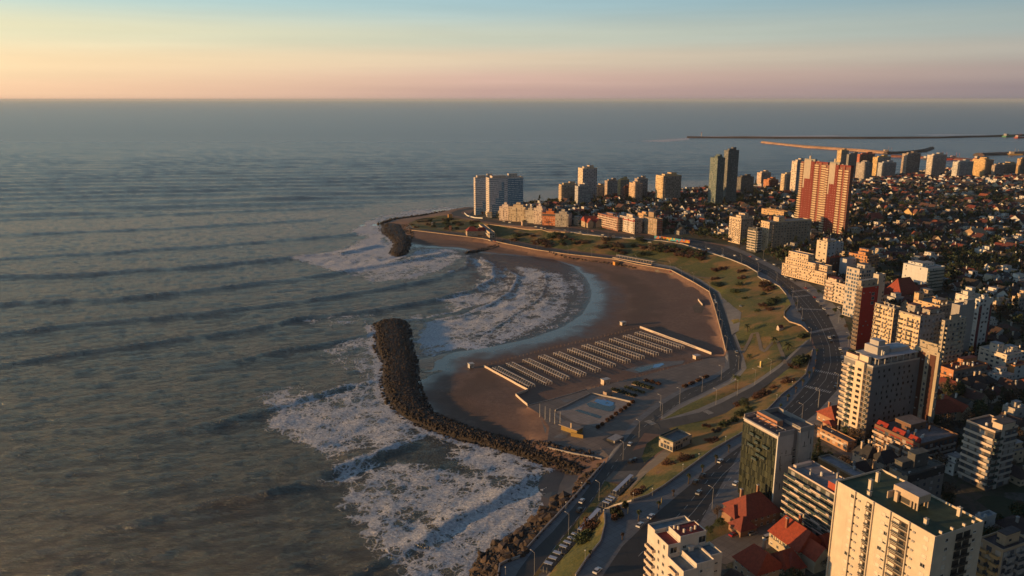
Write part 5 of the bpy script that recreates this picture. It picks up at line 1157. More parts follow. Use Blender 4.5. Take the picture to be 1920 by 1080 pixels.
# twin towers: cream stair blocks, red window fields and two stacks of balconies each
def twin(lb, L, B, Rr, yt, yb, sh, base=0):
    b = Building('residential_tower', lb, 'tower', L, B, Rr, yt, yb, None, 24, short=sh)
    H_, WL, WR = b.h, b.WL, b.WR; cream, rd = (.64, .52, .35), (.17, .026, .02); fl = 2.95; nf = int(H_ / fl)
    redw = fac(rd, (.3, .22, .2), 4.4, .14, .2, .05)
    mb = MB(); mb.box(0, 0, 0, WR, WL, H_ - 3, fac((.2, .08, .06), (.06, .05, .05), 3, .3, .4), bottom=False); mb.build('body', b.root)
    pf = lambda n, u0, u1, z1, m, d: (b.face('L', (lambda q: (q.box(0, -d, 0, (u1 - u0) * WL, 0, z1, m), q.mesh(n))[1])(MB()), n, u0 * WL, 0, (u1 - u0) * WL))
    pf('wall_panel', .60, .86, H_, stucco((.42, .36, .30)), 1.0)       # cream stair block, full height
    pf('wall_panel', .56, .80, H_ * .72, redw, 1.25); pf('wall_panel', .46, .60, H_ - 1.5, redw, 1.2); pf('wall_panel', .66, .86, H_ * .58, redw, 1.4)
    pf('wall_panel', .2, .27, H_ - 2, stucco((.25, .08, .06)), 1.1)
    its = []
    for k in range(nf - 1):
        z = k * fl + .3; e = 0 if k > 12 else (.03 if k > 5 else .07)
        its.append(('L', balme(.15 * WL, 1.9, 'solid', cream, 1.1), .29 * WL, z, .15 * WL)); its.append(('L', balme(.16 * WL, 1.9, 'solid', cream, 1.1), .03 * WL, z, .16 * WL))
        its.append(('L', balme((.11 + e) * WL, 2.2, 'solid', cream, 1.1), .87 * WL, z, (.11 + e) * WL))
    b.many('balcony', its)
    mb = MB(); mb.box(.3, .3, H_ - 2.99, WR - .3, WL - .3, H_ - 2.8, roofm((.2, .17, .16))); mb.build('roof', b.root)
    mb = MB(); mb.box(0, 0, H_ - 2.99, WR, .3, H_ - 1, stucco((.2, .035, .03))); mb.box(0, .3, H_ - 2.99, .3, WL * .45, H_ - 1, stucco((.2, .035, .03))); mb.build('parapet', b.root)
    mb = MB(); mb.box(1, WL * .5, H_ - 2.8, WR - 1, WL * .9, H_ + 1.2, stucco((.3, .3, .28)), roofm((.25, .25, .25))); mb.build('penthouse', b.root)
    for x, y, hh in ((.3, .7, 4), (.5, .4, 2.5)):
        mb = MB(); mb.tube((0, 0, 0), (0, 0, hh), 1.3, 1.3, stucco((.55, .45, .35)), 10); mb.build('water_tank', b.root, (WR * x, WL * y, H_ + (1.2 if y > .5 else -2.8)))
    b.mast(WR * .5, WL * .7, H_ + 1.2, 13)
twin('left one of the red and cream twin towers', 1503, 1553, 1559, 303, 430, 'left twin tower')
twin('right one of the red and cream twin towers, slightly nearer', 1551, 1596, 1602, 309, 449, 'right twin tower')
# gabled villas that stand out
def villa(label, px, py, w, d, h, rh, al, wall, roofc, hip=.0, axis='x', wings=(), timber=False, chim=1, name='villa', short=None):
    p = at(px, py); root = tag(empty(name, (p.x, p.y, Hh(p.x, p.y)), R(al)), label, 'house'); wm = stucco(wall); tm = tiles(roofc)
    mb = MB(); mb.box(-w / 2, -d / 2, 0, w / 2, d / 2, h, wm, bottom=False)
    for (x0, y0, x1, y1, hh) in [q[:5] for q in wings]: mb.box(x0, y0, 0, x1, y1, hh, wm, bottom=False)
    mb.build('wall', root)
    mb = MB(); mb.gable(-w / 2, -d / 2, w / 2, d / 2, h, rh, .6, tm, wm, axis, hip=hip); rf = mb.build('roof', root)
    for (x0, y0, x1, y1, hh, wr, ax, hp) in wings:
        mb = MB(); mb.gable(x0, y0, x1, y1, hh, wr, .5, tm, wm, ax, hip=hp); mb.build('roof', root)
    for i in range(chim):
        mb = MB(); mb.box(-.5, -.4, 0, .5, .4, h + rh + 1.2, wm if not timber else stucco(BRICK)); mb.box(-.6, -.5, h + rh + 1.2, .6, .5, h + rh + 1.5, stucco(GREY)); mb.build('chimney', rf, (w * (.28 - .5 * i), d * .18, 0))
    r = random.Random(int(px)); 
    for f in range(1 + (h > 5)):
        for i in range(max(2, int(w / 3.2))):
            link('window', winme(1.1, 1.2, r.choice(['dark', 'half', 'dark'])), root, (-w / 2 + 1 + i * 3.1, -d / 2, .9 + f * 2.8), 0)
        for i in range(max(1, int(d / 3.4))):
            link('window', winme(1.1, 1.2, r.choice(['dark', 'half'])), root, (-w / 2, d / 2 - 1 - i * 3.2, .9 + f * 2.8), -math.pi / 2)
    if timber:
        mb = MB()
        for i in range(int(d / 1.1)): mb.box(-w / 2 - .12, -d / 2 + i * 1.1, h - 2.4, -w / 2, -d / 2 + i * 1.1 + .18, h, DFR)
        mb.box(-w / 2 - .14, -d / 2, h - 2.5, -w / 2, d / 2, h - 2.3, DFR); mb.build('timber_frame', root)
    BLD.append((root, short or label, px, py)); return root
OR = (.36, .06, .025); DR = (.24, .055, .035)
villa('large villa with dark red hipped roofs at foot of glass hotel', 1408, 972, 17, 14, 5.5, 6, 24, (.3, .17, .11), (.26, .06, .04), .7, wings=((-14, -10, -6, -3, 3.4, 3.6, 'y', .9), (-11, -3, -6, 5, 4.4, 3.4, 'x', .6)), chim=2, short='villa at foot of glass hotel')
villa('orange tiled half timbered villa right of the side street', 1492, 1032, 13, 15, 6, 5.5, 24, (.5, .42, .3), OR, .15, 'y', ((4, -12, 12, -2, 5, 4.5, 'x', .2), (-5, -14, 3, -6.5, 5.6, 4, 'y', 0)), True, 2, short='orange half timbered villa')
villa('orange tiled villa at bottom edge between white block and cream tower', 1422, 1075, 13, 12, 5.2, 5, 24, (.4, .3, .22), OR, .4, 'y', ((5, -9, 13, 2, 5, 4.6, 'x', .3),), False, 1, short='bottom edge orange villa')
villa('small villa with red conical roof beside half timbered villa', 1482, 1078, 6, 6, 5, 4.5, 24, (.3, .2, .15), (.3, .05, .03), 1.0, 'x', (), False, 0)
villa('brick red villa by the avenue, left of beige tower', 1566, 790, 14, 12, 4.8, 4.6, 24, (.4, .22, .13), (.34, .075, .04), .5, 'x', ((-11, -8, -4, -2, 2.8, 1.6, 'x', .3),), False, 2, short='brick red avenue villa')
villa('broad orange tiled house with white gable right of beige tower', 1755, 782, 17, 13, 5.5, 4.2, 14, (.5, .36, .25), OR, .3, 'x', ((9, -7, 15, 8, 5, 3.2, 'y', 0),), False, 1, short='broad orange tiled house')
villa('white walled house with dark slate roof behind long brown building', 1623, 870, 9, 8, 6, 3.8, 24, (.55, .45, .35), (.05, .05, .055), .3, 'y', ((3, -9, 10, -2, 5, 3.2, 'x', .2),), False, 2, short='white house with slate roof')
villa('second slate roofed white house, right of the first, tall chimney', 1655, 878, 9, 8, 5.5, 3.6, 24, (.5, .4, .32), (.045, .045, .05), .4, 'x', (), False, 2)
villa('dark red roofed large house right of slim dark red tower', 1690, 560, 22, 16, 7, 11, 24, (.2, .08, .05), (.36, .07, .04), .5, 'x', ((-13, -9, -5, 4, 5, 6, 'x', .6),), False, 0, short='large dark red roofed house')
villa('orange gabled stone villa on the bay side avenue', 1107, 424, 22, 16, 8, 6, 16, (.45, .34, .24), (.42, .08, .05), .1, 'x', ((-9, -13, -1, -6, 7, 5, 'y', 0), (3, -13, 10, -6, 7, 5, 'y', 0)), False, 1, short='orange gabled bay villa')
villa('red roofed villa with yellow gables among dark trees', 1638, 418, 18, 15, 7, 7, 20, (.5, .38, .2), (.38, .08, .05), .2, 'x', ((-14, -12, -5, -4, 5, 5, 'y', 0),), False, 1, short='red roofed villa in trees')
villa('yellow gabled mansion standing among dark trees', 1712, 408, 22, 14, 8, 6, 20, (.6, .42, .2), (.25, .1, .07), 0, 'x', ((-9, -11, -2, -6, 8, 5, 'y', 0), (3, -11, 9, -6, 8, 5, 'y', 0)), False, 2, short='yellow gabled mansion')
villa('cream flat gabled house, brightest among right side roofs', 1827, 448, 20, 16, 8, 5, 20, (.6, .45, .25), (.45, .3, .18), .1, 'x', (), False, 2, short='bright cream house')
villa('red roofed beach house by the lower coast road', 885, 441, 15, 12, 7, 5, 12, (.5, .38, .28), (.34, .05, .04), .8, 'x', ((8, -2, 20, 8, 6, 4, 'x', .5),), False, 0, short='red roofed beach house')
b = T('white flat roofed beach club next to the red roofed beach house', 898, 918, 928, 437, yb=446, wall=(.6, .48, .34), wall2=(.45, .38, .3), roof=(.2, .2, .2), du=3.5, wu=.7, wv=.6, pent=P0, bits=0, al=14, bl=sb(WHITE), short='white beach club')
T('long low terracotta bathing house on the headland lawn', 812, 842, 846, 426, yb=433, wall=(.42, .14, .06), wall2=(.25, .12, .08), roof=(.35, .33, .32), du=3, pent=P0, bits=0, al=0, short='terracotta bathing house')
T('long low grey bathing house left of the terracotta one', 784, 808, 811, 419, yb=425, wall=(.4, .36, .3), wall2=(.25, .22, .2), roof=(.3, .29, .28), du=3, pent=P0, bits=0, al=0)
# ------------------------------------------------------------------ labels for repeats: by nearest landmark
LM = [(s, x, y) for _, s, x, y in BLD if len(s.split()) <= 6]
LM += [('striped tent rows', 1130, 680), ('zigzag hillside path', 1430, 640), ('step pools', 1125, 758), ('near breakwater tip', 735, 610), ('glass roofed pavilion', 1290, 820)]
_used = {}
def side_label(px, py, desc):
    best = min(LM, key=lambda l: (l[1] - px) ** 2 + (2.2 * (l[2] - py)) ** 2)
    dx, dy = px - best[1], py - best[2]
    d = ('right of' if dx > 0 else 'left of') if abs(dx) > 1.3 * abs(dy) else ('below' if dy > 0 else 'above')
    key = (desc, d, best[0]); n = _used.get(key, 0); _used[key] = n + 1
    o = ['', 'second ', 'third ', 'fourth ', 'fifth ', 'sixth ', 'seventh ', 'eighth ', 'ninth ', 'tenth ', 'eleventh ', 'twelfth ']
    pre = o[n] if n < 12 else '%dth ' % (n + 1)
    return ('%s%s %s %s' % (pre, desc, d, best[0])).strip()
def px_of(o): return proj(o.location)
# ------------------------------------------------------------------ footprints to keep clear
FOOT = []
for s, *_ in BLD:
    if isinstance(s, Building):
        c, n = math.cos(R(s.al)), math.sin(R(s.al)); q = []
        for a, b_ in ((-3, -3), (s.WR + 3, -3), (s.WR + 3, s.WL + 3), (-3, s.WL + 3)): q.append((s.p.x + a * c - b_ * n, s.p.y + a * n + b_ * c))
        FOOT.append(q)
    else:
        x, y = s.location.x, s.location.y; FOOT.append([(x - 12, y - 12), (x + 12, y - 12), (x + 12, y + 12), (x - 12, y + 12)])
CLEAR = [(p.x, p.y) for p in W('1270,925 1400,900 1480,955 1540,1075 1540,1100 1240,1100')]
def free(x, y, r=0, own=False):
    X, Y = np.array([x]), np.array([y])
    if not own and in_poly(X, Y, CLEAR)[0]: return False
    for f in FOOT:
        if abs(f[0][0] - x) < 120 and abs(f[0][1] - y) < 120:
            if in_poly(X, Y, f)[0]: return False
    return True
# ------------------------------------------------------------------ houses of the residential quarter
WALLS = [('white', (.6, .59, .57)), ('cream', (.55, .46, .35)), ('grey', (.32, .31, .3)), ('white', (.66, .64, .6)), ('sand coloured', (.42, .34, .25)), ('white', (.55, .55, .56))]
ROOFS = [('red tiled', (.22, .05, .032)), ('orange tiled', (.32, .09, .045)), ('dark brown', (.07, .045, .04)), ('slate grey', (.06, .06, .066)), ('dark red', (.12, .035, .03)), ('rusty brown', (.13, .065, .048)), ('dark brown', (.055, .045, .04))]
def house_parts(kind, wi, ri):
    """returns (list of (name, mesh)), shapes: gabled, hipped, L-plan, flat"""
    k = ('house', kind, wi, ri)
    if k in _me: return _me[k]
    wc, rc = WALLS[wi][1], ROOFS[ri][1]; wm = fac(wc, (.03, .03, .035), 3.2, .36, .36, .3, dv=2.9); pm = stucco(wc); tm = tiles(rc); out = []
    if kind == 'gabled': vols = [(-5.5, -4.5, 5.5, 4.5, 4.6, 3.4, 'x', 0)]
    elif kind == 'hipped': vols = [(-6, -5, 6, 5, 4.2, 3.0, 'x', .9)]
    elif kind == 'L-shaped': vols = [(-6, -4, 6, 4, 4.8, 3.2, 'x', .2), (-6, -10, 0, -4, 4.2, 2.8, 'y', 0)]
    elif kind == 'cross-gabled': vols = [(-6, -5, 6, 5, 5.4, 4.2, 'x', 0), (-3, -8, 3.4, -5, 5.2, 3.4, 'y', 0), (6, -3, 10, 4, 2.9, 1.6, 'x', .5)]
    else: vols = []
    if vols:
        mb = MB(); rb = MB()
        for (x0, y0, x1, y1, h, rh, ax, hp) in vols: mb.box(x0, y0, -2, x1, y1, h, wm, bottom=False); rb.gable(x0, y0, x1, y1, h, rh, .5, tm, pm, ax, hip=hp)
        out = [('wall', mb.mesh('wall')), ('roof', rb.mesh('roof'))]
        mb = MB(); mb.box(2, 1, 4, 2.9, 1.8, 9.2 if kind != 'hipped' else 8.2, pm); mb.box(1.9, .9, 9.2 if kind != 'hipped' else 8.2, 3, 1.9, 9.5 if kind != 'hipped' else 8.5, stucco(GREY)); out.append(('chimney', mb.mesh('chimney')))
    else:
        mb = MB(); mb.box(-6, -5, -2, 6, 5, 6, wm, bottom=False); mb.box(-2, 0, 6.1, 5, 4.9, 8.7, wm, bottom=False)
        out = [('wall', mb.mesh('wall'))]
        rf = roofm((.3, .27, .25)); mb = MB(); mb.box(-6.1, -5.1, 6, 6.1, 5.1, 6.1, rf); mb.box(-2.1, -.1, 8.7, 5.1, 5, 8.8, rf); out.append(('roof', mb.mesh('roof')))
        mb = MB(); mb.tube((-4, -2, 6.1), (-4, -2, 7.8), .6, .6, stucco(WHITE), 8); out.append(('water_tank', mb.mesh('water_tank')))
    _me[k] = out; return out
CP_ = np.array(CITY)
def in_city(X, Y): return in_poly(X, Y, CITY)
KN = ['gabled', 'hipped', 'L-shaped', 'cross-gabled', 'flat roofed']
hs = []
ca, sa = math.cos(R(24)), math.sin(R(24)); rh = random.Random(11)
for i in range(-20, 190):
    for j in range(-10, 190):
        a, b_ = i * 15.0, j * 15.0
        if i % 8 == 0 or j % 8 == 0: continue
        x, y = a * ca - b_ * sa, a * sa + b_ * ca
        d = math.hypot(x, y)
        if not (150 < d < 2500) or y < 120 or x < -60: continue
        if abs(x) > y * .78 + 40: continue
        if d > 1300 and rh.random() < .15: continue
        if rh.random() < (.12 if d < 750 else .33): continue
        x += rh.uniform(-2, 2); y += rh.uniform(-2, 2)
        hs.append((d, x, y))
X = np.array([h[1] for h in hs]); Y = np.array([h[2] for h in hs])
ok = in_city(X, Y)
edge, _, _, _ = seg_dist(X, Y, [(p.x, p.y) for p in front]); ok &= edge > 16
shw, _, _, _ = seg_dist(X, Y, [(p.x, p.y) for p in shore]); ok &= shw > 45
STREET = [[(p.x, p.y) for p in W(s)] for s in ('1330,1015 1455,965 1520,940', '1500,800 1560,845 1630,880', '1780,1010 1830,960 1900,920', '1640,880 1770,905 1840,960', '1560,560 1700,600', '1450,440 1600,480 1900,620')]
for S_ in STREET: sd_, _, _, _ = seg_dist(X, Y, S_); ok &= sd_ > 11
hs = sorted(h for h, o in zip(hs, ok) if o and free(h[1], h[2]) and in_poly(np.array([0.]), np.array([0.]), [(1, 1), (2, 2), (1, 2)])[0] == False)
for S_ in STREET[2:]:
    pass
def vis_world(x, y, z):
    px, py = proj((x, y, z)); return -20 < px < 1940 and 0 < py < 1100
hs = [h for h in hs if vis_world(h[1], h[2], 22)]
def pick(x, y, rr):
    k = KN[rr.choices(range(5), [4, 3, 3, 2, 3])[0]]; return k, rr.randrange(len(WALLS)), rr.choices(range(len(ROOFS)), [2.5, 1.2, 5, 3, 5, 4, 4])[0]
THINGS = []      # (object, pieces) to test for visibility later
NH = 0; HFOOT = []
rest = []
for d, x, y in hs:
    k, wi, ri = pick(x, y, rh); z = Hh(x, y); rz = R(24 + rh.choice([0, 90, 180, 270]) + rh.uniform(-4, 4)); sc = rh.uniform(.8, 1.15)
    HFOOT.append((x, y, 7.5 * sc))
    if NH < 330: 
        NH += 1
        root = empty('house', (x, y, z), rz); root.scale = (sc, sc, sc * rh.uniform(.9, 1.15))
        rf = None
        for n_, me in house_parts(k, wi, ri):
            o = link(n_, me, rf if n_ in ('chimney', 'water_tank') else root)
            if n_ == 'roof': rf = o
        tag(root, None, 'house', 'houses of the residential quarter', None)
        root['desc'] = ('small %s house with %s roof' % (WALLS[wi][0], ROOFS[ri][0])) if k != 'flat roofed' else 'small flat roofed %s house' % WALLS[wi][0]
        THINGS.append((root, 7 * sc, 8 * sc))
    else: rest.append((x, y, z, rz, sc, k, wi, ri))
def merge(name, items, kindparts):
    """one joined object for the far remainder that nobody could count"""
    V, Fc, M, UV, mats, n0 = [], [], [], [], [], 0
    cache = {}
    for x, y, z, rz, sc, *kk in items:
        for me in kindparts(*kk):
            if me.name not in cache:
                co = np.empty(len(me.vertices) * 3); me.vertices.foreach_get('co', co)
                fs = [tuple(p.vertices) for p in me.polygons]; mi = [p.material_index for p in me.polygons]
                uv = np.zeros(len(me.loops) * 2)
                if me.uv_layers: me.uv_layers[0].data.foreach_get('uv', uv)
                cache[me.name] = (co.reshape(-1, 3), fs, mi, list(me.materials), uv)
            co, fs, mi, ms, uv = cache[me.name]
            c, s = math.cos(rz), math.sin(rz); q = np.empty_like(co)
            q[:, 0] = (co[:, 0] * c - co[:, 1] * s) * sc + x; q[:, 1] = (co[:, 0] * s + co[:, 1] * c) * sc + y; q[:, 2] = co[:, 2] * sc + z
            mm = []
            for m in ms:
                if m not in mats: mats.append(m)
                mm.append(mats.index(m))
            V.append(q); Fc += [tuple(i + n0 for i in f) for f in fs]; M += [mm[i] for i in mi]; UV.append(uv); n0 += len(co)
    me = bpy.data.meshes.new(name); me.from_pydata(np.concatenate(V).tolist(), [], Fc)
    for m in mats: me.materials.append(m)
    me.polygons.foreach_set('material_index', M); u = me.uv_layers.new(name='UVMap'); u.data.foreach_set('uv', np.concatenate(UV)); me.update()
    return tag(link(name, me), kind='stuff')
rest = rest[:2200]
if rest: merge('distant_houses', rest, lambda k, wi, ri: [m for _, m in house_parts(k, wi, ri)[:2]])
# ------------------------------------------------------------------ trees
def m_leaf(name, c0, c1):
    m, nt, b = newmat(name); oi = nt.nodes.new('ShaderNodeObjectInfo'); p = geo(nt)
    f = noise(nt, p, 1.3, 3, .6); g = mixc(nt, ramp(nt, f, .35, .65), c0, c1)
    g2 = nt.nodes.new('ShaderNodeHueSaturation'); nt.links.new(g, g2.inputs['Color']); v = math_n(nt, 'MULTIPLY_ADD', oi.outputs['Random'], .7, .65); nt.links.new(v, g2.inputs['Value'])
    nt.links.new(g2.outputs[0], b.inputs['Base Color']); b.inputs['Roughness'].default_value = .8; return m
LG, LB, LR = m_leaf('leaf_green', (.018, .032, .012), (.045, .065, .022)), m_leaf('leaf_brown', (.045, .03, .02), (.1, .065, .04)), m_leaf('leaf_red', (.045, .02, .014), (.10, .045, .026))
LD = m_leaf('leaf_conifer', (.01, .02, .012), (.022, .036, .018)); BARK = plain('bark', (.07, .05, .04), .9, .3); PALM = m_leaf('palm_leaf', (.03, .045, .015), (.09, .1, .035))
def crown(nclump, nleaf, rx, rz, zc, size, mat, seed, shape='round'):
    rs = np.random.RandomState(seed); C = []
    for _ in range(nclump):
        v = rs.normal(size=3); v /= np.linalg.norm(v); r = rs.uniform(.35, 1) ** .6
        if shape == 'cone': t = rs.uniform(0, 1); a = rs.uniform(0, 6.28); C.append((rx * (1 - t) * .8 * math.cos(a), rx * (1 - t) * .8 * math.sin(a), zc - rz + 2 * rz * t, max(.35, (1 - t)) * rx * .45))
        elif shape == 'flat': a = rs.uniform(0, 6.28); q = rs.uniform(0, 1) ** .5; C.append((rx * q * math.cos(a), rx * q * math.sin(a), zc + rz * rs.uniform(-.4, .6), rx * .35))
        else: C.append((v[0] * r * rx * .75, v[1] * r * rx * .75, zc + v[2] * r * rz * .75, rs.uniform(.25, .42) * rx))
    C = np.array(C); idx = rs.randint(0, nclump, nleaf); d = rs.normal(size=(nleaf, 3)); d /= np.linalg.norm(d, axis=1)[:, None]
    P = C[idx, :3] + d * C[idx, 3:4] * rs.uniform(.55, 1.1, (nleaf, 1)) * (1, 1, .8)
    a = rs.normal(size=(nleaf, 3)) + d * .8; a /= np.linalg.norm(a, axis=1)[:, None]
    t = np.cross(a, rs.normal(size=(nleaf, 3))); t /= np.linalg.norm(t, axis=1)[:, None] + 1e-9; u = np.cross(a, t)
    s = size * rs.uniform(.6, 1.4, (nleaf, 1))
    V = np.stack([P - t * s, P + u * s * .7, P + t * s, P - u * s * .7], 1).reshape(-1, 3); Fc = np.arange(nleaf * 4).reshape(-1, 4)
    return poly_mesh('crown', V, Fc, [mat]), C
def trunk_mesh(h, r, C, n=5):
    mb = MB(); mb.tube((0, 0, -.5), (.1, .05, h * .55), r, r * .75, BARK, 6, False); mb.tube((.1, .05, h * .55), (0, 0, h), r * .75, r * .4, BARK, 6)
    for c in C[:n]: mb.tube((.05, 0, h * .6), (c[0] * .8, c[1] * .8, c[2]), r * .4, r * .12, BARK, 4, False)
    return mb.mesh('trunk')
def tree_kind(mat, seed, rx=3.4, rz=3.0, zc=5.5, ncl=22, nl=900, size=.34, shape='round'):
    me, C = crown(ncl, nl, rx, rz, zc, size, mat, seed, shape); return [('trunk', trunk_mesh(zc + rz * (.5 if shape != 'cone' else .6), .28, C)), ('crown', me)]
TK = {'dark green leafy': [tree_kind(LG, 1), tree_kind(LG, 2, 4.2, 3.4, 6)], 'brown wintry': [tree_kind(LB, 3, 3.6, 3.2, 5.6, 26, 700, .26), tree_kind(LB, 4, 4.4, 3.6, 6.4, 26, 760, .26)],
      'tall dark conifer': [tree_kind(LD, 5, 3.6, 7.5, 9, 40, 1500, .4, 'cone')], 'reddish brown': [tree_kind(LR, 6, 3.2, 2.6, 4.8)]}
TS = {'dark green leafy': tree_kind(LG, 11, 3.8, 3.2, 5, 12, 110, .95), 'brown wintry': tree_kind(LB, 12, 3.8, 3.2, 5, 12, 110, .9), 'tall dark conifer': tree_kind(LD, 13, 3.4, 6.5, 8, 16, 130, 1.0, 'cone')}
ts = []; rt_ = random.Random(5)
for _ in range(42000):
    y = 150 + 2200 * rt_.random() ** 1.3; x = rt_.uniform(-60, y * .76 + 40); ts.append((x, y))
X = np.array([t[0] for t in ts]); Y = np.array([t[1] for t in ts]); ok = in_city(X, Y)
e1, _, _, _ = seg_dist(X, Y, [(p.x, p.y) for p in front]); s1, _, _, _ = seg_dist(X, Y, [(p.x, p.y) for p in shore]); ok &= (e1 > 12) & (s1 > 30)
for S_ in STREET: sd_, _, _, _ = seg_dist(X, Y, S_); ok &= sd_ > 8
HX = np.array([h[:2] for h in HFOOT]); grid = {}
for i, (a, b_, r) in enumerate(HFOOT): grid.setdefault((int(a // 20), int(b_ // 20)), []).append(i)
sel = []
for (x, y), o in zip(ts, ok):
    if not o: continue
    gx, gy = int(x // 20), int(y // 20); bad = False
    for u in (-1, 0, 1):
        for v in (-1, 0, 1):
            for i in grid.get((gx + u, gy + v), ()):
                a, b_, r = HFOOT[i]
                if (a - x) ** 2 + (b_ - y) ** 2 < (r * .92) ** 2: bad = True
    if bad or not free(x, y) or not vis_world(x, y, 24): continue
    sel.append((math.hypot(x, y), x, y))
sel.sort(); keep = [s for s in sel if (rt_.random() < .5 if s[0] < 750 else s[0] < 1000 or rt_.random() < .6)]
NT = 0; rest = []
def place_tree(kind, x, y, z, sc, group, variants=None, desc=None):
    parts = rt_.choice(TK[kind] if variants is None else variants)
    root = empty('tree', (x, y, z), rt_.uniform(0, 6.28)); root.scale = (sc, sc, sc * rt_.uniform(.85, 1.15))
    for n_, me in parts: link(n_, me, root)
    tag(root, None, 'tree', group); root['desc'] = desc or kind + ' tree'
    THINGS.append((root, 3.5 * sc, 8 * sc)); return root
for d, x, y in keep[:5200]:
    kind = rt_.choices(['dark green leafy', 'brown wintry', 'tall dark conifer'], [5, 5, .7])[0]; z = Hh(x, y); sc = rt_.uniform(.6, 1.15)
    if NT < 270: NT += 1; place_tree(kind, x, y, z, sc, 'trees between the houses')
    else: rest.append((x, y, z, rt_.uniform(0, 6.28), sc, kind))
if rest: merge('distant_trees', rest, lambda k: [m for _, m in TS[k]])
# ------------------------------------------------------------------ road markings
PAINT = plain('road_paint', (.42, .41, .38), .8, .3, 2)
def crosswalk(c0, c1, wd=3.6):
    """zebra from pixel c0 to pixel c1 across a road"""
    a, b = at(*c0), at(*c1); d = (b - a); L = d.length; d.normalize(); n = Vector((-d.y, d.x, 0)); mb = MB(); k = int(L / 1.2)
    for i in range(k):
        p = a + d * (i * 1.2); q = p + d * .55
        c = [p - n * wd / 2, q - n * wd / 2, q + n * wd / 2, p + n * wd / 2]
        mb.face([(v.x, v.y, Hh(v.x, v.y) + .05) for v in c], PAINT)
    o = mb.build('zebra_crossing'); tag(o, kind='structure')
for c in (((1526, 694), (1580, 705)), ((1510, 724), (1562, 737)), ((1519, 624), (1565, 614)), ((1498, 579), (1545, 581)), ((1483, 547), (1513, 543)), ((1488, 557), (1520, 553)), ((1213, 789), (1228, 797)), ((1322, 770), (1336, 777))): crosswalk(*c)
def lane(px, off, w=.18, dash=None, mat=PAINT):
    P = dens([Vector((p.x, p.y)) for p in W(px)], 4); mb = MB()
    for i, (a, b) in enumerate(zip(P[:-1], P[1:])):
        if dash and i % dash: continue
        d = (b - a).normalized(); n = Vector((-d.y, d.x)); a2, b2 = a + n * off, b + n * off
        c = [a2 - n * w / 2, b2 - n * w / 2, b2 + n * w / 2, a2 + n * w / 2]
        mb.face([(v.x, v.y, Hh(v.x, v.y) + .045) for v in c], mat)
    tag(mb.build('lane_marking'), kind='structure')
AVC = '1215,1050 1300,960 1355,890 1410,840 1470,790 1520,745 1548,712 1558,680 1555,650 1540,612 1520,580 1500,557 1470,530 1445,510 1390,484 1340,467 1285,453 1240,446 1140,439 1065,430 1015,423 940,417'
for off, ds in ((0, None), (-4, 2), (4, 2)): lane(AVC, off, .2, ds)
LOC = '1018,1056 1050,1013 1092,960 1125,915 1150,872 1185,822 1218,790 1255,768 1295,737 1350,712 1378,691 1382,670 1364,628 1349,577 1338,548 1305,529 1262,507 1200,497 1155,484 1065,474 1007,465 957,455'
lane(LOC, 0, .18, 2)
# ------------------------------------------------------------------ walls along the sea and the lookout
def wall_strip(name, label, cat, px, z0, z1, th, mat, cope=None, base=None, world=None, kind=None, step=6):
    P = dens([Vector((p.x, p.y)) for p in (world or W(px))], step); mb = MB(); n = len(P)
    def off(i):
        d = (P[min(n - 1, i + 1)] - P[max(0, i - 1)]).normalized(); return Vector((-d.y, d.x))
    Lf = [P[i] + off(i) * th / 2 for i in range(n)]; Rt = [P[i] - off(i) * th / 2 for i in range(n)]
    H0 = [(Hh(p.x, p.y) if base is None else base) for p in P]
    for i in range(n - 1):
        a, b, c, d = Lf[i], Lf[i + 1], Rt[i + 1], Rt[i]
        mb.face([(a.x, a.y, H0[i] + z1), (d.x, d.y, H0[i] + z1), (c.x, c.y, H0[i + 1] + z1), (b.x, b.y, H0[i + 1] + z1)], cope or mat)
        mb.face([(b.x, b.y, H0[i + 1] + z0), (a.x, a.y, H0[i] + z0), (a.x, a.y, H0[i] + z1), (b.x, b.y, H0[i + 1] + z1)], mat)
        mb.face([(d.x, d.y, H0[i] + z0), (c.x, c.y, H0[i + 1] + z0), (c.x, c.y, H0[i + 1] + z1), (d.x, d.y, H0[i] + z1)], mat)
    for i, s in ((0, 1), (n - 1, -1)):
        a, d = Lf[i], Rt[i]; f = [(a.x, a.y, H0[i] + z0), (d.x, d.y, H0[i] + z0), (d.x, d.y, H0[i] + z1), (a.x, a.y, H0[i] + z1)]; mb.face(f if s > 0 else f[::-1], mat)
    o = mb.build(name); tag(o, label, cat, None, kind); return o
STONE = plain('stone_wall', (.42, .31, .22), .9, .3, .8); PALE = plain('pale_concrete', (.36, .33, .31), .85, .2, .8)
wall_strip('sea_wall', 'tan stone sea wall curving along the far beach road', 'wall', '772,433 840,440 905,448 957,459 1007,469 1065,477 1155,487 1193,496 1258,507 1300,529.5 1330,547.5 1338,570 1352,621 1361,658', -3.6, .9, .6, STONE, base=6.5)
wall_strip('parapet_wall', 'low pale parapet beside the coast road above shore rocks', 'wall', '1134,869 1118,886 1079,931 1012,1003 973,1047 951,1054 937,1061 933,1085', -3, .9, .5, PALE, base=7.5)
wall_strip('parapet_wall', 'pale balustrade along the avenue pavement above grass slope', 'wall', '1462,745 1430,778 1392,812 1335,845 1284,883 1243,913 1215,930 1184,940 1151,949 1133,957 1134,985 1126,1016 1101,1047 1079,1080', -.6, .8, .35, PALE)
wall_strip('parapet_wall', 'upper pale balustrade along avenue beside the tiled promenade', 'wall', '1524,655 1511,702 1490,722 1462,744', -.6, .8, .35, PALE)
wall_strip('lookout_wall', 'curved sandstone lookout wall on the slope beside avenue', 'wall', '1516,624 1502,611 1480,604 1470,594 1471,585 1482,573', -3.5, .9, .5, STONE)
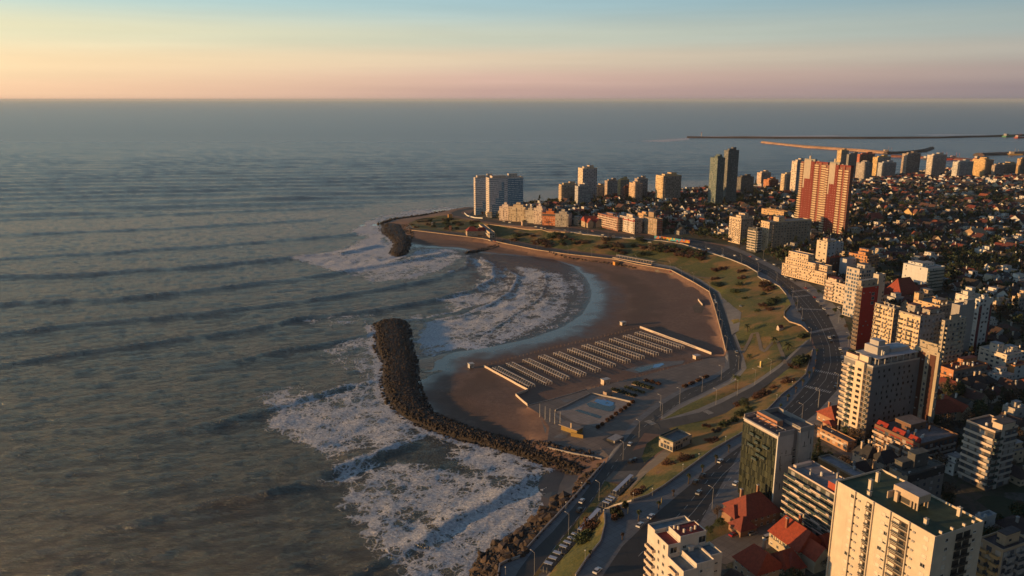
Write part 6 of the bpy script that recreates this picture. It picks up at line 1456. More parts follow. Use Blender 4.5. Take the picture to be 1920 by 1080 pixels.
wall_strip('lookout_wall', 'small round lookout wall at upper end of the slope', 'wall', '1430,526 1421,519 1421,511 1428,507', -2, .8, .4, PALE)
wall_strip('retaining_wall', 'lit tan retaining wall under avenue by headland row', 'wall', '918,421 940,424 965,427 1015,431 1060,436', -2.2, .9, .5, STONE)
wall_strip('parapet_wall', 'pale parapet of the avenue above the far green slope', 'wall', '1474,553 1462,538 1443,528 1426,522', -.5, .8, .3, PALE)
wall_strip('parapet_wall', 'long pale parapet of avenue above the bay slope', 'wall', '1420,511 1400,499 1370,487 1330,474 1280,458 1240,452 1140,445 1070,436', -.8, .9, .35, PALE)
wall_strip('roundabout_wall', 'curved white wall inside the road loop on point', 'wall', '871,400 876,405 890,409 905,410', -.5, 1.6, .5, stucco(WHITE))
# mural
MUR = [stucco(c) for c in ((.1, .3, .45), (.6, .4, .06), (.5, .1, .06), (.06, .35, .35), (.55, .25, .05))]
a, b2 = at(1227, 447), at(1293, 456); root = tag(empty('mural_wall', (a.x, a.y, a.z)), 'long wall painted with colourful mural beside avenue', 'wall'); d = b2 - a
mb = MB(); n = 22
for i in range(n):
    p, q2 = d * (i / n), d * ((i + 1) / n); nn = Vector((d.y, -d.x, 0)).normalized() * .2; 
    for j in range(2):
        m = MUR[(i * 7 + j * 3 + i // 3) % 5]; z0, z1 = j * 1.9 - .3, j * 1.9 + 1.6
        mb.face([(p.x + nn.x, p.y + nn.y, z0), (q2.x + nn.x, q2.y + nn.y, z0), (q2.x + nn.x, q2.y + nn.y, z1), (p.x + nn.x, p.y + nn.y, z1)], m)
mb.build('painted_face', root); mb = MB(); P = [(nn.x * .98, nn.y * .98), (d.x + nn.x * .98, d.y + nn.y * .98), (d.x - nn.x, d.y - nn.y), (-nn.x, -nn.y)]; mb.prism(P, -.5, 3.45, stucco(GREY)); mb.build('wall', root)
# ------------------------------------------------------------------ beach establishment
TP = stucco((.62, .55, .48))
def frame_row(p0, p1, label, rows=2):
    a, b = at(*p0), at(*p1); d = b - a; L = d.length; rz = math.atan2(d.y, d.x); root = tag(empty('tent_frame_row', (a.x, a.y, Hh(a.x, a.y)), rz), label, 'beach tent frame', 'rows of bare beach tent frames')
    n = int(L / 2.6); mb = MB(); s = L / n; dz = Hh(b.x, b.y) - Hh(a.x, a.y); wd = 5.0
    for i in range(n + 1):
        z = dz * i / n
        for y in (-wd / 2, 0, wd / 2): mb.box(i * s - .09, y - .09, z - .5, i * s + .09, y + .09, z + 2.1, TP)
    mb.build('post', root); mb = MB()
    for i in range(n + 1):
        z = dz * i / n
        mb.box(i * s - .09, -wd / 2 - .2, z + 2.1, i * s + .09, wd / 2 + .2, z + 2.25, TP)
    for i in range(n):
        z = dz * i / n
        for y in (-wd / 2, wd / 2): mb.box(i * s + .09, y - .45, z + 2.1, i * s + s - .09, y + .45, z + 2.22, TP)
    mb.build('top_rail', root)
TR = [((929, 693), (997, 728)), ((955, 685), (1029, 722)), ((986, 678), (1061, 713)), ((1015, 671), (1093, 706)), ((1043, 665), (1121, 698)), ((1069, 658), (1149, 689)), ((1096, 651), (1177, 681)), ((1121, 645), (1203, 674)), ((1147, 639), (1230, 668)), ((1173, 633), (1255, 662)), ((1195, 627), (1278, 655))]
ON = ['first', 'second', 'third', 'fourth', 'fifth', 'sixth', 'seventh', 'eighth', 'ninth', 'tenth', 'eleventh']
for i, (a, b) in enumerate(TR): frame_row(a, b, '%s row of white tent frames counted from the left' % ON[i])
CW = stucco((.62, .52, .44))
wall_strip('wind_screen', 'white windbreak wall bordering left end of tent rows', 'wall', '907,688 990,733 967,742 989,761', 0, 1.5, .3, CW)
wall_strip('wind_screen', 'long white windbreak wall bordering the right end of tent rows', 'wall', '1200,615 1290,648 1334,665', 0, 1.8, .5, CW)
def fence(px, label, step, h, mat, r=.09, rail=True):
    P = dens([Vector((p.x, p.y)) for p in W(px)], step); root = tag(empty('post_fence', (P[0].x, P[0].y, 0)), label, 'fence')
    pm = MB(); pm.tube((0, 0, -.3), (0, 0, h), r, r, mat, 5); me = pm.mesh('post')
    items = [(p.x - P[0].x, p.y - P[0].y, Hh(p.x, p.y)) for p in P]
    for q in items[:100]: link('post', me, root, q)
    if rail:
        mb = MB()
        for a, b in zip(items[:-1], items[1:]): mb.tube((a[0], a[1], a[2] + h * .8), (b[0], b[1], b[2] + h * .8), .04, .04, mat, 4)
        mb.build('rail', root)
WOOD = plain('weathered_wood', (.22, .15, .11), .9, .3)
fence('907,687 960,673 1030,655 1100,639 1160,625 1200,615', 'dark post fence on the sea side of tent rows', 3.4, 1.5, WOOD, .14)
fence('1107,729 1158,716 1200,706 1244,694 1290,682 1331,670', 'wooden post fence between sand and paved plaza', 3, 1.2, WOOD, .12)
# pools and paved terraces
POOL = newmat('pool_water_blue'); POOL[2].inputs['Base Color'].default_value = (.03, .16, .42, 1); POOL[2].inputs['Roughness'].default_value = .1; POOL = POOL[0]
DPOOL = newmat('pool_water_dark'); DPOOL[2].inputs['Base Color'].default_value = (.008, .016, .022, 1); DPOOL[2].inputs['Roughness'].default_value = .25; DPOOL = DPOOL[0]
TER = m_paving('terrace_paving', (.36, .3, .26), 3, 38); TER2 = m_paving('terrace_slabs', (.2, .2, .2), 2, 20)
def st(o): 
    if o: tag(o, kind='structure')
st(drape('terrace_pavement', '1042,772 1108,740 1190,757 1122,800 1080,793', TER, .05))
st(drape('terrace_pavement', '1012,778 1042,775 1060,790 1078,800 1060,822 1040,822 1022,812 1018,796', TER2, .05))
st(drape('terrace_pavement', '1040,748 1100,733 1108,738 1060,755', TER2, .055))
def pool(label, items):
    root = None
    for i, (px, mat) in enumerate(items):
        o = drape('swimming_pool' if root is None else 'water_surface', px, mat, .12 + .004 * i, 4, parent=root)
        if root is None: root = tag(o, label, 'pool')
pool('stepped swimming pool, half dark and half bright blue', (('1099,757 1107,754 1116,757 1122,754 1130,752 1147,757 1153,763 1148,771 1141,772 1105,763', DPOOL), ('1114,753 1119,748 1128,750 1133,748 1151,755 1150,760 1143,762 1132,760 1124,757', POOL)))
pool('narrow dark empty pool in the paved terrace', (('1077,770 1084,768 1128,781 1124,785', DPOOL),))
pool('long pool beside tent rows with bright blue end', (('1188,694 1195,690 1240,681 1238,686 1200,698', DPOOL), ('1224,690 1226,684 1242,681 1246,683 1235,689', POOL)))
st(drape('terrace_pavement', '1170,694 1190,688 1240,678 1284,676 1280,682 1240,690 1195,700', TER2, .05))
HEDGE = m_leaf('hedge_leaf', (.02, .03, .012), (.05, .06, .025))
def planter(px, label, h=.8, mat=HEDGE):
    P = W(px); c = sum((Vector((p.x, p.y)) for p in P), Vector((0, 0))) / len(P); z = Hh(c.x, c.y)
    root = tag(empty('planting_bed', (c.x, c.y, z)), label, 'plant bed', 'planting beds of the beach plaza')
    mb = MB(); poly = [(p.x - c.x, p.y - c.y) for p in P]
    ar = sum(poly[i][0] * poly[(i + 1) % len(poly)][1] - poly[(i + 1) % len(poly)][0] * poly[i][1] for i in range(len(poly)))
    if ar < 0: poly = poly[::-1]
    mb.prism(poly, -.2, .35, stucco((.32, .25, .2)), BARK); mb.build('bed_edge', root)
    V = []; r = np.random.RandomState(int(P[0].x * 10) % 9999); X_ = r.uniform(min(q[0] for q in poly), max(q[0] for q in poly), 900); Y_ = r.uniform(min(q[1] for q in poly), max(q[1] for q in poly), 900)
    k = in_poly(X_, Y_, poly); X_, Y_ = X_[k], Y_[k]; n = len(X_)
    if n < 3: return
    t = r.normal(size=(n, 3)) * .35; u = r.normal(size=(n, 3)) * .35; C = np.stack([X_, Y_, r.uniform(.35, h, n)], 1)
    me = poly_mesh('foliage', np.stack([C - t, C - u, C + t, C + u], 1).reshape(-1, 3), np.arange(n * 4).reshape(-1, 4), [mat]); link('foliage', me, root)
planter('1144,733 1148,728 1196,741 1190,745', 'long hedge bed by step pools, nearest the terrace'); planter('1184,721 1190,716 1228,727 1222,731', 'upper long hedge bed on the plaza')
planter('1170,728 1174,725 1210,736 1206,738', 'thin middle hedge bed between the two long ones', .6)
for i, (x, y) in enumerate(((1212, 714), (1223, 717), (1234, 720))): planter('%d,%d %d,%d %d,%d %d,%d' % (x - 5, y, x, y - 2, x + 5, y + 1, x, y + 2), '%s small square bed right of upper hedge bed' % ON[i], .7, LR)
for i, (x, y) in enumerate(((1284, 724), (1296, 719), (1309, 713), (1322, 707))): planter('%d,%d %d,%d %d,%d %d,%d' % (x - 5, y + 1, x + 3, y - 2, x + 6, y, x - 1, y + 3), '%s dark bed along plaza edge beside coast road' % ON[i], .8, LR)
for i, (x, y) in enumerate(((1121, 802), (1129, 797), (1139, 789), (1147, 784), (1155, 777), (1164, 771), (1172, 766), (1179, 760), (1186, 755))): planter('%d,%d %d,%d %d,%d %d,%d' % (x - 3, y, x + 1, y - 2, x + 3, y, x - 1, y + 2), '%s small shrub box along pool terrace edge, from below' % ON[i], 1.0, LR)
wall_strip('terrace_wall', 'low stone wall edging the pool terrace on its beach side', 'wall', '1041,771 1060,763 1108,739', -.2, 1.0, .4, PALE)
wall_strip('terrace_wall', 'low stone wall edging the pool terrace towards the hedges', 'wall', '1111,739 1150,747 1188,756', -.2, 1.0, .4, PALE)
wall_strip('terrace_wall', 'diagonal low wall between sand and the lower slabs', 'wall', '989,762 1012,756 1040,749 1100,731', -.4, .8, .4, PALE)
wall_strip('terrace_wall', 'long low wall bordering the path above the breakwater', 'wall', '1027,840 1075,851 1128,861', -.6, .7, .5, PALE)
# paths on the green slope
PATHM = plain('slope_path', (.15, .125, .10), .9, .2)
def pathline(px, w, mat=PATHM, name='path', off=.12):
    P = [Vector((p.x, p.y)) for p in W(px)]; P = dens(P, 3); n = len(P); mb = MB(); nd = []
    for i in range(n):
        d = (P[min(n - 1, i + 1)] - P[max(0, i - 1)]).normalized(); nd.append(Vector((-d.y, d.x)))
    e = [[(P[i] + nd[i] * w * s) for i in range(n)] for s in (-.5, 0, .5)]
    for i in range(n - 1):
        for k in range(2):
            c = [e[k][i], e[k][i + 1], e[k + 1][i + 1], e[k + 1][i]]; mb.face([(v.x, v.y, Hh(v.x, v.y) + off) for v in c], mat)
    tag(mb.build(name), kind='structure')
pathline('1392,663 1410,626 1420,624 1424,640 1427,655 1434,660 1446,645 1450,638 1458,641 1468,668 1472,682', 2.4)
pathline('1228,509 1300,517 1330,522', 2.0); pathline('960,428 985,436 1020,447', 2.0); pathline('925,449 1000,447', 1.5); pathline('1262,505 1290,512 1310,528', 2)
st(drape('path', '1355,558 1372,572 1390,586 1385,620 1372,628 1362,585', GM['pavement'], .07))
# excavated corner stair on the beach and dunes
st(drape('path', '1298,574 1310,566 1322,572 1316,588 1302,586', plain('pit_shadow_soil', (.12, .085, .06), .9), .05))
wall_strip('retaining_wall', 'short pale wall of sunken stair on the beach', 'wall', '1309,563 1317,573', 0, 1.6, .4, CW)
# ------------------------------------------------------------------ small buildings of the shore
def kiosk(px, py, w, d, h, label, wall, roofc, cat='hut', name='beach_hut', al=30):
    p = at(px, py); root = tag(empty(name, (p.x, p.y, Hh(p.x, p.y)), R(al)), label, cat)
    mb = MB(); mb.box(-w / 2, -d / 2, .3, w / 2, d / 2, h, stucco(wall)); mb.build('wall', root)
    mb = MB(); mb.box(-w / 2 - .3, -d / 2 - .3, h, w / 2 + .3, d / 2 + .3, h + .25, stucco(roofc)); mb.build('roof', root)
    mb = MB(); mb.box(-w / 2 + .3, -d / 2 - .05, .4, -w / 2 + 1.2, -d / 2, 2.3, DFR); mb.build('door', root); link('window', winme(1.0, .8, 'dark'), root, (w * .05, -d / 2, h * .45))
    mb = MB()
    for x in (-w / 2, w / 2 - .2):
        for y in (-d / 2, d / 2 - .2): mb.box(x, y, -.4, x + .2, y + .2, .3, WOOD)
    mb.build('stilt', root)
kiosk(883, 690, 3.4, 3, 3.4, 'white lifeguard hut left of the tent rows', (.5, .5, .5), (.6, .58, .55)); kiosk(1168, 610, 4.2, 3, 3.0, 'small white beach vehicle shed beyond the tent rows', (.55, .5, .46), (.6, .55, .5))
kiosk(1135, 721, 5, 3.4, 3.8, 'white hut on the sand at top of the plaza', (.62, .5, .4), (.5, .48, .46)); kiosk(1306, 673, 4.5, 3.2, 2.8, 'white hut at the right end of tent rows', (.66, .54, .44), (.55, .5, .48))
kiosk(1155, 497, 6, 4, 4, 'orange lifeguard hut below the curving sea wall', (.62, .3, .08), (.5, .25, .08)); kiosk(983, 423, 7, 5, 6, 'small sunlit kiosk in front of the headland row', (.6, .42, .3), (.4, .3, .2), 'kiosk', 'kiosk', 16)
kiosk(844, 409, 6, 5, 6, 'little orange monument hut on the headland lawn', (.6, .32, .12), (.4, .2, .1), 'kiosk', 'kiosk', 16)
# yellow service block under the terrace, pavilion with green glass roof rail
def block(label, L, B, Rr, yt, yb, wall, roof, al, cat='building', name='service_building', **k): return T(label, L, B, Rr, yt, yb=yb, wall=wall, roof=roof, al=al, pent=P0, bits=0, name=name, cat=cat, **k)
mb = MB(); a, b2 = at(1052, 806), at(1082, 816); d = b2 - a; L_ = d.length; root = tag(empty('service_building', (a.x, a.y, a.z), math.atan2(d.y, d.x)), 'yellow fronted service wall below the pool terrace', 'building')
mb.box(0, 0, -.2, L_, 5, 3.2, stucco((.28, .19, .06))); mb.build('wall', root); mb = MB(); mb.box(-1, -1.2, 3.2, L_ + .5, 5.5, 3.6, stucco((.3, .24, .2))); mb.build('roof', root)
mb = MB(); mb.box(L_ * .62, -.6, 3.6, L_ * .62 + .7, 0, 6.5, stucco((.5, .4, .3))); mb.build('chimney', root)
a = at(1071, 818); mb = MB(); mb.box(-.2, 0, -.2, 7, .5, 2.2, stucco((.3, .2, .06))); tag(mb.build('low_wall', None, (a.x, a.y, a.z), R(-28)), 'small yellow wall left of the underpass', 'wall')
a = at(1139, 741); mb = MB(); mb.box(-2.5, -1.5, 0, 2.5, 1.5, 2.8, stucco((.4, .3, .24)), roofm((.1, .09, .09))); tag(mb.build('pump_house', None, (a.x, a.y, a.z), R(40)), 'small brown cabin at the left end of hedge bed', 'cabin')
a, b2 = at(1235, 843), at(1278, 838)
b = block('pavilion with glassy front and grey roof deck on the slope', 1236, 1262, 1297, 832, 848, (.42, .36, .28), (.17, .18, .18), 40, 'pavilion', 'pavilion', du=2, wu=.8, wv=.7, short='glass roofed pavilion')
mb = MB(); mb.box(0, b.WL - .1, b.h + .9, b.WR, b.WL, b.h + 1.7, GRAIL); mb.box(0, 0, b.h + .9, .08, b.WL - .1, b.h + 1.7, GRAIL); mb.build('glass_railing', b.root)
# underpass opening
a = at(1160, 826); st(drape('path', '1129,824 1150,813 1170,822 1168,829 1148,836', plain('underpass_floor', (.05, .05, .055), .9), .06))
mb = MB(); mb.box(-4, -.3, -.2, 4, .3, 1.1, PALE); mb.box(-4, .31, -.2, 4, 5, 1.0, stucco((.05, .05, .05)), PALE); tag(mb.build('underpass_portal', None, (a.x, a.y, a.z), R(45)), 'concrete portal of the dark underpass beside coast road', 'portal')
# flagpoles
fp = MB(); fp.tube((0, 0, 0), (0, 0, 8.5), .13, .07, stucco((.6, .58, .55)), 6); fpm = fp.mesh('flagpole')
for i, (x, y) in enumerate(((1012, 782), (1022, 787), (1031, 791), (1040, 795), (1050, 798))):
    p = at(x, y); tag(link('flagpole', fpm, None, (p.x, p.y, Hh(p.x, p.y))), '%s white flagpole from the left, below the pool terrace' % ON[i], 'flagpole', 'flagpoles by the terrace')
# long lifeguard stand / tribune on far beach
a, b2 = at(1152, 484), at(1222, 497); d = b2 - a; root = tag(empty('promenade_pergola', (a.x, a.y, a.z), math.atan2(d.y, d.x)), 'long pale promenade pergola with slanted roof on far beach road', 'pergola')
mb = MB(); mb.box(0, 3, 3.2, d.length, 7, 3.5, stucco((.55, .44, .34))); mb.build('roof', root); mb = MB()
for i in range(14): mb.box(d.length * i / 14 + .5, 4, -.5, d.length * i / 14 + .8, 4.3, 3.2, PALE)
mb.build('column', root); mb = MB(); mb.box(-2, -1, -.5, d.length, 1.5, .9, stucco((.55, .42, .32))); mb.build('terrace_wall', root)
# slatted canopies over the lower parking lane
CAN = stucco((.5, .55, .66))
for i, (p0, p1, t) in enumerate((((1184, 899), (1152, 930), 'long pale roofed canopy'), ((1148, 940), (1132, 955), 'short pale canopy'), ((1123, 963), (1086, 1003), 'narrow white topped canopy'), ((1080, 1010), (1050, 1040), 'bay canopy with open dark gaps'), ((1046, 1044), (1022, 1074), 'lowest canopy with open dark gaps'))):
    a, b2 = at(*p0), at(*p1); d = b2 - a; L_ = d.length; root = tag(empty('parking_canopy', (a.x, a.y, min(a.z, b2.z)), math.atan2(d.y, d.x)), t + ' on the lower lane, %s from the top' % ON[i], 'canopy', 'canopies on the lower lane')
    mb = MB()
    if i in (0, 2): mb.box(0, -.9, 2.5, L_, .9 , 2.65, CAN)
    n = max(3, int(L_ / 3.2))
    for j in range(n):
        x = L_ * j / n
        if i not in (0, 2): mb.box(x, -1.6, 2.5, x + L_ / n * .45, 1.6, 2.65, CAN)
    mb.build('roof', root); mb = MB()
    for j in range(n + 1):
        for y in (-.8, .7): mb.box(L_ * j / n, y, -.3, L_ * j / n + .1, y + .1, 2.5, RAIL)
    mb.build('post', root); mb = MB()
    for j in range(n): mb.box(L_ * j / n + .3, -2.4, 0, L_ * (j + 1) / n - .3, 2.2, .9, stucco((.05, .055, .07)))
    mb.build('counter', root)
# ------------------------------------------------------------------ street lamps
def lamp_meshes(h, arm, double=False):
    mb = MB(); g = RAIL; mb.tube((0, 0, 0), (0, 0, h), .09, .05, g, 6)
    out = [('pole', mb.mesh('pole'))]; hd = []
    if arm:
        mb = MB(); mb.tube((0, 0, h), (arm, 0, h + .35), .05, .05, g, 5)
        if double: mb.tube((0, 0, h), (-arm, 0, h + .35), .05, .05, g, 5)
        out.append(('arm', mb.mesh('arm'))); mb = MB(); mb.box(arm - .1, -.15, h + .27, arm + .7, .15, h + .42, stucco((.5, .5, .5)))
        if double: mb.box(-arm - .7, -.15, h + .27, -arm + .1, .15, h + .42, stucco((.5, .5, .5)))
        out.append(('lamp_head', mb.mesh('lamp_head')))
    else:
        mb = MB(); mb.tube((0, 0, h), (0, 0, h + .16), .12, .3, stucco((.5, .5, .5)), 8); mb.tube((0, 0, h + .16), (0, 0, h + .5), .3, .2, stucco((.6, .6, .58)), 8); out.append(('lamp_head', mb.mesh('lamp_head')))
    return out
LT, LS = lamp_meshes(9.5, 1.8), lamp_meshes(3.6, 0)
def lamp(px, py, kind, rz=0.0, grp='street lamps'):
    p = at(px, py); root = empty('street_lamp', (p.x, p.y, Hh(p.x, p.y)), rz)
    arm = None
    for n_, me in kind:
        o = link(n_, me, arm if n_ == 'lamp_head' and arm else root)
        if n_ == 'arm': arm = o
    tag(root, None, 'street lamp', grp); root['desc'] = 'tall grey arm lamp' if kind is LT else 'short globe topped lamp'
    THINGS.append((root, .6, 10 if kind is LT else 4))
for x, y in ((1274, 757), (1316, 735), (1352, 713), (1384, 694), (1444, 701), (1415, 721), (1382, 742), (1342, 759), (1241, 786), (1534, 760), (1534, 764), (1503, 790), (1569, 730), (1002, 1078), (1066, 1003), (1123, 941), (1335, 954), (1168, 862), (1198, 820), (1238, 770)): lamp(x, y, LT, R(130))
for x, y in ((1485, 727), (1456, 752), (1424, 782), (1397, 803), (1280, 885), (1223, 931), (1187, 940), (1097, 1049), (948, 1080), (1061, 956), (1091, 919), (1522, 668), (1509, 704), (1132, 972), (1310, 865), (1360, 832)): lamp(x, y, LS)
for P, stp, kd in ((W('1362,655 1353,622 1340,573 1330,549 1300,530 1256,507 1193,496 1155,487 1065,477 1007,468 957,458 905,447'), 26, LT), (W('1519,640 1503,600 1486,560 1456,530 1390,496 1323,470 1240,451 1140,444 1065,434 1015,428'), 30, LT), (W('1590,650 1572,605 1545,567 1510,540 1465,505 1400,470'), 34, LT)):
    for q in dens([Vector((p.x, p.y)) for p in P], stp):
        px, py = proj((q.x, q.y, Hh(q.x, q.y))); lamp(px, py, kd, R(120))
# ------------------------------------------------------------------ vehicles
mb = MB(); mb.tube((0, -.115, 0), (0, .115, 0), .19, .19, RAIL, 8); RIM = mb.mesh('rim')
def car_parts(c, kind='car'):
    paint = newmat('car_paint_%d' % len(_me)); paint[2].inputs['Base Color'].default_value = col(c); paint[2].inputs['Roughness'].default_value = .3; paint[2].inputs['Coat Weight'].default_value = .4; pm = paint[0]
    mb = MB(); L, Wd = 4.3, 1.76; prof = [(-2.15, .35), (-2.15, .78), (-1.95, .92), (-1.0, .98), (.95, .95), (1.9, .82), (2.15, .62), (2.15, .35)]
    if kind == 'van': prof = [(-2.3, .35), (-2.3, 1.0), (-2.2, 1.05), (1.2, 1.05), (2.1, .95), (2.3, .7), (2.3, .35)]
    hw = Wd / 2
    a = [(x, -hw, z) for x, z in prof]; b = [(x, hw, z) for x, z in prof]; mb.face(a, pm); mb.face(b[::-1], pm)
    for i in range(len(prof)): j = (i + 1) % len(prof); mb.face([a[j], a[i], b[i], b[j]], pm)
    out = [('body', mb.mesh('body'))]
    cab = [(-1.75, .93), (-1.25, 1.42), (.25, 1.44), (1.05, .93)] if kind == 'car' else [(-2.2, 1.04), (-2.1, 1.85), (1.0, 1.85), (1.7, 1.04)]
    mb = MB(); hi = hw - .18; lo = hw - .06
    A = [(x, -(lo if z < 1.1 else hi), z) for x, z in cab]; B = [(x, (lo if z < 1.1 else hi), z) for x, z in cab]
    mb.face([A[0], A[3], A[2], A[1]], GLASS); mb.face([B[0], B[1], B[2], B[3]], GLASS); mb.face([A[0], A[1], B[1], B[0]], GLASS); mb.face([A[2], A[3], B[3], B[2]], GLASS); mb.face([A[1], A[2], B[2], B[1]], pm)
    out.append(('cabin', mb.mesh('cabin'))); mb = MB(); mb.tube((0, -.1, 0), (0, .1, 0), .32, .32, DFR, 10); wm = mb.mesh('wheel')
    return out, wm
CK = {'white': (car_parts((.62, .62, .62))), 'black': (car_parts((.015, .015, .018))), 'silver': (car_parts((.3, .31, .32))), 'red': (car_parts((.3, .02, .02))), 'dark grey': (car_parts((.06, .065, .075))), 'white van': (car_parts((.6, .6, .6), 'van'))}
ROADS = [[(p.x, p.y) for p in W(s)] for s in (AVC, LOC, '1236,795 1310,771 1353,755 1413,725 1461,692 1485,672 1520,645', '1340,1022 1460,970 1520,950')]
def car(px, py, c, rz=None, desc=None):
    p = at(px, py)
    if rz is None:
        best = None
        for Rd in ROADS:
            for a, b in zip(Rd[:-1], Rd[1:]):
                t = max(0, min(1, ((p.x - a[0]) * (b[0] - a[0]) + (p.y - a[1]) * (b[1] - a[1])) / ((b[0] - a[0]) ** 2 + (b[1] - a[1]) ** 2)))
                dd = math.hypot(p.x - a[0] - t * (b[0] - a[0]), p.y - a[1] - t * (b[1] - a[1]))
                if best is None or dd < best[0]: best = (dd, math.atan2(b[1] - a[1], b[0] - a[0]))
        rz = best[1]
    root = empty('parked_car' if c != 'white van' else 'van', (p.x, p.y, Hh(p.x, p.y) + .02), rz); parts, wm = CK[c]
    for n_, me in parts: link(n_, me, root)
    for x in (-1.35, 1.35):
        for y in (-.8, .8): link('rim', RIM, link('wheel', wm, root, (x, y, .32)))
    tag(root, None, 'car' if 'van' not in c else 'van', 'cars on the roads and kerbs'); root['desc'] = '%s car' % c if 'van' not in c else 'white van'
    THINGS.append((root, 2, 1.5))
for s in '1091,941,white 1086,958,black 1181,834,white 1190,863,black 1182,866,black 1221,970,white 1200,986,white 1120,1072,white 1350,866,white 1317,893,black 1304,905,black 1379,908,white 1376,1004,red 1398,997,dark_grey 1440,1010,white_van 1555,634,white 1558,641,black 1563,632,dark_grey 1566,727,dark_grey 1568,722,black 1473,520,white 1340,564,white 1342,568,white 1381,661,silver 1388,575,silver 1355,480,white 1378,480,white 1329,467,white 1130,441,white 1165,446,white 1111,434,red 1202,449,silver 1277,457,white 1218,455,white 1016,428,white 1005,426,white 1022,429,silver 1060,432,dark_grey 1527,558,red 1533,566,white 1538,574,dark_grey 1545,580,white 1552,592,black 1573,578,white 1586,575,white 1592,582,silver 1575,655,white 1578,663,dark_grey 1579,671,white 1580,680,silver 1452,497,white 1462,503,dark_grey 1435,489,silver 1510,541,red 1516,546,silver 1498,584,black 1505,601,black 1292,452,white 1088,436,silver 1150,443,dark_grey 1185,446,white 1240,450,dark_grey 1420,487,white 956,418,white 945,416,silver 1407,482,red 1550,868,white 1575,862,silver 919,452,white 928,453,red 1257,510,red 1484,524,white 1490,527,black 1583,690,white 1581,698,black 1410,1001,silver 1467,985,dark_grey 1310,925,silver 1250,1010,black'.split():
    x, y, c = s.split(','); car(float(x), float(y), c.replace('_', ' '))
# ------------------------------------------------------------------ shrubs, palms and avenue trees
def shrub_kind(mat, seed, rx, rz): return [('crown', crown(16, 800, rx, rz, rz * .6, .26, mat, seed, 'flat')[0])]
SK = {'dark green': [shrub_kind(LG, 31, 2.6, 1.6), shrub_kind(LG, 32, 2.2, 2)], 'reddish brown': [shrub_kind(LR, 33, 2.6, 1.3), shrub_kind(LR, 34, 2.2, 1.2)], 'brown': [shrub_kind(LB, 35, 2.6, 1.3)]}
def shrub(px, py, sc, kind):
    p = at(px, py); root = empty('shrub', (p.x, p.y, Hh(p.x, p.y) - .2), rnd.uniform(0, 6)); root.scale = (sc, sc, sc * rnd.uniform(.7, 1))
    for n_, me in rnd.choice(SK[kind]): link(n_, me, root)
    tag(root, None, 'shrub', 'shrubs on the green slopes'); root['desc'] = kind + ' shrub'; THINGS.append((root, 2.4 * sc, 2 * sc))
g, r_, w_ = 'dark green', 'reddish brown', 'brown'
for x, y, s, k in ((1377, 548, 1.9, g), (1451, 566, 2.1, g), (1443, 572, 1.6, g), (1442, 581, 1.5, r_), (1431, 574, 1.4, r_), (1441, 544, 1.9, r_), (1448, 540, 1.6, r_), (1432, 536, 2.1, r_), (1438, 533, 1.7, r_), (1392, 522, 1.8, r_), (1348, 506, 2, r_), (1356, 504, 1.8, r_), (1340, 508, 1.7, r_), (1391, 510, 1.9, r_), (1341, 524, 1.7, r_), (1348, 537, 2.2, g), (1342, 534, 1.8, g), (1386, 535, 1.4, g), (1495, 684, 1.9, g), (1500, 679, 1.9, g), (1508, 676, 1.6, g), (1488, 688, 1.5, r_), (1427, 742, 1.3, r_), (1433, 739, 1.4, r_), (1420, 746, 1.2, r_), (1440, 737, 1, r_), (1473, 718, 1.1, r_), (1480, 714, 1.2, r_), (1396, 757, 1.3, g), (1509, 631, 1.5, g), (1503, 634, 1.3, g), (1332, 829, 1.3, r_), (1340, 826, 1.1, r_), (1286, 861, 1.3, r_), (1280, 863, 1.1, r_), (1253, 871, 1.2, r_), (1202, 923, 1.4, r_), (1195, 927, 1.1, r_), (1099, 1010, 1.6, g), (1093, 1016, 1.5, g), (1112, 986, 1.5, r_), (1106, 994, 1.3, r_), (1028, 461, 3, r_), (1007, 457, 2.6, r_), (1020, 455, 2.4, r_), (1032, 447, 3, g), (1045, 443, 3, g), (1055, 446, 2.6, w_), (1152, 461, 2.6, w_), (1160, 463, 2.4, w_), (1202, 453, 2.6, g), (1136, 449, 2.6, w_), (1431, 553, 1.2, g), (1420, 584, 1, g), (1396, 560, 1, g), (1385, 760, 1.1, r_), (1451, 728, .9, r_), (1325, 800, 1, r_), (1355, 800, 1.1, g), (1360, 795, 1.2, g), (1345, 808, 1.1, r_), (1375, 790, 1.2, g), (1388, 778, 1.2, g), (1405, 768, 1, g)): shrub(x, y, s, k)
rb = random.Random(9)
for _ in range(46): x = rb.uniform(1224, 1318); shrub(x, 452 + (x - 1224) * .2 + rb.uniform(5, 17), rb.uniform(1.5, 2.6), rb.choice([r_, r_, w_, g]))
for _ in range(34): x = rb.uniform(960, 1220); shrub(x, 436 + (x - 960) * .115 + rb.uniform(0, 16), rb.uniform(1.2, 2.4), rb.choice([g, w_, g, r_]))
for _ in range(22): x = rb.uniform(770, 900); shrub(x, 412 + rb.uniform(0, 18), rb.uniform(1.2, 2.2), rb.choice([g, w_]))
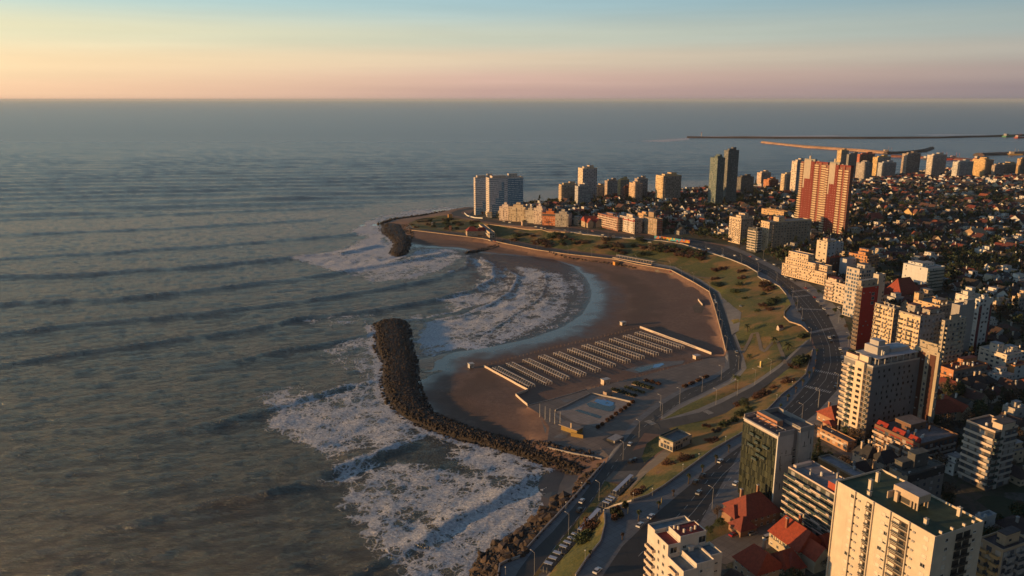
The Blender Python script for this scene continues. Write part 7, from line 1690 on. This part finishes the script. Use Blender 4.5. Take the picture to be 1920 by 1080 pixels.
def palm_kind(h, seed):
    r = random.Random(seed); mb = MB(); z = 0
    for i in range(5): mb.tube((0, 0, h * i / 5 - .3 * (i == 0)), (0, 0, h * (i + 1) / 5), .38 - .03 * i, .35 - .03 * i, BARK, 7)
    tr = mb.mesh('trunk'); V, Fc = [], []
    for i in range(46):
        a = r.uniform(0, 6.28); el = r.uniform(-.5, 1.2); L = r.uniform(2.6, 3.6); pts = []
        for k in range(6):
            t = k / 5; rr = L * t * math.cos(el * (1 - t * .3)); zz = h + L * t * math.sin(el) - 1.9 * t * t; pts.append((rr * math.cos(a), rr * math.sin(a), zz, .32 * (1 - t * .8) + .05))
        k0 = len(V); nx, ny = -math.sin(a), math.cos(a)
        for x, y, z, w in pts: V += [(x + nx * w, y + ny * w, z - .15), (x, y, z), (x - nx * w, y - ny * w, z - .15)]
        for k in range(5):
            for q in (0, 1): Fc.append((k0 + k * 3 + q, k0 + k * 3 + q + 1, k0 + k * 3 + q + 4, k0 + k * 3 + q + 3))
    return [('trunk', tr), ('crown', poly_mesh('crown', V, Fc, [PALM]))]
PK = [palm_kind(5, 1), palm_kind(3, 2), palm_kind(9, 3)]
for x, y, k, s, d in ((1452, 644, 1, 1.2, 'squat palm with dark crown at path bend'), (1477, 656, 1, 1.35, 'broad squat palm nearest the ramp road'), (1379, 731, 2, .95, 'tall palm on the slope beside the coast road'), (1401, 622, 0, 1, 'palm at the top of the zigzag path, left side'), (1405, 672, 1, .8, 'small palm below zigzag path'), (1396, 762, 1, .8, 'low palm beside the ramp road'), (983, 425, 2, .95, 'lone palm in front of the headland row')):
    p = at(x, y); root = tag(empty('palm_tree', (p.x, p.y, Hh(p.x, p.y)), x), d, 'palm tree'); root.scale = (s, s, s)
    for n_, me in PK[k]: link(n_, me, root)
SMALL = [tree_kind(LG, 41, 1.1, 1.0, 3.0, 10, 320, .18), tree_kind(LB, 42, 1.1, 1.1, 3.0, 10, 300, .18)]
for x, y in ((1317, 885), (1291, 907), (1262, 930), (1235, 955), (1342, 868), (1366, 848), (1167, 1012), (1197, 977), (1463, 768), (1477, 752), (1492, 736), (1505, 724), (1517, 709), (1525, 698), (1529, 683), (1531, 666), (1106, 1045), (1440, 787), (1415, 810), (1492, 575), (1480, 552), (1468, 540)):
    p = at(x, y); place_tree('x', p.x, p.y, Hh(p.x, p.y), rnd.uniform(.9, 1.2), 'small clipped trees of the avenue pavement', SMALL, 'small clipped tree')
for x, y in ((1465, 962), (1452, 955), (1360, 955), (1345, 972), (1372, 985), (1350, 990), (1330, 1005), (1440, 1045), (1590, 700), (1594, 668), (1592, 640), (1586, 618), (1578, 600), (1565, 588), (1548, 566), (1535, 552), (1500, 520), (1480, 508), (1436, 478), (1452, 484), (1545, 800), (1525, 812), (1512, 524), (1465, 495), (1418, 470), (1425, 474), (1398, 470), (1385, 468)):
    p = at(x, y)
    if free(p.x, p.y, own=True): place_tree(rt_.choice(['dark green leafy', 'brown wintry']), p.x, p.y, Hh(p.x, p.y), rnd.uniform(.45, .75), 'trees along the avenue edge')
# memorial plinth, lookout furniture, statue
a = at(1427, 688); mb = MB(); mb.box(-1.6, -1.6, 0, 1.6, 1.6, .3, PALE); mb.box(-.9, -.5, .3, .9, .5, 4.2, stucco((.62, .5, .2))); tag(mb.build('monument', None, (a.x, a.y, a.z), .5), 'pale yellow stele on round lawn below zigzag path', 'monument')
a = at(1462, 619); mb = MB(); mb.box(-2, -1.4, 0, 2, 1.4, 2.6, stucco((.5, .42, .36))); mb.gable(-2, -1.4, 2, 1.4, 2.6, 1.6, .3, tiles(DR), stucco(WHITE)); tag(mb.build('small_shrine', None, (a.x, a.y, a.z), .4), 'tiny white gabled shrine under the sandstone lookout', 'shrine')
# sculpture garden on the tiled balcony
root = None
for i, (x, y) in enumerate(((1150, 962), (1158, 958), (1163, 968), (1152, 974), (1172, 950))):
    planter('%d,%d %d,%d %d,%d %d,%d' % (x - 5, y + 1, x, y - 4, x + 5, y, x, y + 4), '%s shrub bed on the tiled viewing balcony' % ON[i], 1.8, LR if i % 2 else HEDGE)
for i, (x, y) in enumerate(((1240, 945), (1177, 964))):
    p = at(x, y); root = tag(empty('advert_panel', (p.x, p.y, Hh(p.x, p.y)), R(70)), ('lit yellow street panel on avenue pavement' if i == 0 else 'orange street panel by the viewing balcony'), 'street panel')
    mb = MB(); mb.box(-.7, -.08, .5, .7, .08, 2.9, stucco((.6, .48, .2))); mb.build('panel', root); mb = MB(); mb.box(-.1, -.06, 0, .1, .06, .5, DFR); mb.build('leg', root)
# ------------------------------------------------------------------ port: moles and ships far away
MOLE = plain('mole_stone', (.07, .055, .05), .9, .3, .1); MOLE2 = plain('mole_lit_stone', (.36, .22, .14), .9, .3, .1)
def mole(px, label, w, h, mat):
    P = dens([Vector(un(x, y, 0)[:2]) for x, y, z in pl(px, 0)], 120); mb = MB(); n = len(P); r = random.Random(3)
    nd = [Vector((-(P[min(n - 1, i + 1)] - P[max(0, i - 1)]).normalized().y, (P[min(n - 1, i + 1)] - P[max(0, i - 1)]).normalized().x)) for i in range(n)]
    pr = [(-1, -2), (-.6, .55), (-.3, 1), (.3, 1), (.6, .55), (1, -2)]; V, Fc = [], []
    for i in range(n):
        for a, b in pr: q = P[i] + nd[i] * a * w / 2; V.append((q.x, q.y, b * h * (r.uniform(.85, 1.15) if b > 0 else 1)))
    for i in range(n - 1):
        for j in range(5): Fc.append((i * 6 + j, (i + 1) * 6 + j, (i + 1) * 6 + j + 1, i * 6 + j + 1))
    Fc.append((0, 1, 2, 3, 4, 5)); me = bpy.data.meshes.new('mole'); me.from_pydata(V, [], Fc); me.materials.append(mat); me.update(); tag(link('harbour_mole', me), label, 'breakwater')
mole('1288,258.5 1450,259.5 1620,260 1760,259 1880,256 2000,252', 'long dark outer breakwater across the horizon at right', 34, 8, MOLE)
mole('1430,268 1470,272 1513,277 1560,280 1613,284 1665,288', 'lit tan inner breakwater running behind the twin towers', 30, 8, MOLE2)
mole('1660,289 1700,287 1735,284 1747,279', 'short dark curved mole beside the brown harbour tower', 26, 8, MOLE)
mole('1835,292 1870,290 1940,289', 'dark quay at the right edge of the harbour', 60, 9, MOLE)
mole('1672,294 1720,296 1790,300 1830,303', 'reddish quay between the harbour towers', 50, 7, plain('quay_red', (.25, .1, .07), .9, .3, .1))
a = un(1315, 258, 0); mb = MB(); mb.tube((0, 0, 0), (0, 0, 16), 2.2, 1.6, stucco((.5, .45, .42)), 10); mb.tube((0, 0, 16), (0, 0, 19), 2.4, 1, stucco(RED), 10); tag(mb.build('lighthouse', None, (a.x, a.y, 7)), 'tiny light tower on the end of outer breakwater', 'lighthouse')
def ship(px, py, L, c1, c2, label):
    p = un(px, py, 0); root = tag(empty('ship', (p.x, p.y, 0), rnd.uniform(-.3, .5)), label, 'ship', 'vessels in the harbour'); w = L * .16
    mb = MB(); k = [(-L / 2, -w), (L * .35, -w), (L / 2, 0), (L * .35, w), (-L / 2, w)]; mb.prism(k, -.5, L * .1, stucco(c1)); mb.build('hull', root)
    mb = MB(); mb.box(-L * .42, -w * .7, L * .1, -L * .18, w * .7, L * .24, stucco(c2)); mb.build('bridge', root); mb = MB(); mb.tube((L * .1, 0, L * .1), (L * .1, 0, L * .4), .5, .3, stucco(c1), 5); mb.tube((-L * .1, 0, L * .1), (-L * .1, 0, L * .45), .5, .3, stucco(c1), 5); mb.build('mast', root)
for x, y, L, c1, c2, lb in ((1892, 257, 70, (.08, .25, .15), (.3, .3, .3), 'green hulled ship near the outer breakwater'), (1912, 259, 60, (.35, .08, .06), (.4, .3, .3), 'red ship at right edge near outer breakwater'), (1905, 291, 50, (.4, .25, .08), (.5, .4, .3), 'orange vessel moored at the right edge quay'),
    (1770, 300, 60, (.4, .05, .03), (.5, .4, .35), 'red trawler left of the wide finned block'), (1795, 299, 50, (.45, .06, .04), (.4, .3, .3), 'second red trawler moored above the wide finned block'), (1838, 299, 46, (.45, .08, .04), (.5, .45, .4), 'red trawler just left of the orange tower'), (1668, 287, 50, (.35, .12, .06), (.5, .4, .3), 'rusty vessel left of the brown harbour tower'), (1740, 298, 40, (.1, .1, .12), (.5, .5, .5), 'dark hulled vessel beside the tall finned tower')): ship(x, y, L, c1, c2, lb)
# ------------------------------------------------------------------ keep what can be seen, then write the labels of the repeats
bpy.context.view_layer.update()
dg = bpy.context.evaluated_depsgraph_get()
def drop(root):
    for c in list(root.children_recursive): bpy.data.objects.remove(c)
    bpy.data.objects.remove(root)
for root, r, h in THINGS:
    loc = root.location; mine = {c.name for c in root.children_recursive}; seen_ = False
    for dx, dy, dz in ((0, 0, .9), (0, 0, .5), (-.6, 0, .7), (.6, 0, .7), (0, -.6, .4), (0, .6, .8), (-.7, -.5, .5), (.7, .5, .6), (.3, -.8, .3), (-.4, .3, .95), (.5, -.4, .85), (-.3, -.3, .2)):
        t = Vector((loc.x + dx * r, loc.y + dy * r, loc.z + dz * h)); px, py = proj(t)
        if not (0 <= px <= 1920 and 0 <= py <= 1080): continue
        d = t - CAMP; L = d.length; hit, pos, nn, ii, ob, mt = SC.ray_cast(dg, CAMP, d.normalized(), distance=L + r * 2)
        if not hit or ob.name in mine or (pos - CAMP).length > L - .6: seen_ = True; break
    if not seen_: drop(root); continue
    px, py = proj((loc.x, loc.y, loc.z + h / 2)); root['label'] = side_label(px, py, root['desc']); del root['desc']
# ------------------------------------------------------------------ haze
def haze():
    m = bpy.data.materials.new('haze_air'); m.use_nodes = True; nt = m.node_tree
    for n in list(nt.nodes):
        if n.type != 'OUTPUT_MATERIAL': nt.nodes.remove(n)
    o = nt.nodes['Material Output']; v = nt.nodes.new('ShaderNodeVolumePrincipled')
    v.inputs['Density'].default_value = HZ; v.inputs['Color'].default_value = (.72, .85, 1, 1); v.inputs['Anisotropy'].default_value = .1
    nt.links.new(v.outputs[0], o.inputs['Volume'])
    mb = MB(); mb.box(-95000, -4000, -12, 95000, 95000, 205, m); tag(mb.build('haze'), kind='stuff')
if HZ: haze()
